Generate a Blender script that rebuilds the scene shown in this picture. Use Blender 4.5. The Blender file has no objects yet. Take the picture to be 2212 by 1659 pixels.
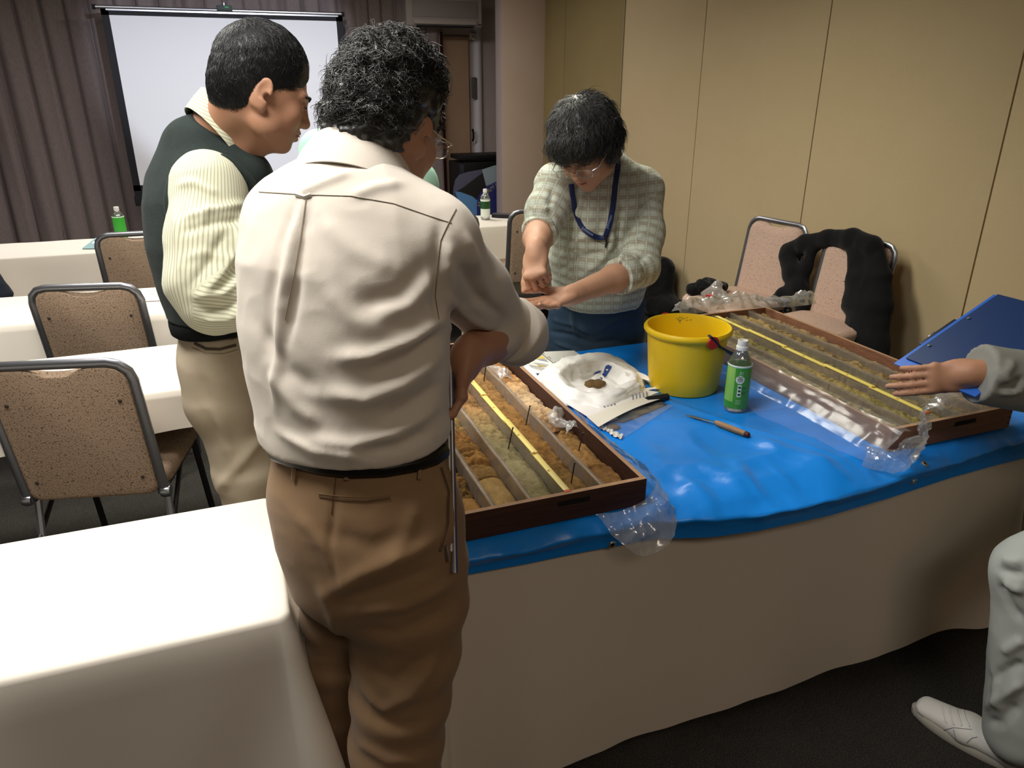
import bpy, bmesh, math, random
import numpy as np
from mathutils import Vector, Matrix
from mathutils.bvhtree import BVHTree

SC = bpy.context.scene
COL = SC.collection
random.seed(7)
RNG = np.random.default_rng(7)
PI = math.pi
R = math.radians

# ------------------------------------------------------------------ camera
CAM_H = 1.58
PITCH, YAW, FPX = R(22.0), R(20.6), 1600.0
IW, IH = 2212, 1659
cd = bpy.data.cameras.new('camera')
cam = bpy.data.objects.new('camera', cd)
COL.objects.link(cam)
cam.location = (0, 0, CAM_H)
cam.rotation_euler = (PI / 2 - PITCH, 0, -YAW)
cd.sensor_fit = 'HORIZONTAL'
cd.sensor_width = 36
cd.lens = FPX / IW * 36
cd.clip_start = 0.05
cd.clip_end = 60
SC.camera = cam

# ------------------------------------------------------------------ light
SC.view_settings.view_transform = 'Standard'
SC.view_settings.look = 'None'
SC.view_settings.gamma = 1
SC.view_settings.use_curve_mapping = False
SC.view_settings.exposure = 0.0

wd = bpy.data.worlds.new('world')
SC.world = wd
wd.use_nodes = True
wd.node_tree.nodes['Background'].inputs[0].default_value = (0.9, 0.85, 0.8, 1)
wd.node_tree.nodes['Background'].inputs[1].default_value = 0.05

CEIL = 2.75
def area_lamp(name, loc, sx, sy, power, col, rot=(0, 0, 0), spread=None):
    l = bpy.data.lights.new(name, 'AREA')
    l.shape = 'RECTANGLE'; l.size = sx; l.size_y = sy
    l.energy = power; l.color = col
    if spread: l.spread = spread
    o = bpy.data.objects.new(name, l)
    COL.objects.link(o); o.location = loc; o.rotation_euler = rot
    return o
# recessed fluorescent panels of the hall (below the ceiling plane), the last an added fill; warm spot lamps near the camera
LAMPS = [(-0.9, 2.7, 1.2, 0.5, 42, (1.0, 0.97, 0.91)),
         (0.95, 3.15, 1.2, 0.5, 44, (1.0, 0.97, 0.84)),
         (-0.9, 5.6, 1.2, 0.5, 38, (1.0, 0.95, 0.92)),
         (0.9, 5.9, 1.2, 0.5, 40, (1.0, 0.94, 0.90)),
         (-0.45, 1.25, 1.2, 0.5, 38, (1.0, 0.97, 0.92)),
         (0.3, -1.1, 1.2, 0.5, 15, (1.0, 0.90, 0.76))]  # unseen fill panel, added to lift the shaded near fronts
for i, (x, y, sx, sy, p, c) in enumerate(LAMPS):
    area_lamp('ceiling_panel_lamp', (x, y, CEIL - 0.06), sx, sy, p, c, spread=R(172) if 4 < y < 7 else R(150))
area_lamp('warm_ceiling_lamp', (0.9, -1.6, CEIL - 0.06), 0.5, 0.5, 5.5, (1.0, 0.58, 0.33))
# projector beam on the screen
sp = bpy.data.lights.new('projector_lamp', 'SPOT')
sp.energy = 330; sp.color = (0.80, 0.86, 1.0); sp.spot_size = R(31); sp.spot_blend = 0.35; sp.shadow_soft_size = 0.03
so = bpy.data.objects.new('projector_lamp', sp); COL.objects.link(so)
so.location = (0.35, 3.4, 2.66)
so.rotation_euler = (Vector((0.22, 7.75, 1.85)) - so.location).to_track_quat('-Z', 'Y').to_euler()

# ------------------------------------------------------------------ measuring helpers
def _basis():
    fw = Vector((math.sin(YAW) * math.cos(PITCH), math.cos(YAW) * math.cos(PITCH), -math.sin(PITCH)))
    r = Vector((math.cos(YAW), -math.sin(YAW), 0))
    return r, r.cross(fw), fw
_R, _U, _F = _basis()
CAM = Vector((0, 0, CAM_H))
def ray(x, y):
    return _F + _R * ((x - IW / 2) / FPX) - _U * ((y - IH / 2) / FPX)
def onz(x, y, z):
    d = ray(x, y); return CAM + d * ((z - CAM_H) / d.z)
def ony(x, y, Y):
    d = ray(x, y); return CAM + d * (Y / d.y)
def onx(x, y, X):
    d = ray(x, y); return CAM + d * (X / d.x)
def at(x, y, depth):
    """world point measured at pixel x,y and a depth along the optical axis"""
    return CAM + ray(x, y) * depth
def hit(bvh, x, y):
    d = ray(x, y).normalized()
    return bvh.ray_cast(CAM, d)

# ------------------------------------------------------------------ numpy noise
def _hash(ix, iy, iz, seed):
    n = (ix.astype(np.int64) * 374761393 + iy.astype(np.int64) * 668265263 + iz.astype(np.int64) * 2147483647 + seed * 1274126177) & 0xffffffff
    n = ((n ^ (n >> 13)) * 1274126177) & 0xffffffff
    n = (n ^ (n >> 16)) & 0xffffffff
    return n.astype(np.float64) / 4294967295.0
def vnoise(p, scale=1.0, seed=0):
    """smooth value noise in -1..1, p (N,3)"""
    q = np.asarray(p, float) * scale + 1000.0
    i = np.floor(q).astype(np.int64); f = q - i
    u = f * f * f * (f * (f * 6 - 15) + 10)
    out = 0
    for dx in (0, 1):
        wx = u[:, 0] if dx else 1 - u[:, 0]
        for dy in (0, 1):
            wy = u[:, 1] if dy else 1 - u[:, 1]
            for dz in (0, 1):
                wz = u[:, 2] if dz else 1 - u[:, 2]
                out = out + wx * wy * wz * _hash(i[:, 0] + dx, i[:, 1] + dy, i[:, 2] + dz, seed)
    return out * 2 - 1
def fbm(p, scale, octaves=3, seed=0, gain=0.5):
    a, s, t = 1.0, scale, 0
    for k in range(octaves):
        t = t + a * vnoise(p, s, seed + k * 17); a *= gain; s *= 2.03
    return t
def ridged(p, scale, octaves=3, seed=0):
    a, s, t = 1.0, scale, 0
    for k in range(octaves):
        t = t + a * (1 - 2 * np.abs(vnoise(p, s, seed + k * 17))); a *= 0.5; s *= 2.03
    return t

# ------------------------------------------------------------------ materials
def lin(c):
    if isinstance(c, str):
        c = tuple(int(c[i:i + 2], 16) / 255 for i in (1, 3, 5))
    return tuple((x / 12.92 if x <= 0.04045 else ((x + 0.055) / 1.055) ** 2.4) for x in c[:3])
def M(name, col, rough=0.7, metal=0.0, spec=0.35, var=None, bump=None, speck=None, sheen=0.0, coat=0.0, attr=None):
    """principled material; var=(scale, colour, amount[,stretch xyz]) noise mix, bump=(scale,strength[,stretch]), speck=(scale,threshold,colour)"""
    m = bpy.data.materials.new(name); m.use_nodes = True
    nt = m.node_tree; n = nt.nodes; L = nt.links
    b = n['Principled BSDF']
    b.inputs['Roughness'].default_value = rough
    b.inputs['Metallic'].default_value = metal
    b.inputs['Specular IOR Level'].default_value = spec
    b.inputs['Sheen Weight'].default_value = sheen
    b.inputs['Coat Weight'].default_value = coat
    c = lin(col) + (1,)
    tc = n.new('ShaderNodeTexCoord')
    def mapped(st):
        if not st: return tc.outputs['Object']
        mp = n.new('ShaderNodeMapping'); mp.inputs['Scale'].default_value = st
        L.new(tc.outputs['Object'], mp.inputs['Vector']); return mp.outputs['Vector']
    cur = None
    if attr:
        a = n.new('ShaderNodeAttribute'); a.attribute_name = attr; cur = a.outputs['Color']
    def mixin(cur, fac, col2):
        mx = n.new('ShaderNodeMix'); mx.data_type = 'RGBA'
        L.new(fac, mx.inputs['Factor'])
        if cur is None: mx.inputs['A'].default_value = c
        else: L.new(cur, mx.inputs['A'])
        mx.inputs['B'].default_value = lin(col2) + (1,)
        return mx.outputs['Result']
    def ramp(src, a, b2):
        r = n.new('ShaderNodeMapRange'); r.inputs['From Min'].default_value = a; r.inputs['From Max'].default_value = b2
        L.new(src, r.inputs['Value']); return r
    if var:
        t = n.new('ShaderNodeTexNoise'); t.inputs['Scale'].default_value = var[0]; t.inputs['Detail'].default_value = 5
        L.new(mapped(var[3] if len(var) > 3 else None), t.inputs['Vector'])
        r = ramp(t.outputs['Fac'], 0.35, 0.7); r.inputs['To Max'].default_value = var[2]
        cur = mixin(cur, r.outputs['Result'], var[1])
    if speck:
        t = n.new('ShaderNodeTexNoise'); t.inputs['Scale'].default_value = speck[0]; t.inputs['Detail'].default_value = 1
        L.new(tc.outputs['Object'], t.inputs['Vector'])
        r = ramp(t.outputs['Fac'], speck[1], speck[1] + 0.04)
        cur = mixin(cur, r.outputs['Result'], speck[2])
    if cur is None: b.inputs['Base Color'].default_value = c
    else: L.new(cur, b.inputs['Base Color'])
    if bump:
        t = n.new('ShaderNodeTexNoise'); t.inputs['Scale'].default_value = bump[0]; t.inputs['Detail'].default_value = 4
        L.new(mapped(bump[2] if len(bump) > 2 else None), t.inputs['Vector'])
        bp = n.new('ShaderNodeBump'); bp.inputs['Strength'].default_value = bump[1]; bp.inputs['Distance'].default_value = 0.01
        L.new(t.outputs['Fac'], bp.inputs['Height']); L.new(bp.outputs['Normal'], b.inputs['Normal'])
    return m
def plastic_film(name, tint=(1, 1, 1), milky=0.1, gloss=0.12, rough=0.15):
    """clear film: mostly transparent, with a milky and a glossy share"""
    m = bpy.data.materials.new(name); m.use_nodes = True
    nt = m.node_tree; n = nt.nodes; L = nt.links
    out = n['Material Output']; n.remove(n['Principled BSDF'])
    tr = n.new('ShaderNodeBsdfTransparent'); tr.inputs[0].default_value = tint + (1,)
    df = n.new('ShaderNodeBsdfDiffuse'); df.inputs[0].default_value = (0.85, 0.85, 0.82, 1)
    tl = n.new('ShaderNodeBsdfTranslucent'); tl.inputs[0].default_value = (0.85, 0.85, 0.82, 1)
    gl = n.new('ShaderNodeBsdfGlossy'); gl.inputs[0].default_value = (1, 1, 1, 1); gl.inputs['Roughness'].default_value = rough
    a = n.new('ShaderNodeMixShader'); a.inputs[0].default_value = 0.5
    L.new(df.outputs[0], a.inputs[1]); L.new(tl.outputs[0], a.inputs[2])
    b = n.new('ShaderNodeMixShader'); b.inputs[0].default_value = milky
    L.new(tr.outputs[0], b.inputs[1]); L.new(a.outputs[0], b.inputs[2])
    lw = n.new('ShaderNodeLayerWeight'); lw.inputs[0].default_value = 0.35
    mr = n.new('ShaderNodeMapRange'); mr.inputs['To Min'].default_value = gloss * 0.5; mr.inputs['To Max'].default_value = min(1, gloss * 4)
    L.new(lw.outputs['Fresnel'], mr.inputs['Value'])
    c = n.new('ShaderNodeMixShader'); L.new(mr.outputs[0], c.inputs[0])
    L.new(b.outputs[0], c.inputs[1]); L.new(gl.outputs[0], c.inputs[2])
    L.new(c.outputs[0], out.inputs[0])
    return m

# ------------------------------------------------------------------ mesh helpers
class MB:
    """collects shapes into one bmesh"""
    def __init__(s): s.bm = bmesh.new()
    def box(s, c, size, rot=None, bev=0.0, seg=2):
        b2 = bmesh.new(); bmesh.ops.create_cube(b2, size=1)
        bmesh.ops.scale(b2, vec=size, verts=b2.verts)
        if bev: bmesh.ops.bevel(b2, geom=b2.edges[:] , offset=bev, segments=seg, affect='EDGES', profile=0.7)
        if rot is not None: bmesh.ops.transform(b2, matrix=rot if isinstance(rot, Matrix) else Matrix.Rotation(rot, 4, 'Z'), verts=b2.verts)
        bmesh.ops.translate(b2, vec=c, verts=b2.verts)
        s._merge(b2); return s
    def _merge(s, b2):
        me = bpy.data.meshes.new('tmp'); b2.to_mesh(me); b2.free(); s.bm.from_mesh(me); bpy.data.meshes.remove(me)
    def raw(s, verts, faces):
        vs = [s.bm.verts.new(v) for v in verts]
        for f in faces:
            try: s.bm.faces.new([vs[i] for i in f])
            except ValueError: pass
        return s
    def rings(s, rings, closed=True, caps=True):
        n = len(rings[0]); vs = [v for r in rings for v in r]; fs = []
        for k in range(len(rings) - 1):
            for i in range(n if closed else n - 1):
                j = (i + 1) % n
                fs.append((k * n + i, k * n + j, (k + 1) * n + j, (k + 1) * n + i))
        if caps and closed:
            fs.append(tuple(range(n - 1, -1, -1))); fs.append(tuple((len(rings) - 1) * n + i for i in range(n)))
        return s.raw(vs, fs)
    def tube(s, pts, r, seg=8, caps=True, flat=None, cyc=False):
        """tube along pts, r a number or a list; flat=(axis vector, ratio) squashes the section along the axis"""
        pts = [Vector(p) for p in pts]; n = len(pts); rs = r if isinstance(r, (list, tuple)) else [r] * n
        rings = []; prev = None
        for i, p in enumerate(pts):
            if cyc: t = pts[(i + 1) % n] - pts[i - 1]
            else: t = pts[min(i + 1, n - 1)] - pts[max(i - 1, 0)]
            t.normalize()
            if flat:
                x = Vector(flat[0]); x = (x - t * x.dot(t)).normalized()
            elif prev is None:
                x = t.orthogonal().normalized()
            else:
                x = (prev - t * prev.dot(t)).normalized()
            prev = x; y = t.cross(x)
            k = flat[1] if flat else 1
            rings.append([p + (x * math.cos(a) * k + y * math.sin(a)) * rs[i] for a in [2 * PI * j / seg for j in range(seg)]])
        if cyc: rings.append(rings[0][:])
        return s.rings(rings, caps=caps and not cyc)
    def lathe(s, prof, c=(0, 0, 0), seg=32, caps=True):
        rings = [[Vector((c[0] + r * math.cos(a), c[1] + r * math.sin(a), c[2] + z)) for a in [2 * PI * j / seg for j in range(seg)]] for r, z in prof]
        return s.rings(rings, caps=caps)
    def grid(s, P, closed_u=False):
        """P (nu,nv,3) array"""
        P = np.asarray(P); nu, nv = P.shape[:2]; fs = []
        for i in range(nu if closed_u else nu - 1):
            for j in range(nv - 1):
                i2 = (i + 1) % nu
                fs.append((i * nv + j, i2 * nv + j, i2 * nv + j + 1, i * nv + j + 1))
        return s.raw([Vector(v) for v in P.reshape(-1, 3)], fs)
    def xf(s, m): bmesh.ops.transform(s.bm, matrix=m, verts=s.bm.verts); return s

WM = {}
def inv_of(parent):
    return WM.get(parent.name, Matrix.Identity(4)).inverted() if parent else Matrix.Identity(4)
def link(name, me, mat, parent=None, smooth=True, auto=35, world=True, kind=None, label=None):
    for p in me.polygons: p.use_smooth = smooth
    if smooth and auto:
        try: me.set_sharp_from_angle(angle=R(auto))
        except Exception: pass
    if mat is not None:
        for mm in (mat if isinstance(mat, (list, tuple)) else [mat]): me.materials.append(mm)
    o = bpy.data.objects.new(name, me); COL.objects.link(o)
    if parent:
        o.parent = parent
        if world: me.transform(inv_of(parent))
        WM[o.name] = WM.get(parent.name, Matrix.Identity(4)).copy()
    if kind: o['kind'] = kind
    if label: o['label'] = label
    return o
def obj(name, mb, mat, parent=None, smooth=True, auto=35, world=True, kind=None, label=None, merge=True):
    if merge: bmesh.ops.remove_doubles(mb.bm, verts=mb.bm.verts, dist=1e-6)
    bmesh.ops.recalc_face_normals(mb.bm, faces=mb.bm.faces)
    me = bpy.data.meshes.new(name); mb.bm.to_mesh(me); mb.bm.free()
    return link(name, me, mat, parent, smooth, auto, world, kind, label)
def arr_obj(name, V, F, mat, parent=None, smooth=True, auto=0, col=None, uvw=None, kind=None, label=None):
    me = bpy.data.meshes.new(name)
    V = np.asarray(V, np.float32); F = np.asarray(F, np.int32)
    me.vertices.add(len(V)); me.vertices.foreach_set('co', V.ravel())
    k = F.shape[1]
    me.loops.add(F.size); me.loops.foreach_set('vertex_index', F.ravel())
    me.polygons.add(len(F)); me.polygons.foreach_set('loop_start', np.arange(0, F.size, k, dtype=np.int32))
    me.update(calc_edges=True); me.validate()
    if col is not None:
        a = me.attributes.new('tone', 'FLOAT_COLOR', 'POINT')
        a.data.foreach_set('color', np.concatenate([col, np.ones((len(V), 1))], 1).astype(np.float32).ravel())
    if uvw is not None:
        a = me.attributes.new('weave', 'FLOAT_VECTOR', 'POINT')
        a.data.foreach_set('vector', np.asarray(uvw, np.float32).ravel())
    return link(name, me, mat, parent, smooth, auto, True, kind, label)
def gridfaces(nu, nv, closed_u=False):
    i = np.arange(nu if closed_u else nu - 1)[:, None]; j = np.arange(nv - 1)[None, :]
    i2 = (i + 1) % nu
    return np.stack([i * nv + j, i2 * nv + j, i2 * nv + j + 1, i * nv + j + 1], -1).reshape(-1, 4)
def thing(name, label, cat, loc=(0, 0, 0), rz=0.0, group=None):
    o = bpy.data.objects.new(name, None); COL.objects.link(o)
    o.empty_display_size = 0.05
    o.location = loc; o.rotation_euler = (0, 0, rz)
    WM[o.name] = Matrix.Translation(loc) @ Matrix.Rotation(rz, 4, 'Z')
    return tag(o, label, cat, group)
def tag(o, label, cat, group=None):
    o['label'] = label; o['category'] = cat
    if group: o['group'] = group
    return o
def structure(o):
    o['kind'] = 'structure'; return o
def dup(root, loc, rz, label=None, group=None):
    """a copy of a thing with copies of its parts and sub-parts"""
    r = root.copy(); COL.objects.link(r); r.location = loc; r.rotation_euler = (0, 0, rz)
    if label: r['label'] = label
    if group: r['group'] = group
    WM[r.name] = Matrix.Translation(loc) @ Matrix.Rotation(rz, 4, 'Z')
    for ch in list(root.children):
        c = ch.copy(); COL.objects.link(c); c.parent = r
        for g in list(ch.children):
            d = g.copy(); COL.objects.link(d); d.parent = c
    return r
def smoothpath(pts, n=8, cyc=False):
    """catmull-rom through pts"""
    P = [Vector(p) for p in pts]; out = []; m = len(P)
    for i in range(m if cyc else m - 1):
        p0 = P[i - 1] if (i > 0 or cyc) else P[0]; p1 = P[i]; p2 = P[(i + 1) % m]
        p3 = P[(i + 2) % m] if (cyc or i + 2 < m) else P[-1]
        for k in range(n):
            t = k / n
            out.append(0.5 * ((2 * p1) + (p2 - p0) * t + (2 * p0 - 5 * p1 + 4 * p2 - p3) * t * t + (3 * p1 - p0 - 3 * p2 + p3) * t ** 3))
    if not cyc: out.append(P[-1])
    return out
def text_part(name, body, size, mat, matrix, parent, depth=0.0003, label=None, shear=0.0, spacing=1.0, world=True):
    cu = bpy.data.curves.new(name, 'FONT'); cu.body = body; cu.size = size; cu.extrude = depth; cu.align_x = 'CENTER'; cu.align_y = 'CENTER'
    cu.shear = shear; cu.space_character = spacing; cu.resolution_u = 3
    t = bpy.data.objects.new('tmp_text', cu); COL.objects.link(t)
    dg = bpy.context.evaluated_depsgraph_get(); dg.update()
    me = bpy.data.meshes.new_from_object(t.evaluated_get(dg))
    bpy.data.objects.remove(t); bpy.data.curves.remove(cu)
    me.materials.clear()
    me.transform(matrix)
    return link(name, me, mat, parent, smooth=False, label=label, world=world)
# ================================================================== the room
m_wall = M('beige_wall_vinyl', '#c4b08a', 0.85, var=(3, '#bfa97f', 0.35), bump=(260, 0.12))
m_olive = M('darker_olive_panel', '#97855a', 0.85, var=(3, '#8d7b50', 0.35), bump=(260, 0.12))
m_pillar = M('pinkish_wall_vinyl', '#cdb8a6', 0.85, var=(4, '#c4ad9b', 0.3), bump=(220, 0.1))
m_lav = M('pale_wall_paint', '#b9aaa6', 0.7, var=(3, '#ad9e9c', 0.3))
m_joint = M('dark_joint', '#3b3226', 0.8)
m_trim = M('pale_metal_trim', '#a99f80', 0.45, metal=0.5)
m_ceil = M('ceiling_board', '#d8d4cb', 0.9)
m_carpet = M('dark_loop_carpet', '#3b3936', 0.97, var=(9, '#302e2b', 0.6), speck=(420, 0.58, '#67635c'), bump=(420, 0.9), spec=0.1)
m_curtain = M('taupe_velvet', '#8f8280', 0.95, var=(60, '#776b69', 0.6, (3, 3, 0.5)), sheen=0.12, bump=(300, 0.15), spec=0.1)
m_wood_beige = M('beige_door_paint', '#ad9075', 0.6, var=(3, '#a08467', 0.4))
m_dkred = M('dark_red_seal', '#5a2426', 0.6)
m_pinkred = M('pink_lining', '#c79297', 0.7)

m_dim = M('dim_unseen_wall', '#6b5a4c', 0.9)  # unseen walls set darker than the partition to cut bounced light
X_R = 3.05          # folding partition on the right
Y_F = 8.45          # wall behind the curtain
X_L, Y_B = -4.6, -3.2

b = MB(); b.box(((X_L + X_R) / 2, (Y_B + Y_F) / 2, -0.05), (X_R - X_L + 0.6, Y_F - Y_B + 0.6, 0.1))
floor = structure(obj('floor', b, m_carpet, smooth=False))
b = MB(); b.box(((X_L + X_R) / 2, (Y_B + Y_F) / 2, CEIL + 0.05), (X_R - X_L + 0.6, Y_F - Y_B + 0.6, 0.1))
ceiling = structure(obj('ceiling', b, m_ceil, smooth=False))
b = MB(); b.box((X_L - 0.05, (Y_B + Y_F) / 2, CEIL / 2), (0.1, Y_F - Y_B, CEIL)); structure(obj('wall_left', b, m_dim, smooth=False))
b = MB(); b.box(((X_L + X_R) / 2, Y_B - 0.05, CEIL / 2), (X_R - X_L, 0.1, CEIL)); structure(obj('wall_back', b, m_dim, smooth=False))
b = MB(); b.box(((X_L + X_R) / 2, Y_F + 0.05, CEIL / 2), (X_R - X_L, 0.1, CEIL)); wall_front = structure(obj('wall_front', b, m_lav, smooth=False))
b = MB(); b.box((X_R + 0.11, (Y_B + Y_F) / 2, CEIL / 2), (0.1, Y_F - Y_B, CEIL)); wall_right = structure(obj('wall_right', b, m_joint, smooth=False))
# folding partition: panels about 1.1 m wide with thin dark joints
seams = [8.4, 6.75, 5.644, 4.549, 3.423, 2.309, 1.2, 0.1, -1.0, -2.1, -3.2]
for k in range(len(seams) - 1):
    y1, y0 = seams[k], seams[k + 1]
    b = MB(); b.box((X_R + 0.03, (y0 + y1) / 2, CEIL / 2), (0.06, y1 - y0 - 0.008, CEIL - 0.02), bev=0.002)
    obj('panel', b, m_olive if y0 > 5.6 else m_wall, wall_right, auto=30)  # far panels set darker and more olive than the rest
b = MB(); b.box((X_R - 0.004, 5.644, CEIL / 2), (0.012, 0.022, CEIL - 0.02), bev=0.002); obj('joint_strip', b, m_trim, wall_right)
b = MB(); b.box((X_R - 0.011, (Y_B + 7.2) / 2, 0.05), (0.02, 7.2 - Y_B, 0.1), bev=0.003)
structure(obj('baseboard_right', b, M('dark_vinyl_base', '#2a2520', 0.6)))
# square pillar standing before the right wall
b = MB(); b.box(((2.615 + X_R) / 2, 7.31, CEIL / 2), (X_R - 2.615 + 0.01, 0.18, CEIL), bev=0.004)
pil = structure(obj('wall_pillar', b, [m_pillar, m_lav], auto=30))
for p in pil.data.polygons:
    if p.normal.x < -0.7: p.material_index = 1
# pale rounded strip added for a light reflection on the wall beside the door
b = MB(); b.tube([(2.765, 8.44, 0.02), (2.765, 8.44, CEIL - 0.02)], 0.05, 16)
structure(obj('reflection_strip_1', b, M('pale_reflection_strip', '#d6d2da', 0.35), wall_front))
# narrow door in the front wall beside the pillar
d = MB(); d.box((2.50, Y_F - 0.03, 1.03), (0.30, 0.05, 2.06), bev=0.003)
door = structure(obj('door_1', d, m_wood_beige))
b = MB(); b.box((2.345, Y_F - 0.03, 1.05), (0.03, 0.09, 2.1), bev=0.003); obj('door_jamb', b, m_dkred, door)
b = MB(); b.box((2.318, Y_F - 0.035, 1.05), (0.022, 0.07, 2.1), bev=0.003); obj('door_seal', b, m_pinkred, door)
hb = MB(); c = ony(1021, 292, Y_F - 0.08)
hb.tube([c + Vector((0, 0, 0.06)), c + Vector((0, -0.03, 0.03)), c + Vector((0, -0.03, -0.03)), c + Vector((0, 0, -0.06))], 0.012, 8)
obj('door_handle', hb, M('dark_bronze', '#2e2622', 0.4, metal=0.8), door)
hb = MB(); c = ony(1024, 190, Y_F - 0.07); hb.box(c, (0.05, 0.03, 0.22), bev=0.008); obj('switch_plate', hb, M('steel_plate', '#8d8a88', 0.3, metal=0.7), door)
hb = MB(); c = ony(1020, 78, Y_F - 0.09); hb.box(c, (0.07, 0.05, 0.06), bev=0.01); hb.tube([c + Vector((0, 0, 0)), c + Vector((0.0, -0.05, -0.03))], 0.014, 8)
obj('door_closer', hb, M('pale_plastic', '#b8b0a8', 0.5), door)

# ------------------------------------------------------------------ stage curtain, in panels
def curtain(name, x0, x1, ybase, z0, z1, pitch, seed, amp=0.055):
    n = int((x1 - x0) / 0.016); m = 14
    xs = np.linspace(x0, x1, n); zs = np.linspace(z0, z1, m)
    rr = np.random.default_rng(seed)
    ph = np.cumsum(rr.uniform(0.7, 1.35, n)) * (2 * PI * (xs[1] - xs[0]) / pitch)
    P = np.zeros((n, m, 3))
    for j, z in enumerate(zs):
        k = 1 - 0.25 * (z - z0) / (z1 - z0)
        f = np.sin(ph + 0.35 * np.sin(z * 1.3 + xs * 2)) 
        f2 = np.sign(f) * np.abs(f) ** 0.7
        a = amp * k * (0.75 + 0.35 * np.sin(xs * 3.1 + seed))
        P[:, j, 0] = xs + 0.03 * np.cos(ph) * k
        P[:, j, 1] = ybase + a * f2 + 0.012 * np.sin(ph * 2.3 + z)
        P[:, j, 2] = z
    return arr_obj(name, P.reshape(-1, 3), gridfaces(n, m), m_curtain)
edges = [(-4.5, -2.9, 8.22, 0.21, 1), (-2.92, -1.35, 8.18, 0.20, 2), (-1.37, 0.2, 8.2, 0.20, 3), (0.18, 1.4, 8.2, 0.19, 4)]
cl = ['taupe stage curtain panel outermost on the left, mostly beyond the frame', 'taupe stage curtain panel left of the projection screen',
      'taupe stage curtain panel behind the left half of the screen', 'taupe stage curtain panel behind the right half of the screen']
for (x0, x1, yb, pt, sd), lb in zip(edges, cl):
    tag(curtain('curtain', x0, x1, yb, 0.03, CEIL - 0.02, pt, sd), lb, 'curtain', 'stage curtain panels')
tag(curtain('curtain', 1.38, 2.31, 8.2, 0.03, CEIL - 0.02, 0.15, 5, 0.045), 'taupe stage curtain panel hanging below the air conditioner, beside the narrow door', 'curtain', 'stage curtain panels')

# ------------------------------------------------------------------ projection screen on a tripod
YS = 7.8
scr = thing('projection_screen', 'white tripod projection screen with black border before the taupe curtain', 'screen', (0.2, YS, 0))
m_scr = M('screen_white', '#eef0f6', 0.8)
m_blk = M('black_border', '#1c1c22', 0.7)
m_chrome = M('brushed_metal', '#b9bcc2', 0.28, metal=1.0)
xl, xr, zb, zt = -0.742, 1.172, 0.718, 2.132
b = MB(); b.box(((xl + xr) / 2, YS, (zb + zt) / 2), (xr - xl, 0.004, zt - zb)); obj('screen_fabric', b, m_scr, scr, smooth=False)
b = MB()
b.box((xl - 0.03, YS + 0.002, (zb + zt) / 2), (0.06, 0.006, zt - zb + 0.1)); b.box((xr + 0.03, YS + 0.002, (zb + zt) / 2), (0.06, 0.006, zt - zb + 0.1))
b.box(((xl + xr) / 2, YS + 0.002, zt + 0.033), (xr - xl + 0.12, 0.006, 0.066)); b.box(((xl + xr) / 2, YS + 0.002, zb - 0.05), (xr - xl + 0.12, 0.006, 0.1))
obj('black_border', b, m_blk, scr, smooth=False)
b = MB(); b.tube([(-0.84, YS, 2.192), (1.225, YS, 2.192)], 0.016, 10); b.box(((xl + xr) / 2, YS, 2.178), (1.95, 0.02, 0.02)); obj('top_bar', b, m_chrome, scr)
for xa, xb in ((-0.86, -0.835), (1.222, 1.25)):
    b = MB(); b.tube([(xa, YS, 2.192), (xb, YS, 2.192)], 0.02, 10); obj('bar_end', b, m_blk, scr)
b = MB(); b.box((0.195, YS - 0.005, 2.21), (0.13, 0.05, 0.045), bev=0.008); obj('hanger_hook', b, M('dark_green_plastic', '#1d2b2a', 0.5), scr)
b = MB(); b.box((0.215, YS - 0.032, 2.218), (0.035, 0.006, 0.016), bev=0.002); obj('hook_button', b, M('green_plastic', '#2f8a55', 0.5), scr)
b = MB(); b.box(((xl + xr) / 2, YS + 0.01, zb - 0.14), (2.05, 0.08, 0.09), bev=0.012); obj('roller_case', b, m_blk, scr)
b = MB(); b.tube([(0.195, YS + 0.06, 0.3), (0.195, YS + 0.06, 2.26)], 0.016, 10); obj('mast', b, m_chrome, scr)
for a in (0.5, 2.6, 4.7):
    b = MB(); b.tube([(0.195, YS + 0.06, 0.55), (0.195 + 0.5 * math.cos(a), YS + 0.06 + 0.3 * math.sin(a), 0.012)], 0.012, 8); obj('leg', b, m_blk, scr)

# ------------------------------------------------------------------ wall air conditioner
ac = thing('air_conditioner', 'grey-white wall air conditioner above the curtain beside the pillar', 'air conditioner', (2.3, 8.2, 2.13))
m_ac = M('aged_white_plastic', '#b3aba6', 0.5)
b = MB(); b.box((2.3, 8.19, 2.26), (0.80, 0.30, 0.27), bev=0.03, seg=3); obj('housing', b, m_ac, ac)
b = MB(); b.box((2.3, 8.035, 2.285), (0.68, 0.014, 0.15), bev=0.006); obj('front_grille', b, M('ac_grille', '#9d9591', 0.55), ac)
b = MB()
b.box((2.3, 8.03, 2.165), (0.66, 0.02, 0.045), rot=Matrix.Rotation(R(-25), 4, 'X'), bev=0.004); obj('louvre', b, M('ac_louvre', '#c0b7b0', 0.5), ac)
b = MB(); b.box((2.3, 8.06, 2.128), (0.6, 0.09, 0.012)); obj('air_outlet', b, m_blk, ac)
b = MB(); b.box((2.665, 8.034, 2.152), (0.03, 0.008, 0.008)); obj('signal_lamp', b, m_blk, ac)
b = MB(); b.box((2.3, 8.39, 2.26), (0.7, 0.12, 0.2)); obj('wall_bracket', b, m_blk, ac)

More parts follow.
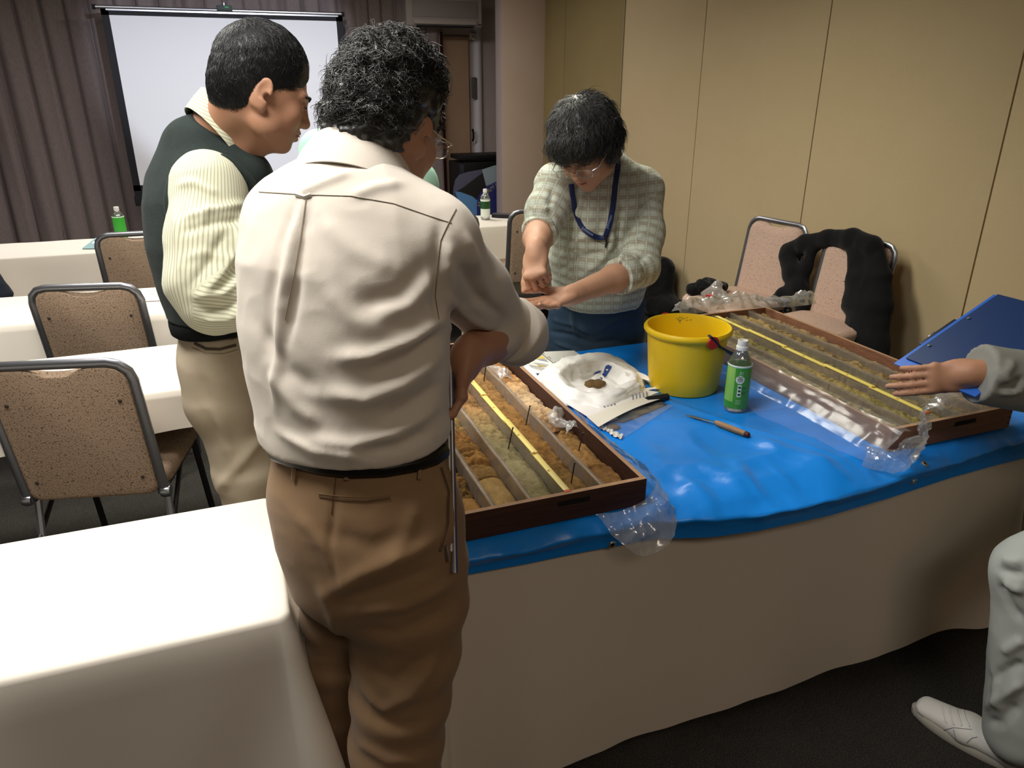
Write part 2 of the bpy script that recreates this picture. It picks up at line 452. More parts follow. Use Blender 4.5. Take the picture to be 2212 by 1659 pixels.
# ------------------------------------------------------------------ ceiling light fittings
for i, (x, y, sx, sy, p, c) in enumerate(LAMPS):
    t = thing('ceiling_light', ['recessed ceiling light above the left tables', 'recessed ceiling light above the blue table', 'recessed ceiling light far left towards the screen', 'recessed ceiling light far right towards the pillar', 'recessed ceiling light over the nearest white table', 'added fill light in the ceiling behind the viewer, left of the square one'][i], 'ceiling light', (x, y, CEIL - 0.05), 0, 'recessed ceiling lights')
    b = MB()
    for s in (-1, 1):
        b.box((x + s * (sx / 2 + 0.03), y, CEIL - 0.025), (0.04, sy + 0.1, 0.05)); b.box((x, y + s * (sy / 2 + 0.03), CEIL - 0.025), (sx + 0.1, 0.04, 0.05))
    obj('frame', b, m_ceil, t, smooth=False)
t = thing('ceiling_light', 'square warm ceiling light behind the viewer', 'ceiling light', (0.9, -1.6, CEIL - 0.05), 0, 'recessed ceiling lights')
b = MB()
for s in (-1, 1):
    b.box((0.9 + s * 0.28, -1.6, CEIL - 0.025), (0.04, 0.6, 0.05)); b.box((0.9, -1.6 + s * 0.28, CEIL - 0.025), (0.6, 0.04, 0.05))
obj('frame', b, m_ceil, t, smooth=False)
pj = thing('projector', 'ceiling projector aimed at the white screen', 'projector', (0.35, 3.15, 2.6))
b = MB(); b.box((0.35, 3.2, 2.66), (0.3, 0.3, 0.1), bev=0.02); obj('housing', b, m_ac, pj)
b = MB(); b.tube([(0.35, 3.2, 2.7), (0.35, 3.2, CEIL)], 0.02, 10); obj('ceiling_mount', b, m_blk, pj)
# ================================================================== tables, cloths, chairs
m_cloth = M('ivory_tablecloth', '#dfd8cc', 0.85, sheen=0.1, bump=(900, 0.05), var=(2, '#d6cec1', 0.5))
m_ttop = M('table_laminate', '#8b7760', 0.5)
m_tleg = M('table_leg_steel', '#55565a', 0.35, metal=0.8)

def folding_table(label, x0, x1, y0, y1, group):
    cx, cy = (x0 + x1) / 2, (y0 + y1) / 2
    t = thing('folding_table', label, 'table', (cx, cy, 0), 0, group)
    b = MB(); b.box((cx, cy, 0.679), (x1 - x0 - 0.02, y1 - y0 - 0.02, 0.03), bev=0.004); obj('tabletop', b, m_ttop, t)
    for sx in (x0 + 0.14, x1 - 0.14):
        for sy in (y0 + 0.07, y1 - 0.07):
            b = MB(); b.tube([(sx, sy, 0.0), (sx, sy, 0.668)], 0.014, 8); obj('leg', b, m_tleg, t)
    return t

def tablecloth(label, x0, x1, y0, y1, drops, seed=0, z=0.70, rot=0, amp=0.028, flare=0.05, cat='tablecloth', mat=None, group=None, nper=360, corner=0.06):
    """drops = hanging length on front, right, back, left"""
    cx, cy = (x0 + x1) / 2, (y0 + y1) / 2; hx, hy = (x1 - x0) / 2, (y1 - y0) / 2; rc = 0.025
    pts = []
    def edge(ax, ay, bx, by, n, nx, ny, side):
        for i in range(n):
            t = i / n; pts.append((ax + (bx - ax) * t, ay + (by - ay) * t, nx, ny, side, 0.0))
    def corner_(ccx, ccy, a0, s0, s1, n=14):
        for i in range(n):
            t = i / n; a = a0 + t * PI / 2; pts.append((ccx + rc * math.cos(a), ccy + rc * math.sin(a), math.cos(a), math.sin(a), s0 + (s1 - s0) * t, math.sin(PI * t)))
    lx, ly = 2 * hx - 2 * rc, 2 * hy - 2 * rc; tot = 2 * (lx + ly); nx_, ny_ = max(8, int(nper * lx / tot)), max(8, int(nper * ly / tot))
    edge(-hx + rc, -hy, hx - rc, -hy, nx_, 0, -1, 0); corner_(hx - rc, -hy + rc, -PI / 2, 0, 1)
    edge(hx, -hy + rc, hx, hy - rc, ny_, 1, 0, 1); corner_(hx - rc, hy - rc, 0, 1, 2)
    edge(hx - rc, hy, -hx + rc, hy, nx_, 0, 1, 2); corner_(-hx + rc, hy - rc, PI / 2, 2, 3)
    edge(-hx, hy - rc, -hx, -hy + rc, ny_, -1, 0, 3); corner_(-hx + rc, -hy + rc, PI, 3, 4)
    A = np.array(pts); n = len(A)
    s = np.cumsum(np.r_[0, np.hypot(np.diff(A[:, 0]), np.diff(A[:, 1]))])
    dr = np.interp(A[:, 4], [0, 1, 2, 3, 4], list(drops) + [drops[0]])
    nz = np.stack([s, s * 0, s * 0 + seed], 1)
    f = 0.5 + 0.5 * np.sin(s * 11 + 2.2 * fbm(nz, 1.6, 2, seed))
    f = f ** 1.6
    f2 = fbm(nz, 4.0, 2, seed + 5)
    dr = dr * (1 + 0.02 * f2) - 0.012 * f
    cn = A[:, 5]
    rings = []
    for k in (0.0, 0.6, 0.93):
        rings.append(np.stack([A[:, 0] * k, A[:, 1] * k, np.full(n, z)], 1))
    rr = 0.012
    for a in (0, 30, 60, 90):
        a = R(a); o = -rr + rr * math.sin(a)
        rings.append(np.stack([A[:, 0] + A[:, 2] * o, A[:, 1] + A[:, 3] * o, np.full(n, z - rr + rr * math.cos(a))], 1))
    for k in range(1, 19):
        t = k / 18
        out = 0.004 + flare * t * (0.5 + 0.5 * dr / max(drops)) * 0.6 + amp * (f - 0.3) * t ** 0.8 * np.minimum(1, dr / 0.35) + corner * cn * t ** 0.9 * np.minimum(1, dr / 0.35) + 0.008 * f2 * t
        # diagonal tension folds running down from the corners
        out = out + 0.012 * np.sin(s * 22 + 6 * t + seed) * np.exp(-((np.abs(s[:, None] - s[cn > 0.9][None]).min(1) / 0.18) ** 2)) * t * np.minimum(1, dr / 0.35)
        rings.append(np.stack([A[:, 0] + A[:, 2] * out, A[:, 1] + A[:, 3] * out, z - rr - (dr - rr) * t], 1))
    P = np.stack(rings, 1)          # (n, rings, 3)
    Pn = P.reshape(-1, 3)
    top = Pn[:, 2] > z - 0.001
    Pn[:, 2] += np.where(top, 0.0015 * fbm(Pn * [1, 1, 0], 5, 3, seed + 9), 0)
    c, si = math.cos(rot), math.sin(rot)
    X = Pn[:, 0] * c - Pn[:, 1] * si + cx; Y = Pn[:, 0] * si + Pn[:, 1] * c + cy
    V = np.stack([X, Y, Pn[:, 2]], 1)
    o = arr_obj('tablecloth', V, gridfaces(n, len(rings), True), mat or m_cloth, auto=0)
    return tag(o, label, cat, group)

G_T = 'cloth covered folding tables'
# near table, lower left of the picture
folding_table('folding table at lower left hidden under the nearest ivory cloth', -1.80, 0.0, 1.15, 1.58, G_T)
tablecloth('long ivory tablecloth on the nearest table at lower left', -1.81, 0.008, 1.142, 1.592, (0.66, 0.655, 0.66, 0.66), seed=3, amp=0.05, flare=0.08, corner=0.07)
folding_table('folding table behind the nearest beige chair, under a short cloth', -1.95, 0.12, 2.375, 2.83, G_T)
tablecloth('short ivory tablecloth on the table behind the nearest chair', -1.96, 0.13, 2.365, 2.84, (0.14, 0.14, 0.14, 0.14), seed=8, amp=0.02, flare=0.02, corner=0.02)
folding_table('folding table in the second row from the screen, under an ivory cloth', -2.33, -0.13, 3.37, 3.81, G_T).rotation_euler = (0, 0, R(-4))
tablecloth('ivory tablecloth on the second row table with loose papers on it', -2.36, -0.10, 3.35, 3.83, (0.2, 0.16, 0.2, 0.2), seed=11, rot=R(-4), amp=0.02, flare=0.02, corner=0.02)
folding_table('folding table in the row nearest the screen, under a pale cloth', -2.59, -0.43, 4.76, 5.19, G_T).rotation_euler = (0, 0, R(-1))
tablecloth('pale tablecloth on the front row table bearing the teal folder', -2.61, -0.41, 4.74, 5.21, (0.5, 0.5, 0.5, 0.5), seed=14, rot=R(-1), amp=0.02, flare=0.02, corner=0.02)
folding_table('folding table in front of the square pillar, under a grey-white cloth', 0.75, 2.5, 4.74, 5.18, G_T)
tablecloth('grey-white tablecloth on the table in front of the pillar', 0.74, 2.51, 4.73, 5.19, (0.5, 0.5, 0.5, 0.5), seed=17, amp=0.02, flare=0.02, corner=0.02)

# ------------------------------------------------------------------ stacking chair
m_uph = M('beige_speckled_upholstery', '#9c8671', 0.9, speck=(260, 0.6, '#62503f'), var=(5, '#a38c77', 0.5), bump=(240, 0.25), spec=0.15)
m_uphp = M('pinkish_speckled_upholstery', '#c2a594', 0.85, speck=(260, 0.62, '#8d7466'), var=(5, '#c9ad9c', 0.5), bump=(240, 0.2), spec=0.15)
m_frame = M('chair_steel', '#8a8b90', 0.3, metal=0.9)
m_framed = M('chair_dark_steel', '#85868b', 0.32, metal=0.85)
m_cleg = M('chair_leg_steel', '#909196', 0.32, metal=0.85)
m_dleg = M('chair_leg_dark', '#3a3a3d', 0.4, metal=0.6)
m_btn = M('chair_screw', '#30261f', 0.5)

def make_chair(label, uph, frame):
    """faces +Y; origin on the floor under the seat"""
    t = thing('stacking_chair', label, 'chair')
    # oval tube loop of the back
    def yb(z): return -0.20 - 0.075 * (z - 0.42) / 0.46
    pts = [(-0.198, yb(0.40), 0.40)]
    for z in (0.55, 0.7, 0.79): pts.append((-0.198, yb(z), z))
    for a in (180, 150, 120, 90): pts.append((-0.138 + 0.06 * math.cos(R(a)), yb(0.8 + 0.06 * math.sin(R(a))), 0.805 + 0.06 * math.sin(R(a))))
    full = pts + [(-x, y, z) for x, y, z in reversed(pts)]
    b = MB(); b.tube(full, 0.0145, 10, flat=((0, 1, 0), 0.72)); obj('back_frame', b, frame, t)
    # padded back panel with the hand dip along its top
    def panel(inset, z0, z1, dip):
        x1 = 0.184 - inset; r = 0.05; o = []
        n = 18
        for i in range(n + 1):                      # top edge left to right with the dip
            u = -1 + 2 * i / n; x = u * (x1 - r); o.append((x, z1 - dip * (0.5 + 0.5 * math.cos(PI * min(1, max(0, abs(u) - 0.12) / 0.55)))))
        for a in (90, 60, 30, 0): o.append((x1 - r + r * math.cos(R(a)), z1 - r + r * math.sin(R(a))))
        for a in (0, -30, -60, -90): o.append((x1 - 0.03 + 0.03 * math.cos(R(a)), z0 + 0.03 + 0.03 * math.sin(R(a))))
        for a in (-90, -120, -150, -180): o.append((-x1 + 0.03 + 0.03 * math.cos(R(a)), z0 + 0.03 + 0.03 * math.sin(R(a))))
        for a in (180, 150, 120): o.append((-x1 + r + r * math.cos(R(a)), z1 - r + r * math.sin(R(a))))
        return o
    rings = []
    for inset, off in ((0.012, -0.012), (0.002, -0.009), (0.0, 0.0), (0.004, 0.016), (0.02, 0.030), (0.05, 0.036)):
        rings.append([Vector((x, yb(z) + off, z)) for x, z in panel(inset, 0.405 + inset, 0.853 - inset, 0.024 if off < 0.01 else 0.010)])
    b = MB(); b.rings(rings); bp = obj('backrest', b, uph, t, auto=60)
    for x in (-0.15, 0.15):
        for z in (0.745, 0.475):
            b = MB(); b.lathe([(0.0055, 0), (0.0055, 0.002), (0.003, 0.004)], seg=10)
            b.xf(Matrix.Translation((x, yb(z) - 0.012, z)) @ Matrix.Rotation(R(90), 4, 'X')); obj('screw_cap', b, m_btn, bp, world=False)
    # seat cushion with rounded corners
    def sq(hx, y0, y1, r, z):
        o = []
        for cx, cy, a0 in ((hx - r, y1 - r, 0), (-hx + r, y1 - r, 90), (-hx + r, y0 + r, 180), (hx - r, y0 + r, 270)):
            for a in (0, 30, 60, 90): o.append(Vector((cx + r * math.cos(R(a0 + a)), cy + r * math.sin(R(a0 + a)), z)))
        return o
    b = MB(); b.rings([sq(0.19, -0.19, 0.235, 0.05, 0.415), sq(0.205, -0.2, 0.25, 0.06, 0.422), sq(0.207, -0.2, 0.252, 0.06, 0.45), sq(0.197, -0.195, 0.243, 0.06, 0.468), sq(0.16, -0.16, 0.2, 0.06, 0.476)])
    obj('seat', b, uph, t, auto=60)
    for s in (-1, 1):
        b = MB(); b.tube([(s * 0.19, -0.16, 0.42), (s * 0.205, -0.235, 0.0)], 0.0125, 8, flat=((0, 1, 0), 0.8)); lg = obj('leg', b, m_cleg, t)
        b = MB(); b.tube([(s * 0.19, 0.16, 0.42), (s * 0.2, 0.235, 0.0)], 0.0115, 8); obj('leg', b, m_dleg, t)
        b = MB(); b.tube([(s * 0.198, -0.2, 0.27), (s * 0.188, 0.0, 0.40), (s * 0.186, 0.1, 0.415)], 0.008, 8); obj('brace', b, m_dleg, t)
        b = MB(); b.box((s * 0.186, 0, 0.408), (0.02, 0.4, 0.016), bev=0.003); obj('seat_rail', b, m_dleg, t)
        b = MB(); b.lathe([(0.017, -0.014), (0.02, -0.006), (0.02, 0.006), (0.017, 0.014)], seg=12)
        b.xf(Matrix.Translation((s * 0.201, yb(0.41), 0.41)) @ Matrix.Rotation(R(90), 4, 'Y')); obj('hinge_bolt', b, m_frame, t)
    return t
chair = make_chair('nearest beige stacking chair, tucked under the short cloth table', m_uph, m_framed)
chair.location = (-0.45, 2.50, 0); chair.rotation_euler = (0, 0, R(-13)); WM[chair.name] = Matrix.Translation(chair.location) @ Matrix.Rotation(R(-13), 4, 'Z')
G_C = 'beige stacking chairs'
chair['group'] = G_C
CH = [((-0.50, 3.42), -13, 'beige stacking chair second from the front at left, before the papers table'),
      ((-0.45, 4.56), -3, 'beige stacking chair in the front row beside the vest wearer, below the green bottle'),
      ((1.19, 4.53), -2, 'beige stacking chair half hidden behind the cream shirt shoulder'),
      ((1.80, 4.52), -3, 'beige stacking chair with dark frame behind the hand of the man in plaid')]
chairs = [dup(chair, (x, y, 0), R(a), lb, G_C) for (x, y), a, lb in CH]
# chairs against the partition face into the room
wall_chair = make_chair('pinkish beige chair against the partition, its back bare', m_uphp, m_frame)
wall_chair.location = (2.62, 3.36, 0); wall_chair.rotation_euler = (0, 0, R(100)); wall_chair['group'] = 'chairs along the partition'
WM[wall_chair.name] = Matrix.Translation(wall_chair.location) @ Matrix.Rotation(R(100), 4, 'Z')
wall_chair2 = dup(wall_chair, (2.66, 2.80, 0), R(98), 'pinkish beige chair against the partition with the black jacket over its back', 'chairs along the partition')

# ------------------------------------------------------------------ things on the left tables
m_teal = M('teal_card', '#8fb2b4', 0.6)
p0, p1, p2, p3 = onz(178, 538, 0.703), onz(232, 537, 0.703), onz(240, 512, 0.703), onz(206, 516, 0.703)
t = thing('folder', 'teal card folder on the front row table', 'folder', (p0.x, p0.y, 0.70))
b = MB(); b.raw([v + Vector((0, 0, dz)) for dz in (0.0, 0.005) for v in (p0, p1, p2, p3)], [(3, 2, 1, 0), (4, 5, 6, 7), (0, 1, 5, 4), (1, 2, 6, 5), (2, 3, 7, 6), (3, 0, 4, 7)]); obj('card_cover', b, m_teal, t, smooth=False)
b = MB(); c = (p0 + p1 + p2 + p3) / 4; b.box(c + Vector((0.0, 0, 0.0062)), (0.07, 0.06, 0.0012)); obj('inner_sheet', b, M('sheet_white', '#dfe3e2', 0.7), t, smooth=False)
m_paper = M('white_paper', '#ece9e4', 0.75)
m_paperg = M('printed_grey', '#8f9296', 0.8)
for (px, py), rz, lb in (((350, 630), 0.12, 'white paper sheet on the second row table, uppermost of the two'), ((352, 640), -0.15, 'white paper sheet on the second row table, lower and nearer')):
    c = onz(px, py, 0.703)
    zt = 0.7025 if rz > 0 else 0.7035
    t = thing('paper_sheet', lb, 'paper', (c.x, c.y, zt), rz, 'papers on the second row table')
    b = MB(); b.box((0, 0, 0.0004), (0.21, 0.15, 0.0008)); obj('sheet', b, m_paper, t, smooth=False, world=False)
    b = MB()
    for k in range(3): b.box((-0.02 + 0.01 * k, 0.05 - 0.022 * k, 0.001), (0.1 - 0.015 * k, 0.006, 0.0004))
    obj('printed_lines', b, m_paperg, t, smooth=False, world=False)

# ------------------------------------------------------------------ plastic tea bottles
m_pet = plastic_film('clear_bottle_plastic', (0.96, 0.98, 0.96), 0.10, 0.2, 0.05)
m_cap = M('white_cap', '#e9e9e4', 0.4)
m_green = M('green_tea_label', '#2f8a2a', 0.45, var=(14, '#6db54a', 0.8, (1, 1, 0.25)))
m_green2 = M('bright_green_label', '#3fae3a', 0.45)
m_wprint = M('white_print', '#dfe9dd', 0.5)
m_gprint = M('dark_green_print', '#1d4a22', 0.5)
def tea_bottle(label, loc, s=1.0, lab=None, z0=0.018, z1=0.135, opened=False):
    t = thing('tea_bottle', label, 'bottle', loc)
    b = MB()
    prof = [(0.024, 0.0), (0.031, 0.003), (0.0328, 0.010), (0.0328, 0.13), (0.0328, 0.137), (0.031, 0.148), (0.026, 0.163), (0.0185, 0.176), (0.0145, 0.182), (0.0135, 0.186)]
    b.lathe(prof, seg=40); obj('bottle_body', b, m_pet, t, world=False, auto=50)
    b = MB(); b.lathe([(0.0333, z0), (0.0336, z0 + 0.001), (0.0336, z1 - 0.004), (0.0333, z1)], seg=40, caps=False); obj('label_sleeve', b, lab or m_green, t, world=False, auto=50)
    b = MB()
    b.lathe([(0.0335, z1 - 0.002), (0.0345, z1 + 0.001), (0.0335, z1 + 0.004)], seg=40, caps=False); obj('label_rim', b, m_wprint, t, world=False)
    if opened:
        b = MB(); b.lathe([(0.0145, 0.183), (0.0165, 0.184), (0.0165, 0.193), (0.0148, 0.194), (0.0148, 0.196), (0.0136, 0.196), (0.0136, 0.199), (0.0142, 0.2), (0.0136, 0.202), (0.0142, 0.204), (0.0136, 0.207), (0.0138, 0.211), (0.0115, 0.211), (0.0112, 0.185)], seg=32); obj('bottle_neck', b, m_cap, t, world=False, auto=50)
    else:
        b = MB(); b.lathe([(0.0145, 0.185), (0.0148, 0.19), (0.0148, 0.205), (0.0135, 0.208)], seg=24); obj('cap', b, m_cap, t, world=False)
    return t
c = onz(262, 515, 0.702)
tea_bottle('green tea bottle with white cap on the front row table by the screen', (c.x + 0.02, 5.0, 0.702), lab=m_green2, z0=0.02, z1=0.15)
bt = tea_bottle('small clear bottle with green label on the table before the pillar', (1.68, 5.0, 0.702), lab=m_wprint, z0=0.02, z1=0.135)
b = MB(); 
for k in range(1):
    b.lathe([(0.0339, 0.075), (0.0341, 0.076), (0.0341, 0.125), (0.0339, 0.126)], seg=40, caps=False)
obj('label_band', b, m_gprint, bt, world=False)
# flat dark remote control on that table
c = onz(1075, 452, 0.71)
t = thing('device_box', 'small flat dark box with a steel edge on the table before the pillar', 'box', (1.83, 5.03, 0.702), R(-35))
b = MB(); b.box((0, 0, 0.012), (0.17, 0.06, 0.022), bev=0.003); obj('box_body', b, m_blk, t, world=False)
b = MB(); b.box((0, 0, 0.0245), (0.165, 0.055, 0.003), bev=0.001); obj('lid', b, m_frame, t, world=False)

# ------------------------------------------------------------------ far corner: black case, folded blue display
m_case = M('black_case_plastic', '#131314', 0.5, bump=(200, 0.1))
cs = thing('black_case', 'black plastic case standing in the far corner beside the pillar', 'case', (2.62, 7.95, 0))
b = MB(); b.box((2.62, 7.95, 0.41), (0.62, 0.34, 0.82), bev=0.02); obj('case_body', b, m_case, cs)
b = MB(); b.box((2.63, 7.95, 0.865), (0.60, 0.34, 0.05), bev=0.02); obj('lid', b, m_case, cs)
b = MB(); b.box((2.36, 7.775, 0.72), (0.05, 0.02, 0.16), bev=0.006); obj('latch', b, M('case_latch', '#33333a', 0.4), cs)
dp = thing('folded_display', 'blue folded display sheet leaning in the far corner before the black case', 'display', (2.5, 7.55, 0))
m_dblue = M('navy_display', '#2b2f6a', 0.5); m_dgrey = M('slate_display', '#5a5a6e', 0.6); m_ddark = M('charcoal_display', '#23211f', 0.7)
m_dpale = M('pale_grey_display', '#93a0a8', 0.5); m_dlb = M('sky_display', '#5f8fc0', 0.5)
def slab(name, pix, Y, mat, th=0.02):
    q = [ony(x, y, Y) for x, y in pix]; n = len(q)
    b = MB(); b.raw([v for v in q] + [v + Vector((0, th, 0)) for v in q], [tuple(range(n)), tuple(range(2 * n - 1, n - 1, -1))] + [(i, n + i, n + (i + 1) % n, (i + 1) % n) for i in range(n)])
    return obj(name, b, mat, dp, smooth=False)
slab('slate_panel', [(980, 470), (980, 410), (984, 390), (993, 378), (1010, 372), (1043, 366), (1064, 360), (1043, 400), (1000, 412)], 7.62, m_dgrey)
slab('charcoal_panel', [(982, 418), (1005, 403), (1043, 374), (1053, 400), (1060, 440), (1015, 444)], 7.58, m_ddark)
slab('pale_panel', [(1042, 367), (1066, 359), (1100, 350), (1100, 395), (1074, 392), (1051, 402)], 7.54, m_dpale)
slab('sky_panel', [(983, 414), (995, 415), (1020, 424), (1040, 440), (1040, 540), (1000, 540), (993, 440)], 7.50, m_dlb)
nv = slab('navy_panel', [(1032, 475), (1031, 440), (1034, 425), (1042, 414), (1052, 404), (1066, 396), (1082, 388), (1100, 380), (1100, 545), (1040, 545)], 7.46, m_dblue)
m_gold = M('tan_print', '#8f8873', 0.6)
for ch, px, py, a, sz in (('W', 1036, 441, 52, 0.075), ('D', 1043, 426, 46, 0.075), ('R', 1050, 419, 42, 0.068), ('A', 1056, 413, 38, 0.066), ('M', 1063, 407, 36, 0.064), ('II', 1072, 400, 34, 0.062)):
    c = ony(px, py, 7.457)
    text_part('letter', ch, sz, m_gold, Matrix.Translation(c) @ Matrix.Rotation(R(90), 4, 'X') @ Matrix.Rotation(R(a), 4, 'Z'), nv, 0.001, shear=0.2)
# ================================================================== the sample table: cloth, tarpaulin, core boxes
TX0, TX1, TY0, TY1 = 0.30, 2.06, 1.262, 2.215
folding_table('folding sample table on the right, front half, hidden under cloth and tarpaulin', TX0, TX1, TY0, 1.735, G_T)
folding_table('folding sample table on the right, rear half, hidden under cloth and tarpaulin', TX0, TX1, 1.745, TY1, G_T)
m_cloth2 = M('off_white_tablecloth', '#d9cfc0', 0.85, sheen=0.1, bump=(900, 0.05))
tablecloth('off-white tablecloth hanging to the floor under the blue tarpaulin', TX0 - 0.012, TX1 + 0.012, TY0 - 0.008, TY1 + 0.008, (0.685, 0.685, 0.5, 0.685), seed=21, amp=0.022, flare=0.035, corner=0.03, mat=m_cloth2, nper=520)

m_tarp = M('blue_tarpaulin', '#1488ea', 0.33, spec=0.5, var=(6, '#107edd', 0.5), bump=(35, 0.12))
def tarp():
    nx, n_top, n_f = 240, 120, 26
    xs = np.linspace(0.285, 2.12, nx)
    e = np.interp(xs, [0.28, 0.6, 0.80, 0.93, 1.05, 1.25, 1.45, 1.7, 1.9, 2.12], [1.214, 1.212, 1.204, 1.165, 1.150, 1.146, 1.160, 1.190, 1.204, 1.21])
    rows = []
    ys = np.linspace(2.232, TY0 - 0.008, n_top)
    for y in ys:
        p = np.stack([xs, np.full(nx, y), np.full(nx, 0.7055)], 1)
        f = np.clip((1.60 - y) / 0.34, 0, 1) * np.clip((xs - 0.82) / 0.1, 0, 1) * np.clip((1.85 - xs) / 0.4, 0, 1)
        z = 0.0006 * fbm(p, 9, 3, 31) + f * 0.009 * np.clip(ridged(p * [1, 0.8, 1], 7, 2, 33) + 0.2, 0, 2)
        # low folded creases of the sheet
        for (ax, ay, bx, by, am, w) in ((0.95, 2.2, 1.38, 1.18, 0.004, 0.012), (0.82, 1.66, 1.6, 1.52, 0.003, 0.010), (1.2, 1.45, 1.34, 1.15, 0.010, 0.03), (1.02, 1.36, 1.06, 1.15, 0.010, 0.03), (0.90, 1.30, 0.93, 1.15, 0.008, 0.025), (1.38, 1.34, 1.5, 1.18, 0.007, 0.025)):
            d = np.abs((xs - ax) * (by - ay) - (y - ay) * (bx - ax)) / math.hypot(bx - ax, by - ay)
            tt = ((xs - ax) * (bx - ax) + (y - ay) * (by - ay)) / ((bx - ax) ** 2 + (by - ay) ** 2)
            z = z + am * np.exp(-(d / w) ** 2) * np.clip(np.minimum(tt, 1.2 - tt) * 5, 0, 1)
        p[:, 2] += np.clip(z, -0.0005, 1)
        rows.append(p)
    zt = rows[-1][:, 2]
    y0 = TY0 - 0.008
    for k in range(1, n_f + 1):
        t = k / n_f
        if t < 0.55:
            u = t / 0.55
            y = y0 + (e - y0) * u; z = zt + (0.694 - zt) * u - 0.018 * u ** 2
        else:
            u = (t - 0.55) / 0.45
            low = np.interp(xs, [0.28, 0.5, 0.9, 1.4, 2.12], [0.640, 0.630, 0.625, 0.622, 0.607])
            y = e + 0.012 * np.sin(PI * min(1, u * 1.4) / 2) + 0.004 * u; z = 0.676 + (low - 0.676) * u
        p = np.stack([xs, y, z], 1)
        bul = np.clip(np.sin(PI * min(1, t * 1.3)), 0, 1)
        p[:, 1] += bul * 0.007 * fbm(np.stack([xs, z * 2, xs * 0], 1), 9, 3, 41)
        p[:, 2] += bul * 0.006 * fbm(np.stack([xs, z * 2, xs * 0 + 3], 1), 10, 3, 43)
        rows.append(p)
    P = np.stack(rows, 1)
    # right edge turns down a little
    xr = P[:, :, 0] - 2.065
    P[:, :, 2] -= np.where(xr > 0, xr * 1.6, 0); P[:, :, 0] -= np.where(xr > 0, xr * 0.55, 0)
    return arr_obj('tarpaulin', P.reshape(-1, 3), gridfaces(nx, n_top + n_f), m_tarp, auto=0)
tp = tag(tarp(), 'glossy blue tarpaulin spread over the sample table with eyelets along its hem', 'tarpaulin')
def bvh_of(o):
    me = o.data; w = WM.get(o.name, Matrix.Identity(4)) if o.parent else Matrix.Translation(o.location)
    return BVHTree.FromPolygons([w @ v.co for v in me.vertices], [tuple(p.vertices) for p in me.polygons])
tb = bvh_of(tp)
m_eye = M('eyelet_metal', '#b9bdb8', 0.35, metal=0.9)
for px, py in ((1997, 1002), (1973, 1040), (1322, 1176)):
    h = hit(tb, px, py)
    if h[0] is None: continue
    nrm = h[1] if h[1].dot(h[0] - CAM) < 0 else -h[1]
    mt = Matrix.Translation(h[0] + nrm * 0.001) @ nrm.to_track_quat('Z', 'Y').to_matrix().to_4x4()
    b = MB(); b.lathe([(0.0045, 0.0), (0.0048, 0.0022), (0.007, 0.0028), (0.0095, 0.0008), (0.0095, -0.001)], seg=24, caps=False); b.xf(mt)
    WM[tp.name] = Matrix.Identity(4)
    ey = obj('eyelet', b, m_eye, tp)
    b = MB(); b.lathe([(0.0047, 0.0003), (0.001, 0.0003)], seg=20); b.xf(mt); obj('eyelet_hole', b, m_blk, ey)

# ------------------------------------------------------------------ core boxes
m_boxd = M('dark_stained_box_wood', '#4a2e22', 0.65, var=(18, '#33201a', 0.7, (0.3, 1, 6)), bump=(60, 0.2, (0.3, 1, 6)))
m_boxl = M('worn_box_wood', '#8a5f45', 0.65, var=(16, '#6b4632', 0.7, (0.3, 1, 6)), bump=(60, 0.2, (0.3, 1, 6)))
m_boxtop = M('raw_wood_edge', '#b08c6c', 0.75, var=(30, '#8c6a50', 0.6, (1, 0.2, 1)))
m_div = M('dusty_divider', '#98897a', 0.7, var=(40, '#7b6d60', 0.7, (0.4, 6, 0.6)))
m_liner = plastic_film('crinkled_liner', (0.97, 0.96, 0.92), 0.14, 0.08, 0.25)
m_div2 = M('dusty_brown_divider', '#7d7064', 0.6, var=(40, '#5e4f45', 0.8, (0.4, 6, 0.6)))
m_black = M('black_stamp', '#151210', 0.8)
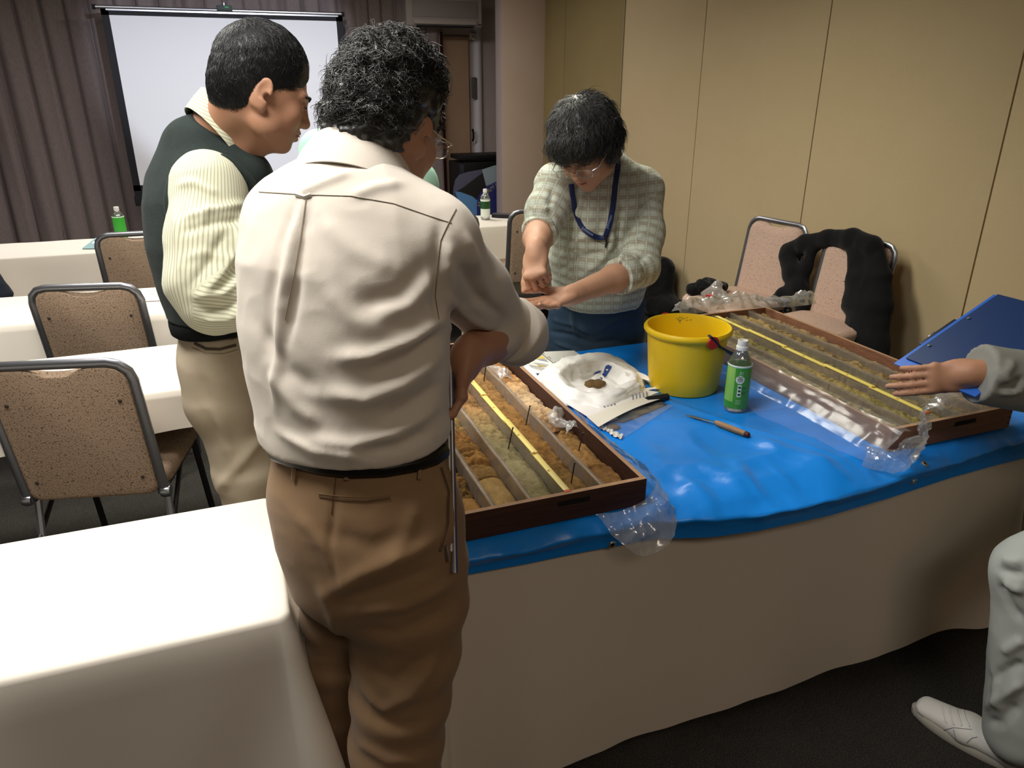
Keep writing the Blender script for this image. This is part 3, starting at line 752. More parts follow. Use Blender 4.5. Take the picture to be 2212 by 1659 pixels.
def core_box(name_label, x0, x1, y0, y1, divs, mside, mfront, mdiv, zt=0.773):
    zb = 0.708
    t = thing('core_box', name_label, 'core box', ((x0 + x1) / 2, (y0 + y1) / 2, zb), 0, 'drill core boxes')
    b = MB(); b.box(((x0 + x1) / 2, (y0 + y1) / 2, zb + 0.004), (x1 - x0 - 0.004, y1 - y0 - 0.004, 0.008)); obj('bottom_board', b, mside, t)
    for nm, cx, cy, sx, sy, mm in (('end_board', (x0 + x1) / 2, y0 + 0.006, x1 - x0, 0.012, mfront), ('end_board', (x0 + x1) / 2, y1 - 0.006, x1 - x0, 0.012, mfront),
                                   ('side_board', x0 + 0.006, (y0 + y1) / 2, 0.012, y1 - y0 - 0.024, mside), ('side_board', x1 - 0.006, (y0 + y1) / 2, 0.012, y1 - y0 - 0.024, mside)):
        b = MB(); b.box((cx, cy, (zb + zt) / 2), (sx, sy, zt - zb), bev=0.0012); o = obj(nm, b, [mm, m_boxtop], t, auto=30)
        for p in o.data.polygons:
            if p.normal.z > 0.9: p.material_index = 1
    for x in divs:
        ys = np.linspace(y0 + 0.012, y1 - 0.012, 60); 
        P = []
        for y in ys:
            w = 0.0040; dz = 0.0015 * math.sin(y * 23 + x * 50)
            P.append([(x - w, y, zb + 0.008), (x - w, y, zt - 0.007 + dz), (x - w * 0.4, y, zt - 0.0055 + dz), (x + w * 0.4, y, zt - 0.0055 + dz), (x + w, y, zt - 0.007 + dz), (x + w, y, zb + 0.008)])
        b = MB(); b.rings([[Vector(v) for v in r] for r in P]); dv = obj('divider', b, mdiv, t, auto=40)
        # crinkled liner film hanging on both faces
        for s in (-1, 1):
            nz = 9; ny = 150; yy = np.linspace(y0 + 0.013, y1 - 0.013, ny); zz = np.linspace(zb + 0.02, zt - 0.001, nz)
            Y, Z = np.meshgrid(yy, zz, indexing='ij'); pp = np.stack([Y.ravel(), Z.ravel() * 0.25, np.full(Y.size, x * 9 + s)], 1)
            rr = ridged(pp, 38, 2, 5).reshape(Y.shape)
            G = np.stack([x + s * (0.0042 + 0.0022 * np.clip(rr, -0.5, 1.2) * (1.2 - (Z - zb) / (zt - zb))), Y, Z + 0.002 * np.sin(Y * 60 + x * 30)], -1)
            arr_obj('liner_film', G.reshape(-1, 3), gridfaces(ny, nz), m_liner, dv, auto=0)
    b = MB(); b.box(((x0 + x1) / 2 + 0.04, y0 - 0.0008, (zb + zt) / 2 + 0.012), (0.075, 0.0012, 0.012), bev=0.0004); obj('handle_slot', b, m_black, t)
    return t
BL = (0.352, 0.786, 1.243, 2.285)
BR = (1.494, 1.922, 1.243, 2.280)
divL = [0.432, 0.516, 0.600, 0.684]
divR = [1.580, 1.664, 1.748, 1.832]
box_left = core_box('dark stained wooden core box beside the cream shirt wearer, full of orange soil', *BL[:2], *BL[2:], divL, m_boxd, m_boxd, m_div)
box_right = core_box('brown wooden core box at the right, wrapped in clear plastic', *BR[:2], *BR[2:], divR, m_boxl, m_boxl, m_div2)
# writing-like stamp marks left out; nails on the end boards
for t_, bx in ((box_left, BL), (box_right, BR)):
    for k in range(3):
        b = MB(); b.lathe([(0.0022, 0), (0.0022, 0.001), (0.001, 0.0014)], seg=8); b.xf(Matrix.Translation((bx[1] - 0.006, bx[2], 0.722 + 0.018 * k)) @ Matrix.Rotation(R(90), 4, 'X')); obj('nail', b, m_blk, t_)

m_soil = M('moist_soil', '#ffffff', 0.95, attr='tone', bump=(420, 0.55), spec=0.12)
def soil(label, x0, x1, y0, y1, fn, top=0.746, seed=0, group=None, ny=None, lump=0.004, round_=0.7):
    """heap of soil between x0..x1, y0..y1; fn(v)->(height scale, roughness scale, sRGB colour) along the core, v in 0 (near) .. 1 (far)"""
    nx = 26; ny = ny or int((y1 - y0) / 0.0032) + 2
    u = np.linspace(-1, 1, nx); v = np.linspace(0, 1, ny)
    U, V = np.meshgrid(u, v, indexing='ij')
    X = (x0 + x1) / 2 + U * (x1 - x0) / 2; Y = y0 + V * (y1 - y0)
    P = np.stack([X.ravel(), Y.ravel(), np.zeros(X.size)], 1)
    hs = np.zeros(ny); rs = np.zeros(ny); col = np.zeros((ny, 3))
    for j, vv in enumerate(v):
        h, r_, c = fn(vv); hs[j] = h; rs[j] = r_; q_ = np.array(lin(c)); col[j] = (q_ * 0.8 + q_.mean() * 0.2) * 0.9
    prof = (1 - round_) + round_ * np.sqrt(np.clip(1 - (np.abs(U) * 0.97) ** 2, 0, 1))
    n1 = fbm(P, 26, 3, seed).reshape(U.shape); n2 = fbm(P, 85, 3, seed + 3).reshape(U.shape); n3 = vnoise(P, 260, seed + 6).reshape(U.shape)
    zb = 0.718
    endf = np.clip(np.minimum(V, 1 - V) * (y1 - y0) / 0.006, 0, 1) ** 0.5
    H = (top - zb) * hs[None] * prof
    Z = zb + np.maximum(0.002, (H + lump * rs[None] * (1.1 * n1 + 0.7 * n2 + 0.25 * n3)) * endf)
    C = col[None] * (1 + 0.18 * n1[..., None] + 0.25 * n2[..., None] * rs[None, :, None] + 0.12 * n3[..., None])
    top_V = np.stack([X, Y, Z], -1)
    fr = gridfaces(nx, ny)
    # closed skirt and base
    ring = [(i, 0) for i in range(nx)] + [(nx - 1, j) for j in range(1, ny)] + [(i, ny - 1) for i in range(nx - 2, -1, -1)] + [(0, j) for j in range(ny - 2, 0, -1)]
    idx = [i * ny + j for i, j in ring]; base0 = nx * ny
    Vb = top_V.reshape(-1, 3)[idx].copy(); Vb[:, 2] = 0.7165
    n = len(idx)
    sk = np.array([[idx[k], idx[(k + 1) % n], base0 + (k + 1) % n, base0 + k] for k in range(n)])
    Vall = np.concatenate([top_V.reshape(-1, 3), Vb]); F = np.concatenate([fr, sk])
    Call = np.clip(np.concatenate([C.reshape(-1, 3), C.reshape(-1, 3)[idx]]), 0.002, 1)
    o = arr_obj('soil_core', Vall, F, m_soil, auto=0, col=Call)
    return tag(o, label, 'soil core', group)
def ramp_fn(stops):
    """stops: (v, height, rough, colour)"""
    def f(v):
        for a, b_ in zip(stops[:-1], stops[1:]):
            if v <= b_[0]:
                t = (v - a[0]) / max(1e-6, b_[0] - a[0]); t = min(1, max(0, t))
                ca = [int(a[3][i:i + 2], 16) / 255 for i in (1, 3, 5)]; cb = [int(b_[3][i:i + 2], 16) / 255 for i in (1, 3, 5)]
                return a[1] + (b_[1] - a[1]) * t, a[2] + (b_[2] - a[2]) * t, [p + (q - p) * t for p, q in zip(ca, cb)]
        return stops[-1][1], stops[-1][2], stops[-1][3]
    return f
GS = 'soil cores in the left core box'
e = 0.006
ya, yb_ = BL[2] + 0.014, BL[3] - 0.014
cols = [(0.364 + 0.001, divL[0] - e), (divL[0] + e, divL[1] - e), (divL[1] + e, divL[2] - e), (divL[2] + e, divL[3] - e), (divL[3] + e, BL[1] - 0.016)]
# column 1 (beside the belt): smooth near piece, cracked crumbs beyond
soil('smooth ochre soil core nearest the cream shirt wearer, in the first column', *cols[0], ya, ya + 0.10, ramp_fn([(0, 0.8, 0.3, '#b9832f'), (1, 0.9, 0.4, '#a8762b')]), seed=1, group=GS, lump=0.002)
soil('dark cracked crumbly soil core in the first column, behind the smooth ochre piece', *cols[0], ya + 0.105, yb_, ramp_fn([(0, 0.7, 2.6, '#7c571f'), (0.3, 0.75, 2.4, '#8a6425'), (1, 0.8, 1.8, '#96702f')]), seed=2, group=GS)
# column 2
soil('smooth tan cylinder of soil core at the near end of the second column', *cols[1], ya, ya + 0.165, ramp_fn([(0, 0.96, 0.35, '#a8823f'), (0.6, 1.0, 0.3, '#b08c48'), (1, 0.97, 0.5, '#a37d38')]), seed=3, group=GS, lump=0.0016, round_=0.95)
soil('short broken slice of soil core behind the tan cylinder in the second column', *cols[1], ya + 0.172, ya + 0.245, ramp_fn([(0, 0.9, 1.0, '#8d6728'), (0.5, 0.95, 0.8, '#9a7330'), (1, 0.8, 1.6, '#8a6224')]), seed=4, group=GS, round_=0.9)
soil('crumbled orange soil core in the far part of the second column', *cols[1], ya + 0.25, yb_, ramp_fn([(0, 0.7, 2.0, '#a87526'), (0.12, 0.85, 1.4, '#9a6c26'), (0.2, 0.7, 2.4, '#8f5d18'), (0.3, 0.8, 1.3, '#9c7a3a'), (0.45, 0.75, 1, '#a0803f'), (1, 0.8, 1, '#a57a3a')]), seed=5, group=GS)
# column 3, under the rule
soil('sandy grey-green to brown soil core beside the yellow rule in the third column', *cols[2], ya, yb_, ramp_fn([(0, 0.72, 0.7, '#93824e'), (0.12, 0.75, 0.6, '#978a5c'), (0.3, 0.78, 0.7, '#9a8c5c'), (0.42, 0.85, 1.2, '#a48a52'), (0.55, 0.9, 1.2, '#a97a3c'), (0.7, 0.9, 1.1, '#a8783a'), (1, 0.9, 1.1, '#a9773a')]), seed=6, group=GS, round_=0.45)
# column 4
soil('brown soil core in the fourth column with nails standing in it', *cols[3], ya, yb_, ramp_fn([(0, 0.75, 0.8, '#8f6c2f'), (0.1, 0.8, 0.7, '#8f6826'), (0.16, 0.5, 1.5, '#7a571e'), (0.22, 0.85, 1.0, '#98691f'), (0.45, 0.9, 0.9, '#9a6a22'), (0.7, 0.92, 1, '#a87a38'), (1, 0.92, 1, '#ab7f40')]), seed=7, group=GS, round_=0.5)
# column 5, outermost
soil('lumpy brown soil core at the near end of the fifth column', *cols[4], ya, ya + 0.125, ramp_fn([(0, 0.85, 0.9, '#7a5522'), (0.5, 0.92, 0.9, '#94692a'), (1, 0.9, 1.2, '#7a5220')]), seed=8, group=GS, round_=0.85)
soil('layered brown soil core in the middle of the fifth column', *cols[4], ya + 0.13, ya + 0.345, ramp_fn([(0, 0.85, 1.1, '#9c6f2b'), (0.6, 0.95, 0.9, '#a87a32'), (0.9, 0.8, 1.6, '#8a6327'), (1, 0.6, 1.5, '#5c3d17')]), seed=9, group=GS, round_=0.8)
soil('pale pinkish and orange soil core in the far part of the fifth column', *cols[4], ya + 0.375, yb_, ramp_fn([(0, 0.55, 2.2, '#a0703c'), (0.1, 0.85, 1.8, '#c9a06a'), (0.3, 0.92, 1.2, '#d8b585'), (0.45, 0.95, 1.1, '#d0a060'), (0.6, 0.95, 1.0, '#c48338'), (1, 0.95, 1, '#c99248')]), seed=10, group=GS, round_=0.6)
GS2 = 'soil cores in the right core box'
ya2, yb2 = BR[2] + 0.014, BR[3] - 0.014
xR = [BR[0] + 0.014] + divR + [BR[1] - 0.014]
sp_ = [('drab olive soil core in the column nearest the tea bottle, right box', ['#93814a', '#857742', '#a08c50']), ('mottled olive-brown soil core left of the yellow rule, right box', ['#96863e', '#857a36', '#a58c42']),
       ('dark olive soil core just right of the yellow rule, right box', ['#84773e', '#8e7f4a', '#887642']), ('ochre-brown soil core in the fourth column, right box', ['#9c7d3a', '#a68848', '#93783e']),
       ('tan soil core in the column nearest the wall chairs, right box', ['#ad8d57', '#a0804c', '#ab925e'])]
for k, (lb, cc) in enumerate(sp_):
    x0, x1 = xR[k] + e, xR[k + 1] - e
    st = [(0, 0.8, 0.9, cc[0])]
    rr = random.Random(40 + k)
    for v in (0.15, 0.3, 0.42, 0.55, 0.7, 0.85): st.append((v, rr.uniform(0.75, 0.95), rr.uniform(0.6, 1.5), cc[rr.randrange(3)]))
    st.append((1, 0.85, 1, cc[1]))
    soil(lb, x0, x1, ya2, yb2, ramp_fn(st), top=0.763, seed=20 + k, group=GS2, round_=0.45)

# nails pushed into the left cores
m_nail = M('rusty_nail', '#4a3f36', 0.5, metal=0.6)
nails = [((1253, 905), (1240, 895), 'nail standing in the fifth column beside the layered brown core'), ((1227, 1026), (1236, 990), None)]
NL = [(0.722, 1.462, 'steel nail standing in the layered core of the fifth column'), (0.642, 1.33, 'steel nail in the fourth column, the nearest of its nails'), (0.662, 1.66, 'steel nail in the fourth column halfway along the box'),
      (0.655, 1.99, 'steel nail in the fourth column at the far end'), (0.572, 1.55, 'steel nail leaning in the third column beside the yellow rule'), (0.735, 2.02, 'steel nail in the pale far core of the fifth column')]
for i, (x, y, lb) in enumerate(NL):
    o = thing('nail', lb, 'nail', (x, y, 0.735), 0, 'nails in the left core box')
    lean = Vector((0.012 if i % 2 else 0.016, 0.008, 0.055))
    b = MB(); b.tube([(x, y, 0.735), Vector((x, y, 0.735)) + lean], 0.0016, 6); obj('shank', b, m_nail, o)
    b = MB(); b.lathe([(0.003, -0.0006), (0.003, 0.0006)], seg=10); b.xf(Matrix.Translation(Vector((x, y, 0.735)) + lean)); obj('head', b, m_nail, o)

# ------------------------------------------------------------------ folding rules
def rule_material():
    m = bpy.data.materials.new('yellow_rule_print'); m.use_nodes = True; nt = m.node_tree; n = nt.nodes; L = nt.links
    bs = n['Principled BSDF']; bs.inputs['Roughness'].default_value = 0.45
    tc = n.new('ShaderNodeTexCoord'); sx = n.new('ShaderNodeSeparateXYZ'); L.new(tc.outputs['Object'], sx.inputs[0])
    def math_(op, a, v=None):
        k = n.new('ShaderNodeMath'); k.operation = op; L.new(a, k.inputs[0])
        if v is not None: k.inputs[1].default_value = v
        return k.outputs[0]
    # a tick every 5 mm on the outer half of the face
    w = math_('PINGPONG', math_('MULTIPLY', sx.outputs['Y'], 200.0), 0.5)
    tick = math_('LESS_THAN', w, 0.12)
    side = math_('GREATER_THAN', sx.outputs['X'], 0.001)
    f = n.new('ShaderNodeMath'); f.operation = 'MULTIPLY'; L.new(tick, f.inputs[0]); L.new(side, f.inputs[1])
    mx = n.new('ShaderNodeMix'); mx.data_type = 'RGBA'; L.new(f.outputs[0], mx.inputs['Factor'])
    mx.inputs['A'].default_value = lin('#ecd873') + (1,); mx.inputs['B'].default_value = lin('#a38a3c') + (1,)
    L.new(mx.outputs['Result'], bs.inputs['Base Color']); return m
m_rule = rule_material()
m_redp = M('red_print', '#c4502e', 0.6)
def folding_rule(label, x, y0, z, n, seg=0.2, w=0.0145):
    t = thing('folding_rule', label, 'ruler', (x, y0, z), 0, 'yellow folding rules')
    for k in range(n):
        zz = 0.0032 * (k % 2)
        s0 = k * (seg - 0.012)
        b = MB(); b.box((0, s0 + seg / 2, zz + 0.0016), (w, seg, 0.003), bev=0.0008); o = obj('rule_segment', b, m_rule, t, world=False)
        for q in (0.0, 0.1):
            if s0 + q < 0.03: continue
            lab = str(100 - int(round((s0 + q) * 10)) * 10)
            text_part('digits', lab, 0.009, m_redp, Matrix.Translation((-0.0022, s0 + q, zz + 0.0033)) @ Matrix.Rotation(R(90), 4, 'Z'), o, 0.0001, world=False)
            o.children[-1].matrix_parent_inverse = Matrix.Identity(4)
    b = MB(); b.box((0, 0.004, 0.0018), (w + 0.001, 0.009, 0.004), bev=0.0008); obj('end_cap', b, m_redp, t, world=False)
    return t
folding_rule('yellow folding rule lying on the middle divider of the left core box', divL[2] - 0.001, 1.252, 0.770, 5)
r2 = folding_rule('yellow folding rule lying along the right core box', divR[1] + 0.002, 1.29, 0.770, 5)
# ================================================================== sculpting with distance fields
class SDF:
    def __init__(s, lo, hi, h):
        s.lo = np.array(lo, float); s.h = h
        s.n = np.ceil((np.array(hi) - s.lo) / h).astype(int) + 1
        s.f = np.full(s.n, 0.5, np.float32)
    def _sub(s, lo, hi):
        a = np.clip(np.floor((np.array(lo) - s.lo) / s.h).astype(int), 0, s.n); b = np.clip(np.ceil((np.array(hi) - s.lo) / s.h).astype(int) + 1, 0, s.n)
        if (b <= a).any(): return None, None
        sl = tuple(slice(a[i], b[i]) for i in range(3))
        ax = [s.lo[i] + s.h * np.arange(a[i], b[i]) for i in range(3)]
        return sl, (ax[0][:, None, None], ax[1][None, :, None], ax[2][None, None, :])
    def put(s, fn, lo, hi, k=0.02, mode='add'):
        m = k + 3 * s.h
        sl, X = s._sub(np.array(lo) - m, np.array(hi) + m)
        if sl is None: return
        d = fn(X).astype(np.float32); a = s.f[sl]
        if mode == 'add':
            if k > 0:
                h = np.clip(0.5 + 0.5 * (a - d) / k, 0, 1); s.f[sl] = a + (d - a) * h - k * h * (1 - h)
            else: s.f[sl] = np.minimum(a, d)
        else:                                                    # carve
            h = np.clip(0.5 - 0.5 * (a + d) / k, 0, 1); s.f[sl] = a + (-d - a) * h + k * h * (1 - h)
    def cap(s, a, b, ra, rb, k=0.02, mode='add'):
        a = np.array(a, float); b = np.array(b, float); ab = b - a; L2 = max(1e-12, ab @ ab); r = max(ra, rb)
        def fn(X):
            px, py, pz = X[0] - a[0], X[1] - a[1], X[2] - a[2]
            t = np.clip((px * ab[0] + py * ab[1] + pz * ab[2]) / L2, 0, 1)
            return np.sqrt((px - ab[0] * t) ** 2 + (py - ab[1] * t) ** 2 + (pz - ab[2] * t) ** 2) - (ra + (rb - ra) * t)
        s.put(fn, np.minimum(a, b) - r, np.maximum(a, b) + r, k, mode)
    def ell(s, c, r, rot=None, k=0.02, mode='add'):
        c = np.array(c, float); r = np.array(r, float); rm = np.array(rot)[:3, :3] if rot is not None else np.eye(3)
        def fn(X):
            px, py, pz = X[0] - c[0], X[1] - c[1], X[2] - c[2]
            q = [px * rm[0, i] + py * rm[1, i] + pz * rm[2, i] for i in range(3)]
            k0 = np.sqrt((q[0] / r[0]) ** 2 + (q[1] / r[1]) ** 2 + (q[2] / r[2]) ** 2)
            k1 = np.sqrt((q[0] / r[0] ** 2) ** 2 + (q[1] / r[1] ** 2) ** 2 + (q[2] / r[2] ** 2) ** 2)
            return k0 * (k0 - 1) / np.maximum(k1, 1e-6)
        R_ = np.full(3, r.max()); s.put(fn, c - R_, c + R_, k, mode)
    def gcone(s, a, b, ra, rb, xax, k=0.02, mode='add', cap=1.0):
        """tapered cone of elliptic section: ra=(half width along xax, half depth)"""
        a = np.array(a, float); b = np.array(b, float); ab = b - a; L = np.linalg.norm(ab); w = ab / L
        x = np.array(xax, float); x = x - w * (x @ w); x /= np.linalg.norm(x); y = np.cross(w, x); r = max(*ra, *rb)
        def fn(X):
            px, py, pz = X[0] - a[0], X[1] - a[1], X[2] - a[2]
            l = px * w[0] + py * w[1] + pz * w[2]; t = np.clip(l / L, 0, 1); e = (l - t * L)
            u = px * x[0] + py * x[1] + pz * x[2]; v = px * y[0] + py * y[1] + pz * y[2]
            A = ra[0] + (rb[0] - ra[0]) * t; B = ra[1] + (rb[1] - ra[1]) * t; C = np.minimum(A, B) * cap
            k0 = np.sqrt((u / A) ** 2 + (v / B) ** 2 + (e / C) ** 2); k1 = np.sqrt((u / A ** 2) ** 2 + (v / B ** 2) ** 2 + (e / C ** 2) ** 2)
            return k0 * (k0 - 1) / np.maximum(k1, 1e-6)
        s.put(fn, np.minimum(a, b) - r, np.maximum(a, b) + r, k, mode)
    def plane_cut(s, p, n, k=0.0, lo=None, hi=None):
        """removes what lies on the side n points to (inside lo..hi)"""
        p = np.array(p, float); n = np.array(n, float) / np.linalg.norm(n)
        sl, X = s._sub(lo if lo is not None else s.lo, hi if hi is not None else s.lo + s.h * s.n)
        d = ((X[0] - p[0]) * n[0] + (X[1] - p[1]) * n[1] + (X[2] - p[2]) * n[2]).astype(np.float32)
        s.f[sl] = np.maximum(s.f[sl], d)
    def mesh(s, smooth=2):
        f = s.f; f[0] = f[-1] = 0.5; f[:, 0] = f[:, -1] = 0.5; f[:, :, 0] = f[:, :, -1] = 0.5
        ins = f < 0
        c8 = [(i, j, k) for i in (0, 1) for j in (0, 1) for k in (0, 1)]
        nx, ny, nz = f.shape
        anyc = np.zeros((nx - 1, ny - 1, nz - 1), np.uint8)
        for i, j, k in c8: anyc += ins[i:nx - 1 + i, j:ny - 1 + j, k:nz - 1 + k]
        ci, cj, ck = np.nonzero((anyc > 0) & (anyc < 8))
        N = len(ci); vals = np.stack([f[ci + i, cj + j, ck + k] for i, j, k in c8], 1)
        acc = np.zeros((N, 3)); cnt = np.zeros(N)
        for a in range(8):
            for b in range(a + 1, 8):
                A, B = np.array(c8[a]), np.array(c8[b])
                if np.abs(A - B).sum() != 1: continue
                fa, fb = vals[:, a], vals[:, b]; m = (fa < 0) != (fb < 0)
                t = fa[m] / (fa[m] - fb[m]); acc[m] += A + t[:, None] * (B - A); cnt[m] += 1
        V = s.lo + s.h * (np.stack([ci, cj, ck], 1) + acc / cnt[:, None])
        idx = np.full((nx - 1, ny - 1, nz - 1), -1, np.int32); idx[ci, cj, ck] = np.arange(N)
        Fs = []
        for ax in range(3):
            sa = [slice(None)] * 3; sb = [slice(None)] * 3; sa[ax] = slice(0, -1); sb[ax] = slice(1, None)
            ia, ib = ins[tuple(sa)], ins[tuple(sb)]; I = np.nonzero(ia != ib); fl = ia[I]
            o = [1, 2] if ax == 0 else ([2, 0] if ax == 1 else [0, 1])
            def cell(d1, d2):
                q = [I[0].copy(), I[1].copy(), I[2].copy()]; q[o[0]] = q[o[0]] - d1; q[o[1]] = q[o[1]] - d2; return idx[q[0], q[1], q[2]]
            q = np.stack([cell(1, 1), cell(0, 1), cell(0, 0), cell(1, 0)], 1)
            q[~fl] = q[~fl][:, ::-1]
            Fs.append(q)
        F = np.concatenate(Fs); F = F[(F >= 0).all(1)]
        return smooth_mesh(V, F, smooth), F
def smooth_mesh(V, F, it=1, lam=0.5):
    E = np.concatenate([F[:, [0, 1]], F[:, [1, 2]], F[:, [2, 3]], F[:, [3, 0]]]); n = len(V)
    for k in range(it * 2):
        l = lam if k % 2 == 0 else -lam * 0.96
        c = np.bincount(E[:, 0], minlength=n) + np.bincount(E[:, 1], minlength=n)
        a = np.stack([np.bincount(E[:, 0], V[E[:, 1], d], n) + np.bincount(E[:, 1], V[E[:, 0], d], n) for d in range(3)], 1) / np.maximum(c, 1)[:, None]
        V = V + l * (a - V)
    return V
def normals(V, F):
    n = np.cross(V[F[:, 2]] - V[F[:, 0]], V[F[:, 3]] - V[F[:, 1]]); N = np.zeros_like(V)
    for k in range(4):
        for d in range(3): N[:, d] += np.bincount(F[:, k], n[:, d], len(V))
    return N / np.maximum(np.linalg.norm(N, axis=1), 1e-12)[:, None]
def seg_dist(V, pts):
    """distance to a polyline and the arc position 0..1"""
    pts = np.array(pts, float); best = np.full(len(V), 9.0); pos = np.zeros(len(V)); n = len(pts) - 1
    for k in range(n):
        a, b = pts[k], pts[k + 1]; ab = b - a; t = np.clip(((V - a) @ ab) / max(1e-12, ab @ ab), 0, 1)
        d = np.linalg.norm(V - a - t[:, None] * ab, axis=1); m = d < best; best[m] = d[m]; pos[m] = (k + t[m]) / n
    return best, pos
def fold(V, N, pts, amp, w):
    """raises (amp>0) or sinks a fold along a polyline, fading at its ends"""
    d, t = seg_dist(V, pts); e = np.clip(np.minimum(t, 1 - t) * 6, 0, 1)
    return V + N * (amp * np.exp(-(d / w) ** 2) * (0.25 + 0.75 * e))[:, None]
def tree_of(V, F): return BVHTree.FromPolygons([Vector(v) for v in V], [tuple(int(i) for i in f) for f in F])
def project(tree, pix, lift=0.0):
    out = []
    for x, y in pix:
        h = hit(tree, x, y)
        if h[0] is None: continue
        n = h[1] if h[1].dot(h[0] - CAM) < 0 else -h[1]
        out.append(h[0] + n * lift)
    return out
def dense(pix, step=12):
    out = []
    for (a, b), (c, d) in zip(pix[:-1], pix[1:]):
        n = max(1, int(math.hypot(c - a, d - b) / step))
        out += [(a + (c - a) * i / n, b + (d - b) * i / n) for i in range(n)]
    return out + [pix[-1]]
def pix_fold(V, F, folds):
    """folds: list of (pixel polyline, amplitude, width) measured on the photograph, laid on the surface"""
    N = normals(V, F); tr = tree_of(V, F); D = V.copy()
    for pix, amp, w in folds:
        pts = project(tr, dense(pix, 25))
        if len(pts) >= 2: D = D + (fold(V, N, pts, amp * 1.35, w * 0.8) - V)
    return D
def seam(name, tree, pix, r, mat, parent, lift=0.0004, label=None, step=8):
    pts = project(tree, dense(pix, step), lift)
    if len(pts) < 2: return None
    b = MB(); b.tube(pts, r, 5); return obj(name, b, mat, parent, label=label)
def az(deg): return Vector((math.sin(R(deg)), math.cos(R(deg)), 0))
def frame(origin, facing, pitch=0, roll=0, s=1.0):
    """local: x right, y forward, z up; facing azimuth clockwise from +Y, pitch>0 looks down"""
    return Matrix.Translation(origin) @ Matrix.Rotation(R(-facing), 4, 'Z') @ Matrix.Rotation(R(-pitch), 4, 'X') @ Matrix.Rotation(R(roll), 4, 'Y') @ Matrix.Scale(s, 4)
def rot_of(m): return np.array(m.to_3x3().normalized())

def head_prims(S, m, s=1.0, ears=True, nose=1.0, jaw=1.0):
    """head about 0.235 m tall, origin between the ears"""
    T = lambda x, y, z: tuple(m @ Vector((x, y, z))); Q = rot_of(m)
    def E(c, r, k=0.015, mode='add', rot=None): S.ell(T(*c), [v * s for v in r], Q if rot is None else Q @ np.array(rot.to_3x3()), k, mode)
    def C(a, b, ra, rb, k=0.012, mode='add'): S.cap(T(*a), T(*b), ra * s, rb * s, k, mode)
    E((0, -0.012, 0.038), (0.074, 0.094, 0.084))                    # skull
    E((0, 0.030, -0.012), (0.064, 0.062, 0.078), 0.03)               # face
    E((0, 0.040, -0.062), (0.050 * jaw, 0.044, 0.038), 0.03)         # jaw
    E((0, 0.070, -0.088), (0.022, 0.018, 0.016), 0.022)              # chin
    for sx in (-1, 1):
        E((sx * 0.040, 0.062, -0.022), (0.022, 0.020, 0.020), 0.022) # cheek bone
        E((sx * 0.052 * jaw, 0.012, -0.060), (0.016, 0.028, 0.026), 0.025)
        C((sx * 0.012, 0.088, 0.024), (sx * 0.046, 0.072, 0.024), 0.008, 0.007, 0.014)   # brow
        S.ell(T(sx * 0.031, 0.094, 0.006), [0.018 * s, 0.012 * s, 0.011 * s], Q, 0.012, 'carve')
        E((sx * 0.031, 0.077, 0.005), (0.0135, 0.0125, 0.0115), 0.004)   # lidded eye
        C((sx * 0.020, 0.0895, 0.0045), (sx * 0.042, 0.0835, 0.0045), 0.0016, 0.0014, 0.002)  # lid edge
    C((0, 0.086, 0.018), (0, 0.103 * (0.5 + 0.5 * nose), -0.022), 0.008, 0.0105, 0.012)
    E((0, 0.103 * (0.5 + 0.5 * nose), -0.026), (0.0125, 0.012, 0.0105), 0.008)
    for sx in (-1, 1):
        E((sx * 0.0125, 0.091, -0.029), (0.0075, 0.0095, 0.0075), 0.006)
        S.ell(T(sx * 0.0065, 0.098, -0.0365), [0.0035 * s, 0.005 * s, 0.003 * s], Q, 0.004, 'carve')
    E((0, 0.080, -0.052), (0.026, 0.016, 0.016), 0.014)
    C((-0.020, 0.082, -0.0535), (0, 0.0955, -0.050), 0.0038, 0.0055, 0.006); C((0.020, 0.082, -0.0535), (0, 0.0955, -0.050), 0.0038, 0.0055, 0.006)
    C((-0.018, 0.082, -0.0605), (0, 0.093, -0.0625), 0.004, 0.006, 0.006); C((0.018, 0.082, -0.0605), (0, 0.093, -0.0625), 0.004, 0.006, 0.006)
    C((-0.024, 0.087, -0.0565), (0, 0.1005, -0.0562), 0.0016, 0.002, 0.004, 'carve'); C((0.024, 0.087, -0.0565), (0, 0.1005, -0.0562), 0.0016, 0.002, 0.004, 'carve')
    if ears:
        for sx in (-1, 1):
            er = Matrix.Rotation(R(sx * -24), 4, 'Z') @ Matrix.Rotation(R(-12), 4, 'X')
            E((sx * 0.079, -0.012, -0.004), (0.0075, 0.020, 0.033), 0.007, rot=er)
            E((sx * 0.077, -0.004, -0.030), (0.007, 0.010, 0.012), 0.008, rot=er)
            ex = sx * 0.0875
            S.ell(T(ex, -0.010, 0.004), [0.0055 * s, 0.011 * s, 0.019 * s], Q @ np.array(er.to_3x3()), 0.005, 'carve')
            S.ell(T(sx * 0.083, -0.001, -0.010), [0.006 * s, 0.007 * s, 0.008 * s], Q, 0.005, 'carve')
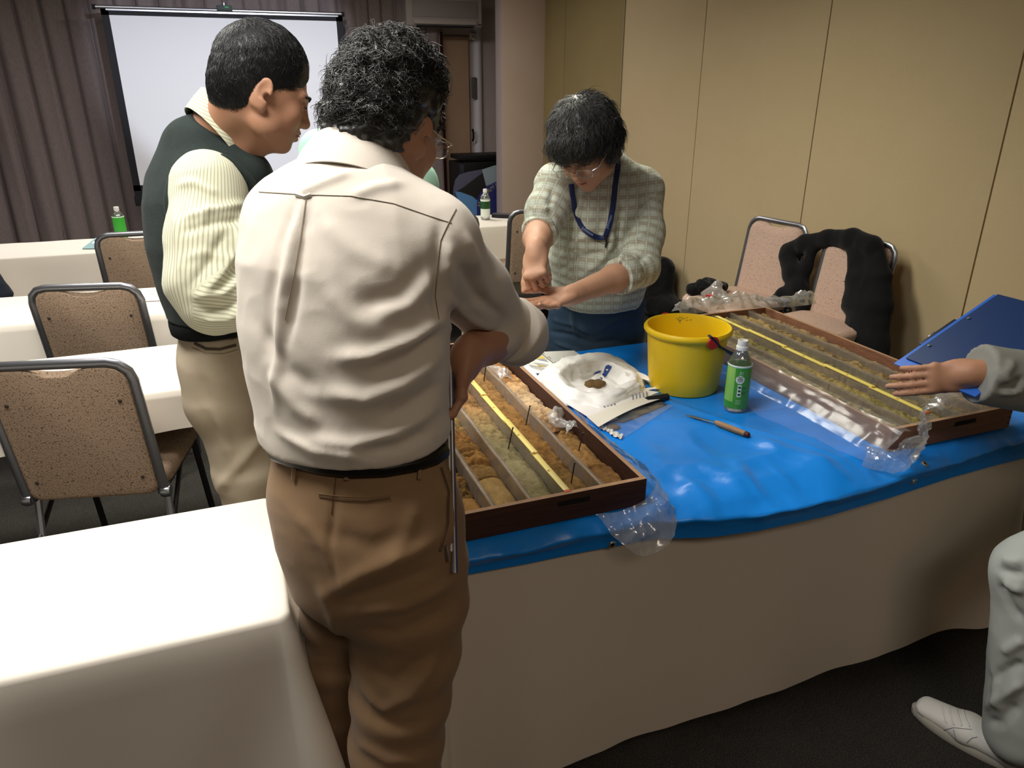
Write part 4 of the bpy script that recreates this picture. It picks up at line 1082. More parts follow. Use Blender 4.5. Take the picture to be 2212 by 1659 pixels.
def hand_prims(S, wrist, fwd, nrm, curl=(30, 40, 30), side=1, s=1.0, spread=5, thumb=(40, 20), k=0.007, curls=None):
    """fwd from the wrist to the knuckles, nrm out of the palm, side=+1 thumb on the +x side (x = fwd x nrm)"""
    f = Vector(fwd).normalized(); n = Vector(nrm); n = (n - f * n.dot(f)).normalized(); x = f.cross(n) * side
    w = Vector(wrist); g = lambda a, b, c: w + (x * a + f * b + n * c) * s
    q = np.array([list(x * side), list(f), list(n)]).T
    S.ell(tuple(g(0.004, 0.042, 0)), [0.036 * s, 0.052 * s, 0.0135 * s], q, 0.012)
    S.cap(tuple(g(0.026, 0.082, 0)), tuple(g(-0.030, 0.074, 0)), 0.0115 * s, 0.010 * s, 0.012)
    S.cap(tuple(g(0.0, -0.02, 0)), tuple(g(0.0, 0.02, 0)), 0.024 * s, 0.026 * s, 0.015)
    S.ell(tuple(g(0.028, 0.028, 0.008)), [0.014 * s, 0.028 * s, 0.013 * s], q, 0.012)
    S.ell(tuple(g(-0.025, 0.030, 0.006)), [0.012 * s, 0.030 * s, 0.011 * s], q, 0.012)
    fx = (0.029, 0.010, -0.010, -0.028); ln = ((0.042, 0.026, 0.021), (0.046, 0.030, 0.023), (0.043, 0.028, 0.022), (0.034, 0.021, 0.019)); rad = (0.0093, 0.0096, 0.0090, 0.0080)
    tips = []
    for i in range(4):
        c = curls[i] if curls else curl
        p = g(fx[i], 0.084 - 0.004 * abs(i - 1), 0); a = 0; sp = R(spread * (1.2, 0.3, -0.6, -1.5)[i]); r = rad[i] * s
        for j in range(3):
            a += R(c[j]); d = (f * math.cos(sp) + x * math.sin(sp)) * math.cos(a) + n * math.sin(a)
            p2 = p + d * ln[i][j] * s
            S.cap(tuple(p), tuple(p2), r * (1.03 - 0.08 * j), r * (0.95 - 0.08 * j), 0.0035)
            p = p2
        tips.append((p, d))
    a1, a2 = R(thumb[0]), R(thumb[1])
    p = g(0.028, 0.018, 0.006)
    for j, L in enumerate((0.044, 0.034, 0.026)):
        d = f * math.cos(a1) + x * math.sin(a1) * math.cos(a2) + n * math.sin(a1) * math.sin(a2)
        p2 = p + d * L * s; S.cap(tuple(p), tuple(p2), (0.0135, 0.0108, 0.0098)[j] * s, (0.0108, 0.0098, 0.0082)[j] * s, 0.006)
        p = p2; a1 -= R(14 if j == 0 else 10)
    return tips
def limb(S, pts, rs, k=0.02):
    for (a, b), (ra, rb) in zip(zip(pts[:-1], pts[1:]), zip(rs[:-1], rs[1:])): S.cap(tuple(a), tuple(b), ra, rb, k)
def bounds(pts, m):
    A = np.array([tuple(p) for p in pts]); return A.min(0) - m, A.max(0) + m

def strands(V, F, m, n, length, mode, seed, r=0.0007, keep=None, segs=5, curl=0.0, lift=0.3):
    """locks lying on the hair mass: thin three-sided tapering tubes as one array mesh"""
    rr = np.random.default_rng(seed); N = normals(V, F)
    mi = np.array(m.inverted()); Vl = V @ mi[:3, :3].T + mi[:3, 3]
    ok = np.arange(len(V)) if keep is None else np.nonzero(keep(Vl))[0]
    pick = rr.choice(ok, n); p = V[pick] + N[pick] * 0.0005; nl = N[pick]
    Mr = np.array(m.to_3x3())
    if mode == 'short':      # combed from the crown forward and down
        crown = np.array(m @ Vector((0, -0.07, 0.115)))
        d = p - crown
    else:
        crown = np.array(m @ Vector((0.01, -0.05, 0.125))); d = p - crown
    d = d / np.maximum(np.linalg.norm(d, axis=1), 1e-6)[:, None] + rr.normal(0, 0.28, p.shape)
    d -= nl * (d * nl).sum(1)[:, None]; d /= np.maximum(np.linalg.norm(d, axis=1), 1e-6)[:, None]
    L = length * rr.uniform(0.6, 1.3, n); side = np.cross(nl, d)
    ph = rr.uniform(0, 2 * PI, n); pts = []
    for k in range(segs + 1):
        t = k / segs
        c = curl * np.sin(ph + t * 5.0) * t
        h = lift * np.sin(PI * min(1, t * 0.9)) - 0.25 * t * t
        pts.append(p + d * (L * t)[:, None] + side * (L * c)[:, None] + nl * (L * h)[:, None])
    Vs = []
    for k in range(segs + 1):
        rad = r * (1 - 0.85 * k / segs)
        for a in (0, 2.094, 4.189): Vs.append(pts[k] + (side * math.cos(a) + nl * math.sin(a)) * rad)
    Vs = np.stack(Vs, 1); per = 3 * (segs + 1)
    base = (np.arange(n) * per)[:, None, None]; q = []
    for k in range(segs):
        for a in range(3): q.append((k * 3 + a, k * 3 + (a + 1) % 3, (k + 1) * 3 + (a + 1) % 3, (k + 1) * 3 + a))
    Fq = (base + np.array(q)[None]).reshape(-1, 4)
    return Vs.reshape(-1, 3), Fq
def hair_obj(parent, V, F, SV, SF, mat):
    return arr_obj('hair', np.concatenate([V, SV]), np.concatenate([F, SF + len(V)]), mat, parent, auto=0)

m_skin = M('skin', '#b4866a', 0.5, spec=0.35, var=(9, '#a47459', 0.5), bump=(350, 0.08))
m_skin2 = M('skin_fair', '#c09478', 0.5, spec=0.35, var=(9, '#b28266', 0.5), bump=(350, 0.08))
for mm in (m_skin, m_skin2):
    bs = mm.node_tree.nodes['Principled BSDF']; bs.inputs['Subsurface Weight'].default_value = 0.08; bs.inputs['Subsurface Radius'].default_value = (0.012, 0.004, 0.002)
m_hair = M('black_hair', '#17181a', 0.42, spec=0.5)
m_hairg = M('black_hair_grey_sheen', '#2a2927', 0.38, spec=0.6, var=(40, '#4a4845', 0.4))  # grey mottling puts the sheen of the hair into its colour
m_eye_w = M('eye_white', '#cfc6bd', 0.25); m_iris = M('dark_iris', '#1c120c', 0.15)
m_brow = M('eyebrow_hair', '#1a1613', 0.8); m_lip = M('lip', '#9a5a4a', 0.5)
m_nailm = M('finger_nail', '#d9ab98', 0.35)
m_glass_fr = M('spectacle_metal', '#b8b4aa', 0.25, metal=0.9); m_lens = plastic_film('spectacle_lens', (0.97, 0.98, 0.98), 0.03, 0.12, 0.02)
def face_parts(m, parent, closed=0.35, s=1.0):
    """eyes with iris, brows: parts of the figure"""
    for sx in (-1, 1):
        b = MB(); b.lathe([(0.0001, 0.0032), (0.0045, 0.0026), (0.0085, 0.0)], seg=16, caps=False)
        # a small visible almond of the eyeball between the lids
        mt = m @ Matrix.Translation((sx * 0.031, 0.0885, 0.0015)) @ Matrix.Rotation(R(-90), 4, 'X') @ Matrix.Rotation(R(0), 4, 'Z') @ Matrix.Diagonal((1.05, closed, 1, 1))
        b.xf(mt); e = obj('eye', b, m_eye_w, parent)
        b = MB(); b.lathe([(0.0001, 0.0040), (0.0036, 0.0034)], seg=14, caps=False); b.xf(mt); obj('iris', b, m_iris, e)
        pts = [m @ Vector(v) for v in ((sx * 0.012, 0.0965, 0.023), (sx * 0.026, 0.0945, 0.028), (sx * 0.042, 0.083, 0.026), (sx * 0.051, 0.073, 0.021))]
        b = MB(); b.tube(smoothpath(pts, 4), [0.0028] * 4 + [0.0034] * 6 + [0.002] * 3, 6); obj('eyebrow', b, m_brow, parent)
        pts = [m @ Vector(v) for v in ((sx * 0.019, 0.0915, 0.0048), (sx * 0.031, 0.0925, 0.0058), (sx * 0.044, 0.084, 0.0042))]
        b = MB(); b.tube(smoothpath(pts, 4), 0.0011, 5); obj('eyelash', b, m_brow, parent)
    b = MB(); b.tube(smoothpath([m @ Vector(v) for v in ((-0.021, 0.0845, -0.0562), (-0.008, 0.0985, -0.0555), (0.008, 0.0985, -0.0555), (0.021, 0.0845, -0.0562))], 5), 0.0016, 5); obj('mouth_line', b, m_lip, parent)
def spectacles(m, parent, y=0.112, z=0.0, w=0.052, h=0.032, tilt=0):
    g = bpy.data.objects.new('spectacles', None)
    b = MB()
    rims = []
    for sx in (-1, 1):
        pts = []
        for a in range(20):
            t = 2 * PI * a / 20; ex = 3.0
            cx = abs(math.cos(t)) ** (2 / ex) * math.copysign(1, math.cos(t)); cz = abs(math.sin(t)) ** (2 / ex) * math.copysign(1, math.sin(t))
            pts.append(m @ Vector((sx * 0.034 + cx * w / 2, y - 0.004 * abs(cx * 1) - 0.10 * max(0, abs(sx * 0.034 + cx * w / 2) - 0.05), z + cz * h / 2)))
        rims.append(pts); b.tube(pts, 0.0011, 6, cyc=True)
    b.tube([m @ Vector(v) for v in ((-0.009, y - 0.001, z + 0.006), (0, y + 0.003, z + 0.009), (0.009, y - 0.001, z + 0.006))], 0.0012, 6)
    fr = obj('spectacle_frame', b, m_glass_fr, parent)
    for sx in (-1, 1):
        b = MB(); b.tube([m @ Vector(v) for v in ((sx * 0.060, y - 0.006, z + 0.006), (sx * 0.076, y - 0.018, z + 0.008), (sx * 0.081, 0.03, z + 0.008), (sx * 0.082, -0.012, z + 0.012), (sx * 0.080, -0.030, z - 0.012))], 0.0013, 6); obj('temple_arm', b, m_glass_fr, fr)
    for p in rims:
        b = MB(); b.raw([Vector(v) for v in p], [tuple(range(len(p)))]); obj('lens', b, m_lens, fr, smooth=False)
    return fr
def collar(name, rows, mat, parent, th=0.0025, label=None):
    """rows: list of rings of points (same count) from the neck line out; given a little thickness"""
    P = np.array([[tuple(v) for v in r] for r in rows]); nu, nv = P.shape[:2]
    V = P.reshape(-1, 3); F = gridfaces(nu, nv); N = normals(V, F)
    V2 = V - N * th; n = len(V)
    ring = [(i, 0) for i in range(nu)] + [(nu - 1, j) for j in range(1, nv)] + [(i, nv - 1) for i in range(nu - 2, -1, -1)] + [(0, j) for j in range(nv - 2, 0, -1)]
    idx = [i * nv + j for i, j in ring]; m = len(idx)
    S = np.array([[idx[k], idx[(k + 1) % m], n + idx[(k + 1) % m], n + idx[k]] for k in range(m)])
    return arr_obj(name, np.concatenate([V, V2]), np.concatenate([F, F[:, ::-1] + n, S]), mat, parent, auto=50, label=label)
# ================================================================== people
def loft(S, rows, xax, k=0.02):
    for (p, a, b), (q, c, d) in zip(rows[:-1], rows[1:]): S.gcone(tuple(p), tuple(q), (a, b), (c, d), xax, k)
def prow(y, xl, xr, Y, b, phi):
    """section of a torso measured on the photograph: pixel row, left and right outline, distance Y, half depth; phi = turn of the body from square-on"""
    c = ony((xl + xr) / 2, y, Y); d = (c - CAM).dot(_F); w = (xr - xl) / 2 * d / FPX
    bs = b * math.sin(R(phi)); a = math.sqrt(max(0.003, w * w - bs * bs)) / math.cos(R(phi))
    return (c, a, b)
def cloth_noise(V, F, amp, scale, seed, stretch=(1, 1, 1)):
    N = normals(V, F); return V + N * (amp * ridged(V * np.array(stretch), scale, 2, seed))[:, None]

# ------------------------------------------------------------------ the man in the cream shirt, seen from behind
m_cream = M('cream_cotton', '#d3cabd', 0.8, sheen=0.15, bump=(700, 0.06), spec=0.2)
m_seam = M('seam_shadow', '#8f8576', 0.9)
m_khaki = M('khaki_cotton', '#8f7355', 0.85, sheen=0.1, bump=(600, 0.08), spec=0.2, var=(7, '#856a4e', 0.5))
m_kseam = M('khaki_seam', '#5d4833', 0.9)
m_belt = M('black_leather', '#15130f', 0.45)
pa = thing('person', 'person in cream shirt and khaki trousers seen from behind, clipboard at the hip', 'person', (0.17, 1.13, 0))
FA = 38; fA = az(FA); rA = az(FA + 90)
PHI = 27
shirt_rows = [prow(1003, 600, 945, 1.165, 0.118, PHI), prow(960, 577, 955, 1.170, 0.128, PHI), prow(900, 568, 957, 1.178, 0.130, PHI), prow(800, 545, 958, 1.190, 0.130, PHI),
              prow(700, 528, 955, 1.205, 0.130, PHI), prow(600, 526, 952, 1.222, 0.128, PHI), prow(520, 538, 955, 1.245, 0.118, PHI)]
shL = ony(634, 478, 1.345); shR = ony(936, 527, 1.165); nb = ony(770, 425, 1.275)
elR = at(1092, 706, 1.44); wrR = at(1008, 772, 1.30)
S = SDF((-0.16, 0.90, 0.90), (0.66, 1.66, 1.56), 0.0052)
loft(S, shirt_rows, rA, 0.03)
S.cap(tuple(shL), tuple(shR), 0.070, 0.070, 0.05)
S.cap(tuple(nb), tuple(shL + Vector((0, 0, 0.012))), 0.070, 0.052, 0.04); S.cap(tuple(nb), tuple(shR + Vector((0, 0, 0.012))), 0.070, 0.056, 0.04)
S.ell(tuple(ony(740, 560, 1.245)), (0.16, 0.10, 0.16), np.array([list(rA), list(fA), [0, 0, 1]]).T, 0.05)
S.cap(tuple(ony(775, 375, 1.285)), tuple(nb), 0.062, 0.075, 0.03)
mid = shR.lerp(elR, 0.5)
limb(S, [shR + Vector((0.004, 0, -0.004)), mid, elR], [0.068, 0.063, 0.052], 0.022)
limb(S, [elR, elR.lerp(wrR, 0.35)], [0.054, 0.050], 0.02)
elL = shL + Vector((0.0, 0.10, -0.26)) + fA * 0.02
limb(S, [shL, shL.lerp(elL, 0.5), elL], [0.062, 0.060, 0.052], 0.03)
waL = elL + fA * 0.20 + rA * 0.14 + Vector((0, 0, 0.04)); limb(S, [elL, waL], [0.052, 0.045], 0.02)
S.plane_cut((0, 0, ony(780, 1004, 1.05).z), (0, 0, -1))
V, F = S.mesh(2)
V = cloth_noise(V, F, 0.0016, 11, 51)
V = pix_fold(V, F, [
    ([(655, 425), (632, 520), (610, 640), (600, 760), (596, 880)], 0.006, 0.012), ([(668, 430), (655, 520), (640, 640), (622, 740)], -0.005, 0.010),
    ([(648, 428), (610, 520), (585, 640), (575, 760)], -0.003, 0.012),
    ([(955, 690), (890, 735), (800, 770), (720, 775)], 0.008, 0.016), ([(955, 720), (880, 775), (800, 805)], -0.008, 0.016), ([(952, 770), (870, 830), (790, 862), (700, 850)], 0.008, 0.018),
    ([(950, 830), (880, 880), (820, 905)], -0.006, 0.016), ([(945, 880), (850, 935), (760, 960), (660, 950)], 0.007, 0.016), ([(600, 930), (680, 975), (780, 990)], 0.006, 0.012),
    ([(930, 930), (860, 965), (790, 975)], -0.005, 0.012), ([(940, 600), (880, 660), (800, 690)], 0.005, 0.018), ([(930, 560), (860, 640), (770, 660)], -0.004, 0.018),
    ([(580, 800), (640, 880), (700, 920)], 0.005, 0.018), ([(560, 700), (620, 800), (690, 840)], -0.004, 0.018), ([(700, 620), (760, 690), (850, 720)], 0.003, 0.02),
    ([(950, 470), (945, 560), (940, 640), (945, 690)], -0.004, 0.012), ([(970, 520), (975, 600), (960, 680)], 0.006, 0.014),
    ([(1000, 500), (1040, 590), (1060, 650)], 0.005, 0.014), ([(985, 560), (1030, 640), (1090, 690)], -0.006, 0.014), ([(960, 700), (1030, 735), (1100, 755)], 0.006, 0.014), ([(960, 640), (1020, 690), (1085, 720)], 0.005, 0.012),
    ([(760, 372), (700, 395), (640, 420)], 0.004, 0.010), ([(870, 395), (810, 405), (760, 425)], 0.004, 0.012), ([(690, 470), (760, 540), (850, 580)], 0.003, 0.02)])
shirt = arr_obj('shirt', V, F, m_cream, pa, auto=0)
tA = tree_of(V, F)
seam('yoke_seam', tA, [(560, 415), (655, 421), (760, 424), (850, 440), (925, 466), (975, 482)], 0.0009, m_seam, pa)
seam('shoulder_seam', tA, [(985, 452), (970, 480), (952, 520), (945, 580), (940, 640), (948, 690)], 0.0011, m_seam, pa)
seam('back_loop', tA, [(640, 420), (658, 426), (672, 421)], 0.0035, m_cream, pa)
seam('pleat', tA, [(662, 425), (648, 520), (632, 610), (616, 690)], 0.0010, m_seam, pa)
# rolled cuff at the elbow
d_el = (elR - mid).normalized(); c0 = elR + d_el * 0.012
ax_ = (wrR - elR).normalized(); cc = elR + Vector((0.020, -0.004, -0.014)); nrm_ = (d_el * 0.9 - ax_ * 0.35).normalized()
u_ = nrm_.orthogonal().normalized(); v_ = nrm_.cross(u_)
rings = []
for off, r in ((-0.030, 0.060), (-0.026, 0.0645), (0.0, 0.0655), (0.022, 0.062), (0.030, 0.056), (0.028, 0.040)):
    rings.append([cc + nrm_ * off + (u_ * math.cos(a) + v_ * math.sin(a)) * (r + 0.0015 * math.sin(5 * a + off * 90)) for a in [2 * PI * i / 36 for i in range(36)]])
b = MB(); b.rings(rings); obj('rolled_cuff', b, m_cream, pa, auto=60)

# head, neck, right forearm and hand
HS = 0.98
hA = frame(at(838, 280, 1.26), 47, 21, 4, HS)
S = SDF((-0.02, 1.08, 1.00), (0.62, 1.55, 1.76), 0.0034)
head_prims(S, hA, HS)
S.cap(tuple(hA @ Vector((0, -0.028, -0.035))), tuple(ony(785, 372, 1.285)), 0.060, 0.064, 0.03)
S.cap(tuple(ony(785, 372, 1.285)), tuple(ony(760, 520, 1.25)), 0.062, 0.09, 0.04)
S.cap(tuple(ony(760, 520, 1.25)), tuple(shR), 0.07, 0.05, 0.04)
limb(S, [shR, elR, elR.lerp(wrR, 0.5), wrR], [0.045, 0.040, 0.040, 0.030], 0.02)
gdir = Vector((0.02, 0.05, -1)).normalized()
hand_prims(S, wrR, (wrR - elR).normalized() * 0.35 + Vector((-0.10, -0.05, -0.85)), Vector((-0.95, 0.0, 0.1)), curls=((8, 30, 20), (12, 32, 22), (16, 34, 24), (20, 36, 26)), side=1, s=0.95, thumb=(40, 60))
V, F = S.mesh(1)
bodyA = arr_obj('body', V, F, m_skin, pa, auto=0)
face_parts(hA, pa)
spectacles(hA, pa, y=0.112, z=0.002)
# hair: curly mass
S = SDF((0.08, 1.05, 1.36), (0.52, 1.50, 1.78), 0.004)
T = lambda x, y, z: tuple(hA @ Vector((x, y, z))); Q = rot_of(hA)
S.ell(T(0, -0.016, 0.052), (0.080, 0.096, 0.100), Q, 0.01); S.ell(T(0, -0.055, 0.005), (0.072, 0.064, 0.072), Q, 0.03); S.ell(T(0, 0.020, 0.105), (0.056, 0.045, 0.036), Q, 0.03)
S.cap(T(-0.025, -0.066, -0.035), T(0.025, -0.066, -0.035), 0.036, 0.036, 0.02)
S.ell(T(0, 0.110, -0.02), (0.078, 0.075, 0.085), Q, 0.012, 'carve'); S.ell(T(0, 0.06, -0.095), (0.12, 0.085, 0.07), Q, 0.012, 'carve')
for sx in (-1, 1): S.ell(T(sx * 0.092, 0.000, -0.010), (0.032, 0.036, 0.050), Q, 0.008, 'carve')
V, F = S.mesh(1); N = normals(V, F)
V = V + N * (0.006 * ridged(V, 30, 3, 61) + 0.003 * fbm(V, 90, 2, 62))[:, None]
SV, SF = strands(V, F, hA, 5600, 0.021, 'curl', 63, r=0.0011, curl=0.9, lift=0.22, segs=6, keep=lambda p: (p[:, 2] > -0.02) & ~((np.abs(p[:, 0]) > 0.05) & (np.abs(p[:, 1]) < 0.055) & (p[:, 2] < 0.075)))
hair_obj(pa, V, F, SV, SF, m_hairg)

# collar, a tilted ring round the neck
def ring_collar(parent, mat, c, up, back, rx, ry, hgt, drop, flare, name='collar', gap=35, n=44, top_tilt=0.0):
    up = up.normalized(); bk = (back - up * back.dot(up)).normalized(); sd = up.cross(bk)
    rows = [[], [], [], [], []]
    for i in range(n + 1):
        a = R(-180 + gap + (360 - 2 * gap) * i / n)
        dr = bk * math.cos(a) * ry + sd * math.sin(a) * rx; u = (bk * math.cos(a) + sd * math.sin(a)).normalized()
        fr = 0.5 - 0.5 * math.cos(a)           # 0 at the back, 1 at the front
        base = c + dr - up * top_tilt * fr
        rows[0].append(base - up * 0.012 + u * 0.0); rows[1].append(base + up * hgt * (1 - 0.25 * fr) + u * 0.002); rows[2].append(base + up * (hgt * (1 - 0.25 * fr) + 0.002) + u * 0.007)
        rows[3].append(base + up * (hgt * 0.4) + u * (0.010 + flare * 0.5)); rows[4].append(base - up * (drop * (1 + 0.7 * fr)) + u * (0.012 + flare * (1 + 0.4 * fr)))
    return collar(name, rows, mat, parent)
ncA = ony(770, 372, 1.285)
ring_collar(pa, m_cream, ncA, Vector((0, 0, 1)) + fA * 0.55 - rA * 0.05, -fA, 0.072, 0.068, 0.042, 0.026, 0.023, gap=20, top_tilt=0.02)

# trousers
S = SDF((-0.16, 0.86, 0.0), (0.52, 1.52, 1.03), 0.0056)
rows = [prow(985, 592, 955, 1.165, 0.112, 16), prow(1060, 590, 975, 1.155, 0.125, 16), prow(1130, 604, 992, 1.145, 0.132, 16), prow(1210, 622, 1002, 1.135, 0.132, 16)]
loft(S, rows, az(FA + 80), 0.03)
def leg(S, pts, k=0.03):
    for (y, xl, xr, Y), (y2, xl2, xr2, Y2) in zip(pts[:-1], pts[1:]):
        c, q = ony((xl + xr) / 2, y, Y), ony((xl2 + xr2) / 2, y2, Y2)
        w, w2 = (xr - xl) / 2 * (c - CAM).dot(_F) / FPX, (xr2 - xl2) / 2 * (q - CAM).dot(_F) / FPX
        S.gcone(tuple(c), tuple(q), (w, w * 1.05), (w2, w2 * 1.1), az(FA + 70), k, cap=0.6)
rl = [(1200, 775, 1003, 1.125), (1290, 752, 1004, 1.115), (1400, 766, 988, 1.11), (1500, 764, 967, 1.10), (1600, 762, 955, 1.095), (1700, 760, 948, 1.09), (1850, 770, 930, 1.085)]
leg(S, rl)
c = ony(850, 1850, 1.085); footR = Vector((c.x - 0.0, 1.08, 0.03)); S.cap(tuple(c), (footR.x, footR.y, 0.06), 0.062, 0.066, 0.03)
ll = [(1180, 640, 800, 1.19), (1250, 642, 790, 1.20), (1330, 655, 775, 1.215), (1430, 668, 772, 1.22), (1540, 690, 768, 1.23), (1659, 712, 772, 1.24)]
leg(S, ll)
c = ony(742, 1659, 1.24); footL = Vector((c.x + 0.01, 1.25, 0.03)); S.cap(tuple(c), (footL.x, footL.y, 0.06), 0.048, 0.062, 0.03)
V, F = S.mesh(2)
V = cloth_noise(V, F, 0.0018, 8, 71)
V = pix_fold(V, F, [(p_, a_ * 0.62, w_ * 1.1) for p_, a_, w_ in [([(700, 1290), (780, 1240), (880, 1200), (950, 1160)], 0.009, 0.018), ([(740, 1300), (830, 1270), (940, 1230)], -0.007, 0.016), ([(770, 1320), (870, 1310), (980, 1260)], 0.008, 0.016),
    ([(780, 1360), (860, 1370), (960, 1320)], -0.006, 0.016), ([(775, 1480), (830, 1530), (890, 1500), (940, 1420)], 0.010, 0.018), ([(790, 1440), (850, 1470), (920, 1420)], -0.006, 0.016), ([(800, 1540), (860, 1570), (930, 1560)], -0.007, 0.018),
    ([(770, 1600), (840, 1640), (930, 1640)], 0.008, 0.018), ([(640, 1110), (700, 1180), (740, 1260)], 0.005, 0.016), ([(900, 1080), (880, 1150), (840, 1220)], 0.006, 0.016), ([(720, 1150), (800, 1180), (890, 1150)], -0.004, 0.018), ([(726, 1035), (722, 1100), (712, 1180), (735, 1270)], -0.005, 0.008),
    ([(690, 1260), (720, 1330), (740, 1420)], 0.006, 0.014), ([(945, 1030), (975, 1110), (985, 1200)], 0.005, 0.008)]])
tr = arr_obj('trousers', V, F, m_khaki, pa, auto=0); tA2 = tree_of(V, F)
seam('back_seam', tA2, [(727, 1022), (722, 1060), (716, 1110)], 0.0009, m_kseam, tr)
seam('pocket_welt', tA2, [(690, 1072), (740, 1080), (790, 1083), (843, 1076)], 0.0022, m_kseam, tr)
seam('pocket_edge', tA2, [(688, 1066), (735, 1072), (790, 1074), (846, 1069)], 0.0012, m_khaki, tr)
seam('side_pocket', tA2, [(952, 1010), (968, 1060), (966, 1130), (950, 1190)], 0.0030, m_kseam, tr)
for px in (640, 752, 905):
    seam('belt_loop', tA2, [(px, 985), (px - 2, 1036)], 0.0042, m_khaki, tr, lift=0.004)
bl = dense([(600, 978), (640, 992), (700, 1006), (760, 1012), (830, 1010), (890, 1000), (935, 986), (952, 975)], 10)
pts = project(tA2, bl, 0.0015)
b = MB(); b.tube(pts, 0.0155, 10, flat=((0, 0, 1), 1.0)); b.bm.verts.ensure_lookup_table()
obj('belt', b, m_belt, pa)
m_shoe_d = M('dark_shoe_leather', '#1d1a18', 0.5)
def shoe(parent, pos, facing, mat, sole, s=1.0, name='shoe'):
    f = az(facing); r = az(facing + 90); p = Vector((pos.x, pos.y, 0))
    S = SDF(np.array(p) - [0.22, 0.22, 0.01], np.array(p) + [0.22, 0.22, 0.16], 0.0045)
    G = lambda a, b_, c: tuple(p + r * a * s + f * b_ * s + Vector((0, 0, c * s)))
    S.gcone(G(0, -0.055, 0.045), G(0, 0.06, 0.042), (0.036, 0.036), (0.046, 0.034), list(r), 0.02); S.gcone(G(0, 0.06, 0.042), G(0.004, 0.165, 0.032), (0.046, 0.034), (0.036, 0.022), list(r), 0.02)
    S.cap(G(0, -0.05, 0.05), G(0, -0.035, 0.105), 0.036, 0.040, 0.02)
    S.plane_cut((0, 0, 0.018), (0, 0, -1)); V, F = S.mesh(2)
    o = arr_obj(name, V, F, mat, parent, auto=0)
    pr = []
    for a in range(40):
        t = 2 * PI * a / 40; yy = 0.055 + 0.135 * math.cos(t); xx = (0.043 + 0.007 * math.cos(t - 0.3)) * math.sin(t) * (1 if abs(math.sin(t)) > 0 else 1); pr.append((xx, yy))
    b = MB(); b.rings([[Vector(G(x * k, 0.055 + (y - 0.055) * k, z)) for x, y in pr] for k, z in ((0.97, 0.001), (1.03, 0.006), (1.04, 0.022), (1.0, 0.027))]); obj('sole', b, sole, o)
    return o, G
shoe(pa, footR, 30, m_shoe_d, m_blk); shoe(pa, footL, 25, m_shoe_d, m_blk)

# clipboard held upright at the right hip
cb = thing('clipboard', 'grey clipboard with sheets hanging from the hand of the cream shirt wearer', 'clipboard', at(984, 1010, 1.25))
m_cbm = M('grey_clipboard', '#a9a6a4', 0.35, metal=0.35); m_cbb = M('navy_clip_edge', '#1e2a5c', 0.4)
t0, t1 = at(974, 775, 1.285), at(984, 1238, 1.235)
dn = (t1 - t0); Lc = dn.length; dn.normalize()
vw = (at(980, 1000, 1.25) - CAM).normalized()
side_ = dn.cross(vw).normalized(); dep = dn.cross(side_).normalized()   # the board is seen almost edge on
dep = (dep * math.cos(R(16)) + side_ * math.sin(R(16))).normalized(); thn = dn.cross(dep).normalized()
mt = Matrix((( dep.x, dn.x, thn.x, t0.x), (dep.y, dn.y, thn.y, t0.y), (dep.z, dn.z, thn.z, t0.z), (0, 0, 0, 1)))
sgn = 1 if dep.dot(vw) > 0 else -1
b = MB(); b.box((sgn * 0.11, Lc / 2, 0.0), (0.22, Lc, 0.0030), bev=0.001); b.xf(mt); obj('board', b, m_cbm, cb)
s2 = -1 if thn.dot(_R) > 0 else 1
b = MB(); b.box((sgn * 0.109, Lc / 2, -s2 * 0.0030), (0.219, Lc, 0.0022), bev=0.0008); b.xf(mt); obj('navy_backing', b, m_cbb, cb)
b = MB(); b.box((sgn * 0.11, Lc / 2 - 0.01, s2 * 0.0032), (0.20, Lc - 0.05, 0.0028), bev=0.0006); b.xf(mt); obj('paper_sheets', b, m_paper, cb)
b = MB(); b.box((sgn * 0.11, Lc - 0.035, s2 * 0.010), (0.12, 0.035, 0.012), bev=0.004); b.xf(mt); cl_ = obj('clip', b, m_chrome, cb)
b = MB(); b.tube([mt @ Vector((sgn * 0.02, Lc - 0.05, s2 * 0.008)), mt @ Vector((sgn * 0.0, Lc - 0.045, s2 * 0.016)), mt @ Vector((sgn * 0.005, Lc - 0.02, s2 * 0.010))], 0.003, 8); obj('clip_lever', b, m_chrome, cl_)
# ------------------------------------------------------------------ the man in the green-grey vest, at the left
def weave_material(name, base, stripes, rough=0.82):
    """cloth with woven stripes: stripes = (axis, period m, width share, colour, strength)"""
    m = M(name, base, rough, sheen=0.12, bump=(700, 0.05), spec=0.2); nt = m.node_tree; n = nt.nodes; L = nt.links
    a = n.new('ShaderNodeAttribute'); a.attribute_name = 'weave'; sx = n.new('ShaderNodeSeparateXYZ'); L.new(a.outputs['Vector'], sx.inputs[0])
    cur = None
    for ax, per, wd_, col, st in stripes:
        k = n.new('ShaderNodeMath'); k.operation = 'MULTIPLY'; k.inputs[1].default_value = 1 / per; L.new(sx.outputs[ax], k.inputs[0])
        f = n.new('ShaderNodeMath'); f.operation = 'PINGPONG'; f.inputs[1].default_value = 0.5; L.new(k.outputs[0], f.inputs[0])
        r = n.new('ShaderNodeMapRange'); r.inputs['From Min'].default_value = wd_ / 2 + 0.06; r.inputs['From Max'].default_value = wd_ / 2 - 0.06; r.inputs['To Max'].default_value = st; L.new(f.outputs[0], r.inputs['Value'])
        mx = n.new('ShaderNodeMix'); mx.data_type = 'RGBA'; L.new(r.outputs['Result'], mx.inputs['Factor'])
        if cur is None: mx.inputs['A'].default_value = lin(base) + (1,)
        else: L.new(cur, mx.inputs['A'])
        mx.inputs['B'].default_value = lin(col) + (1,); cur = mx.outputs['Result']
    L.new(cur, n['Principled BSDF'].inputs['Base Color']); return m
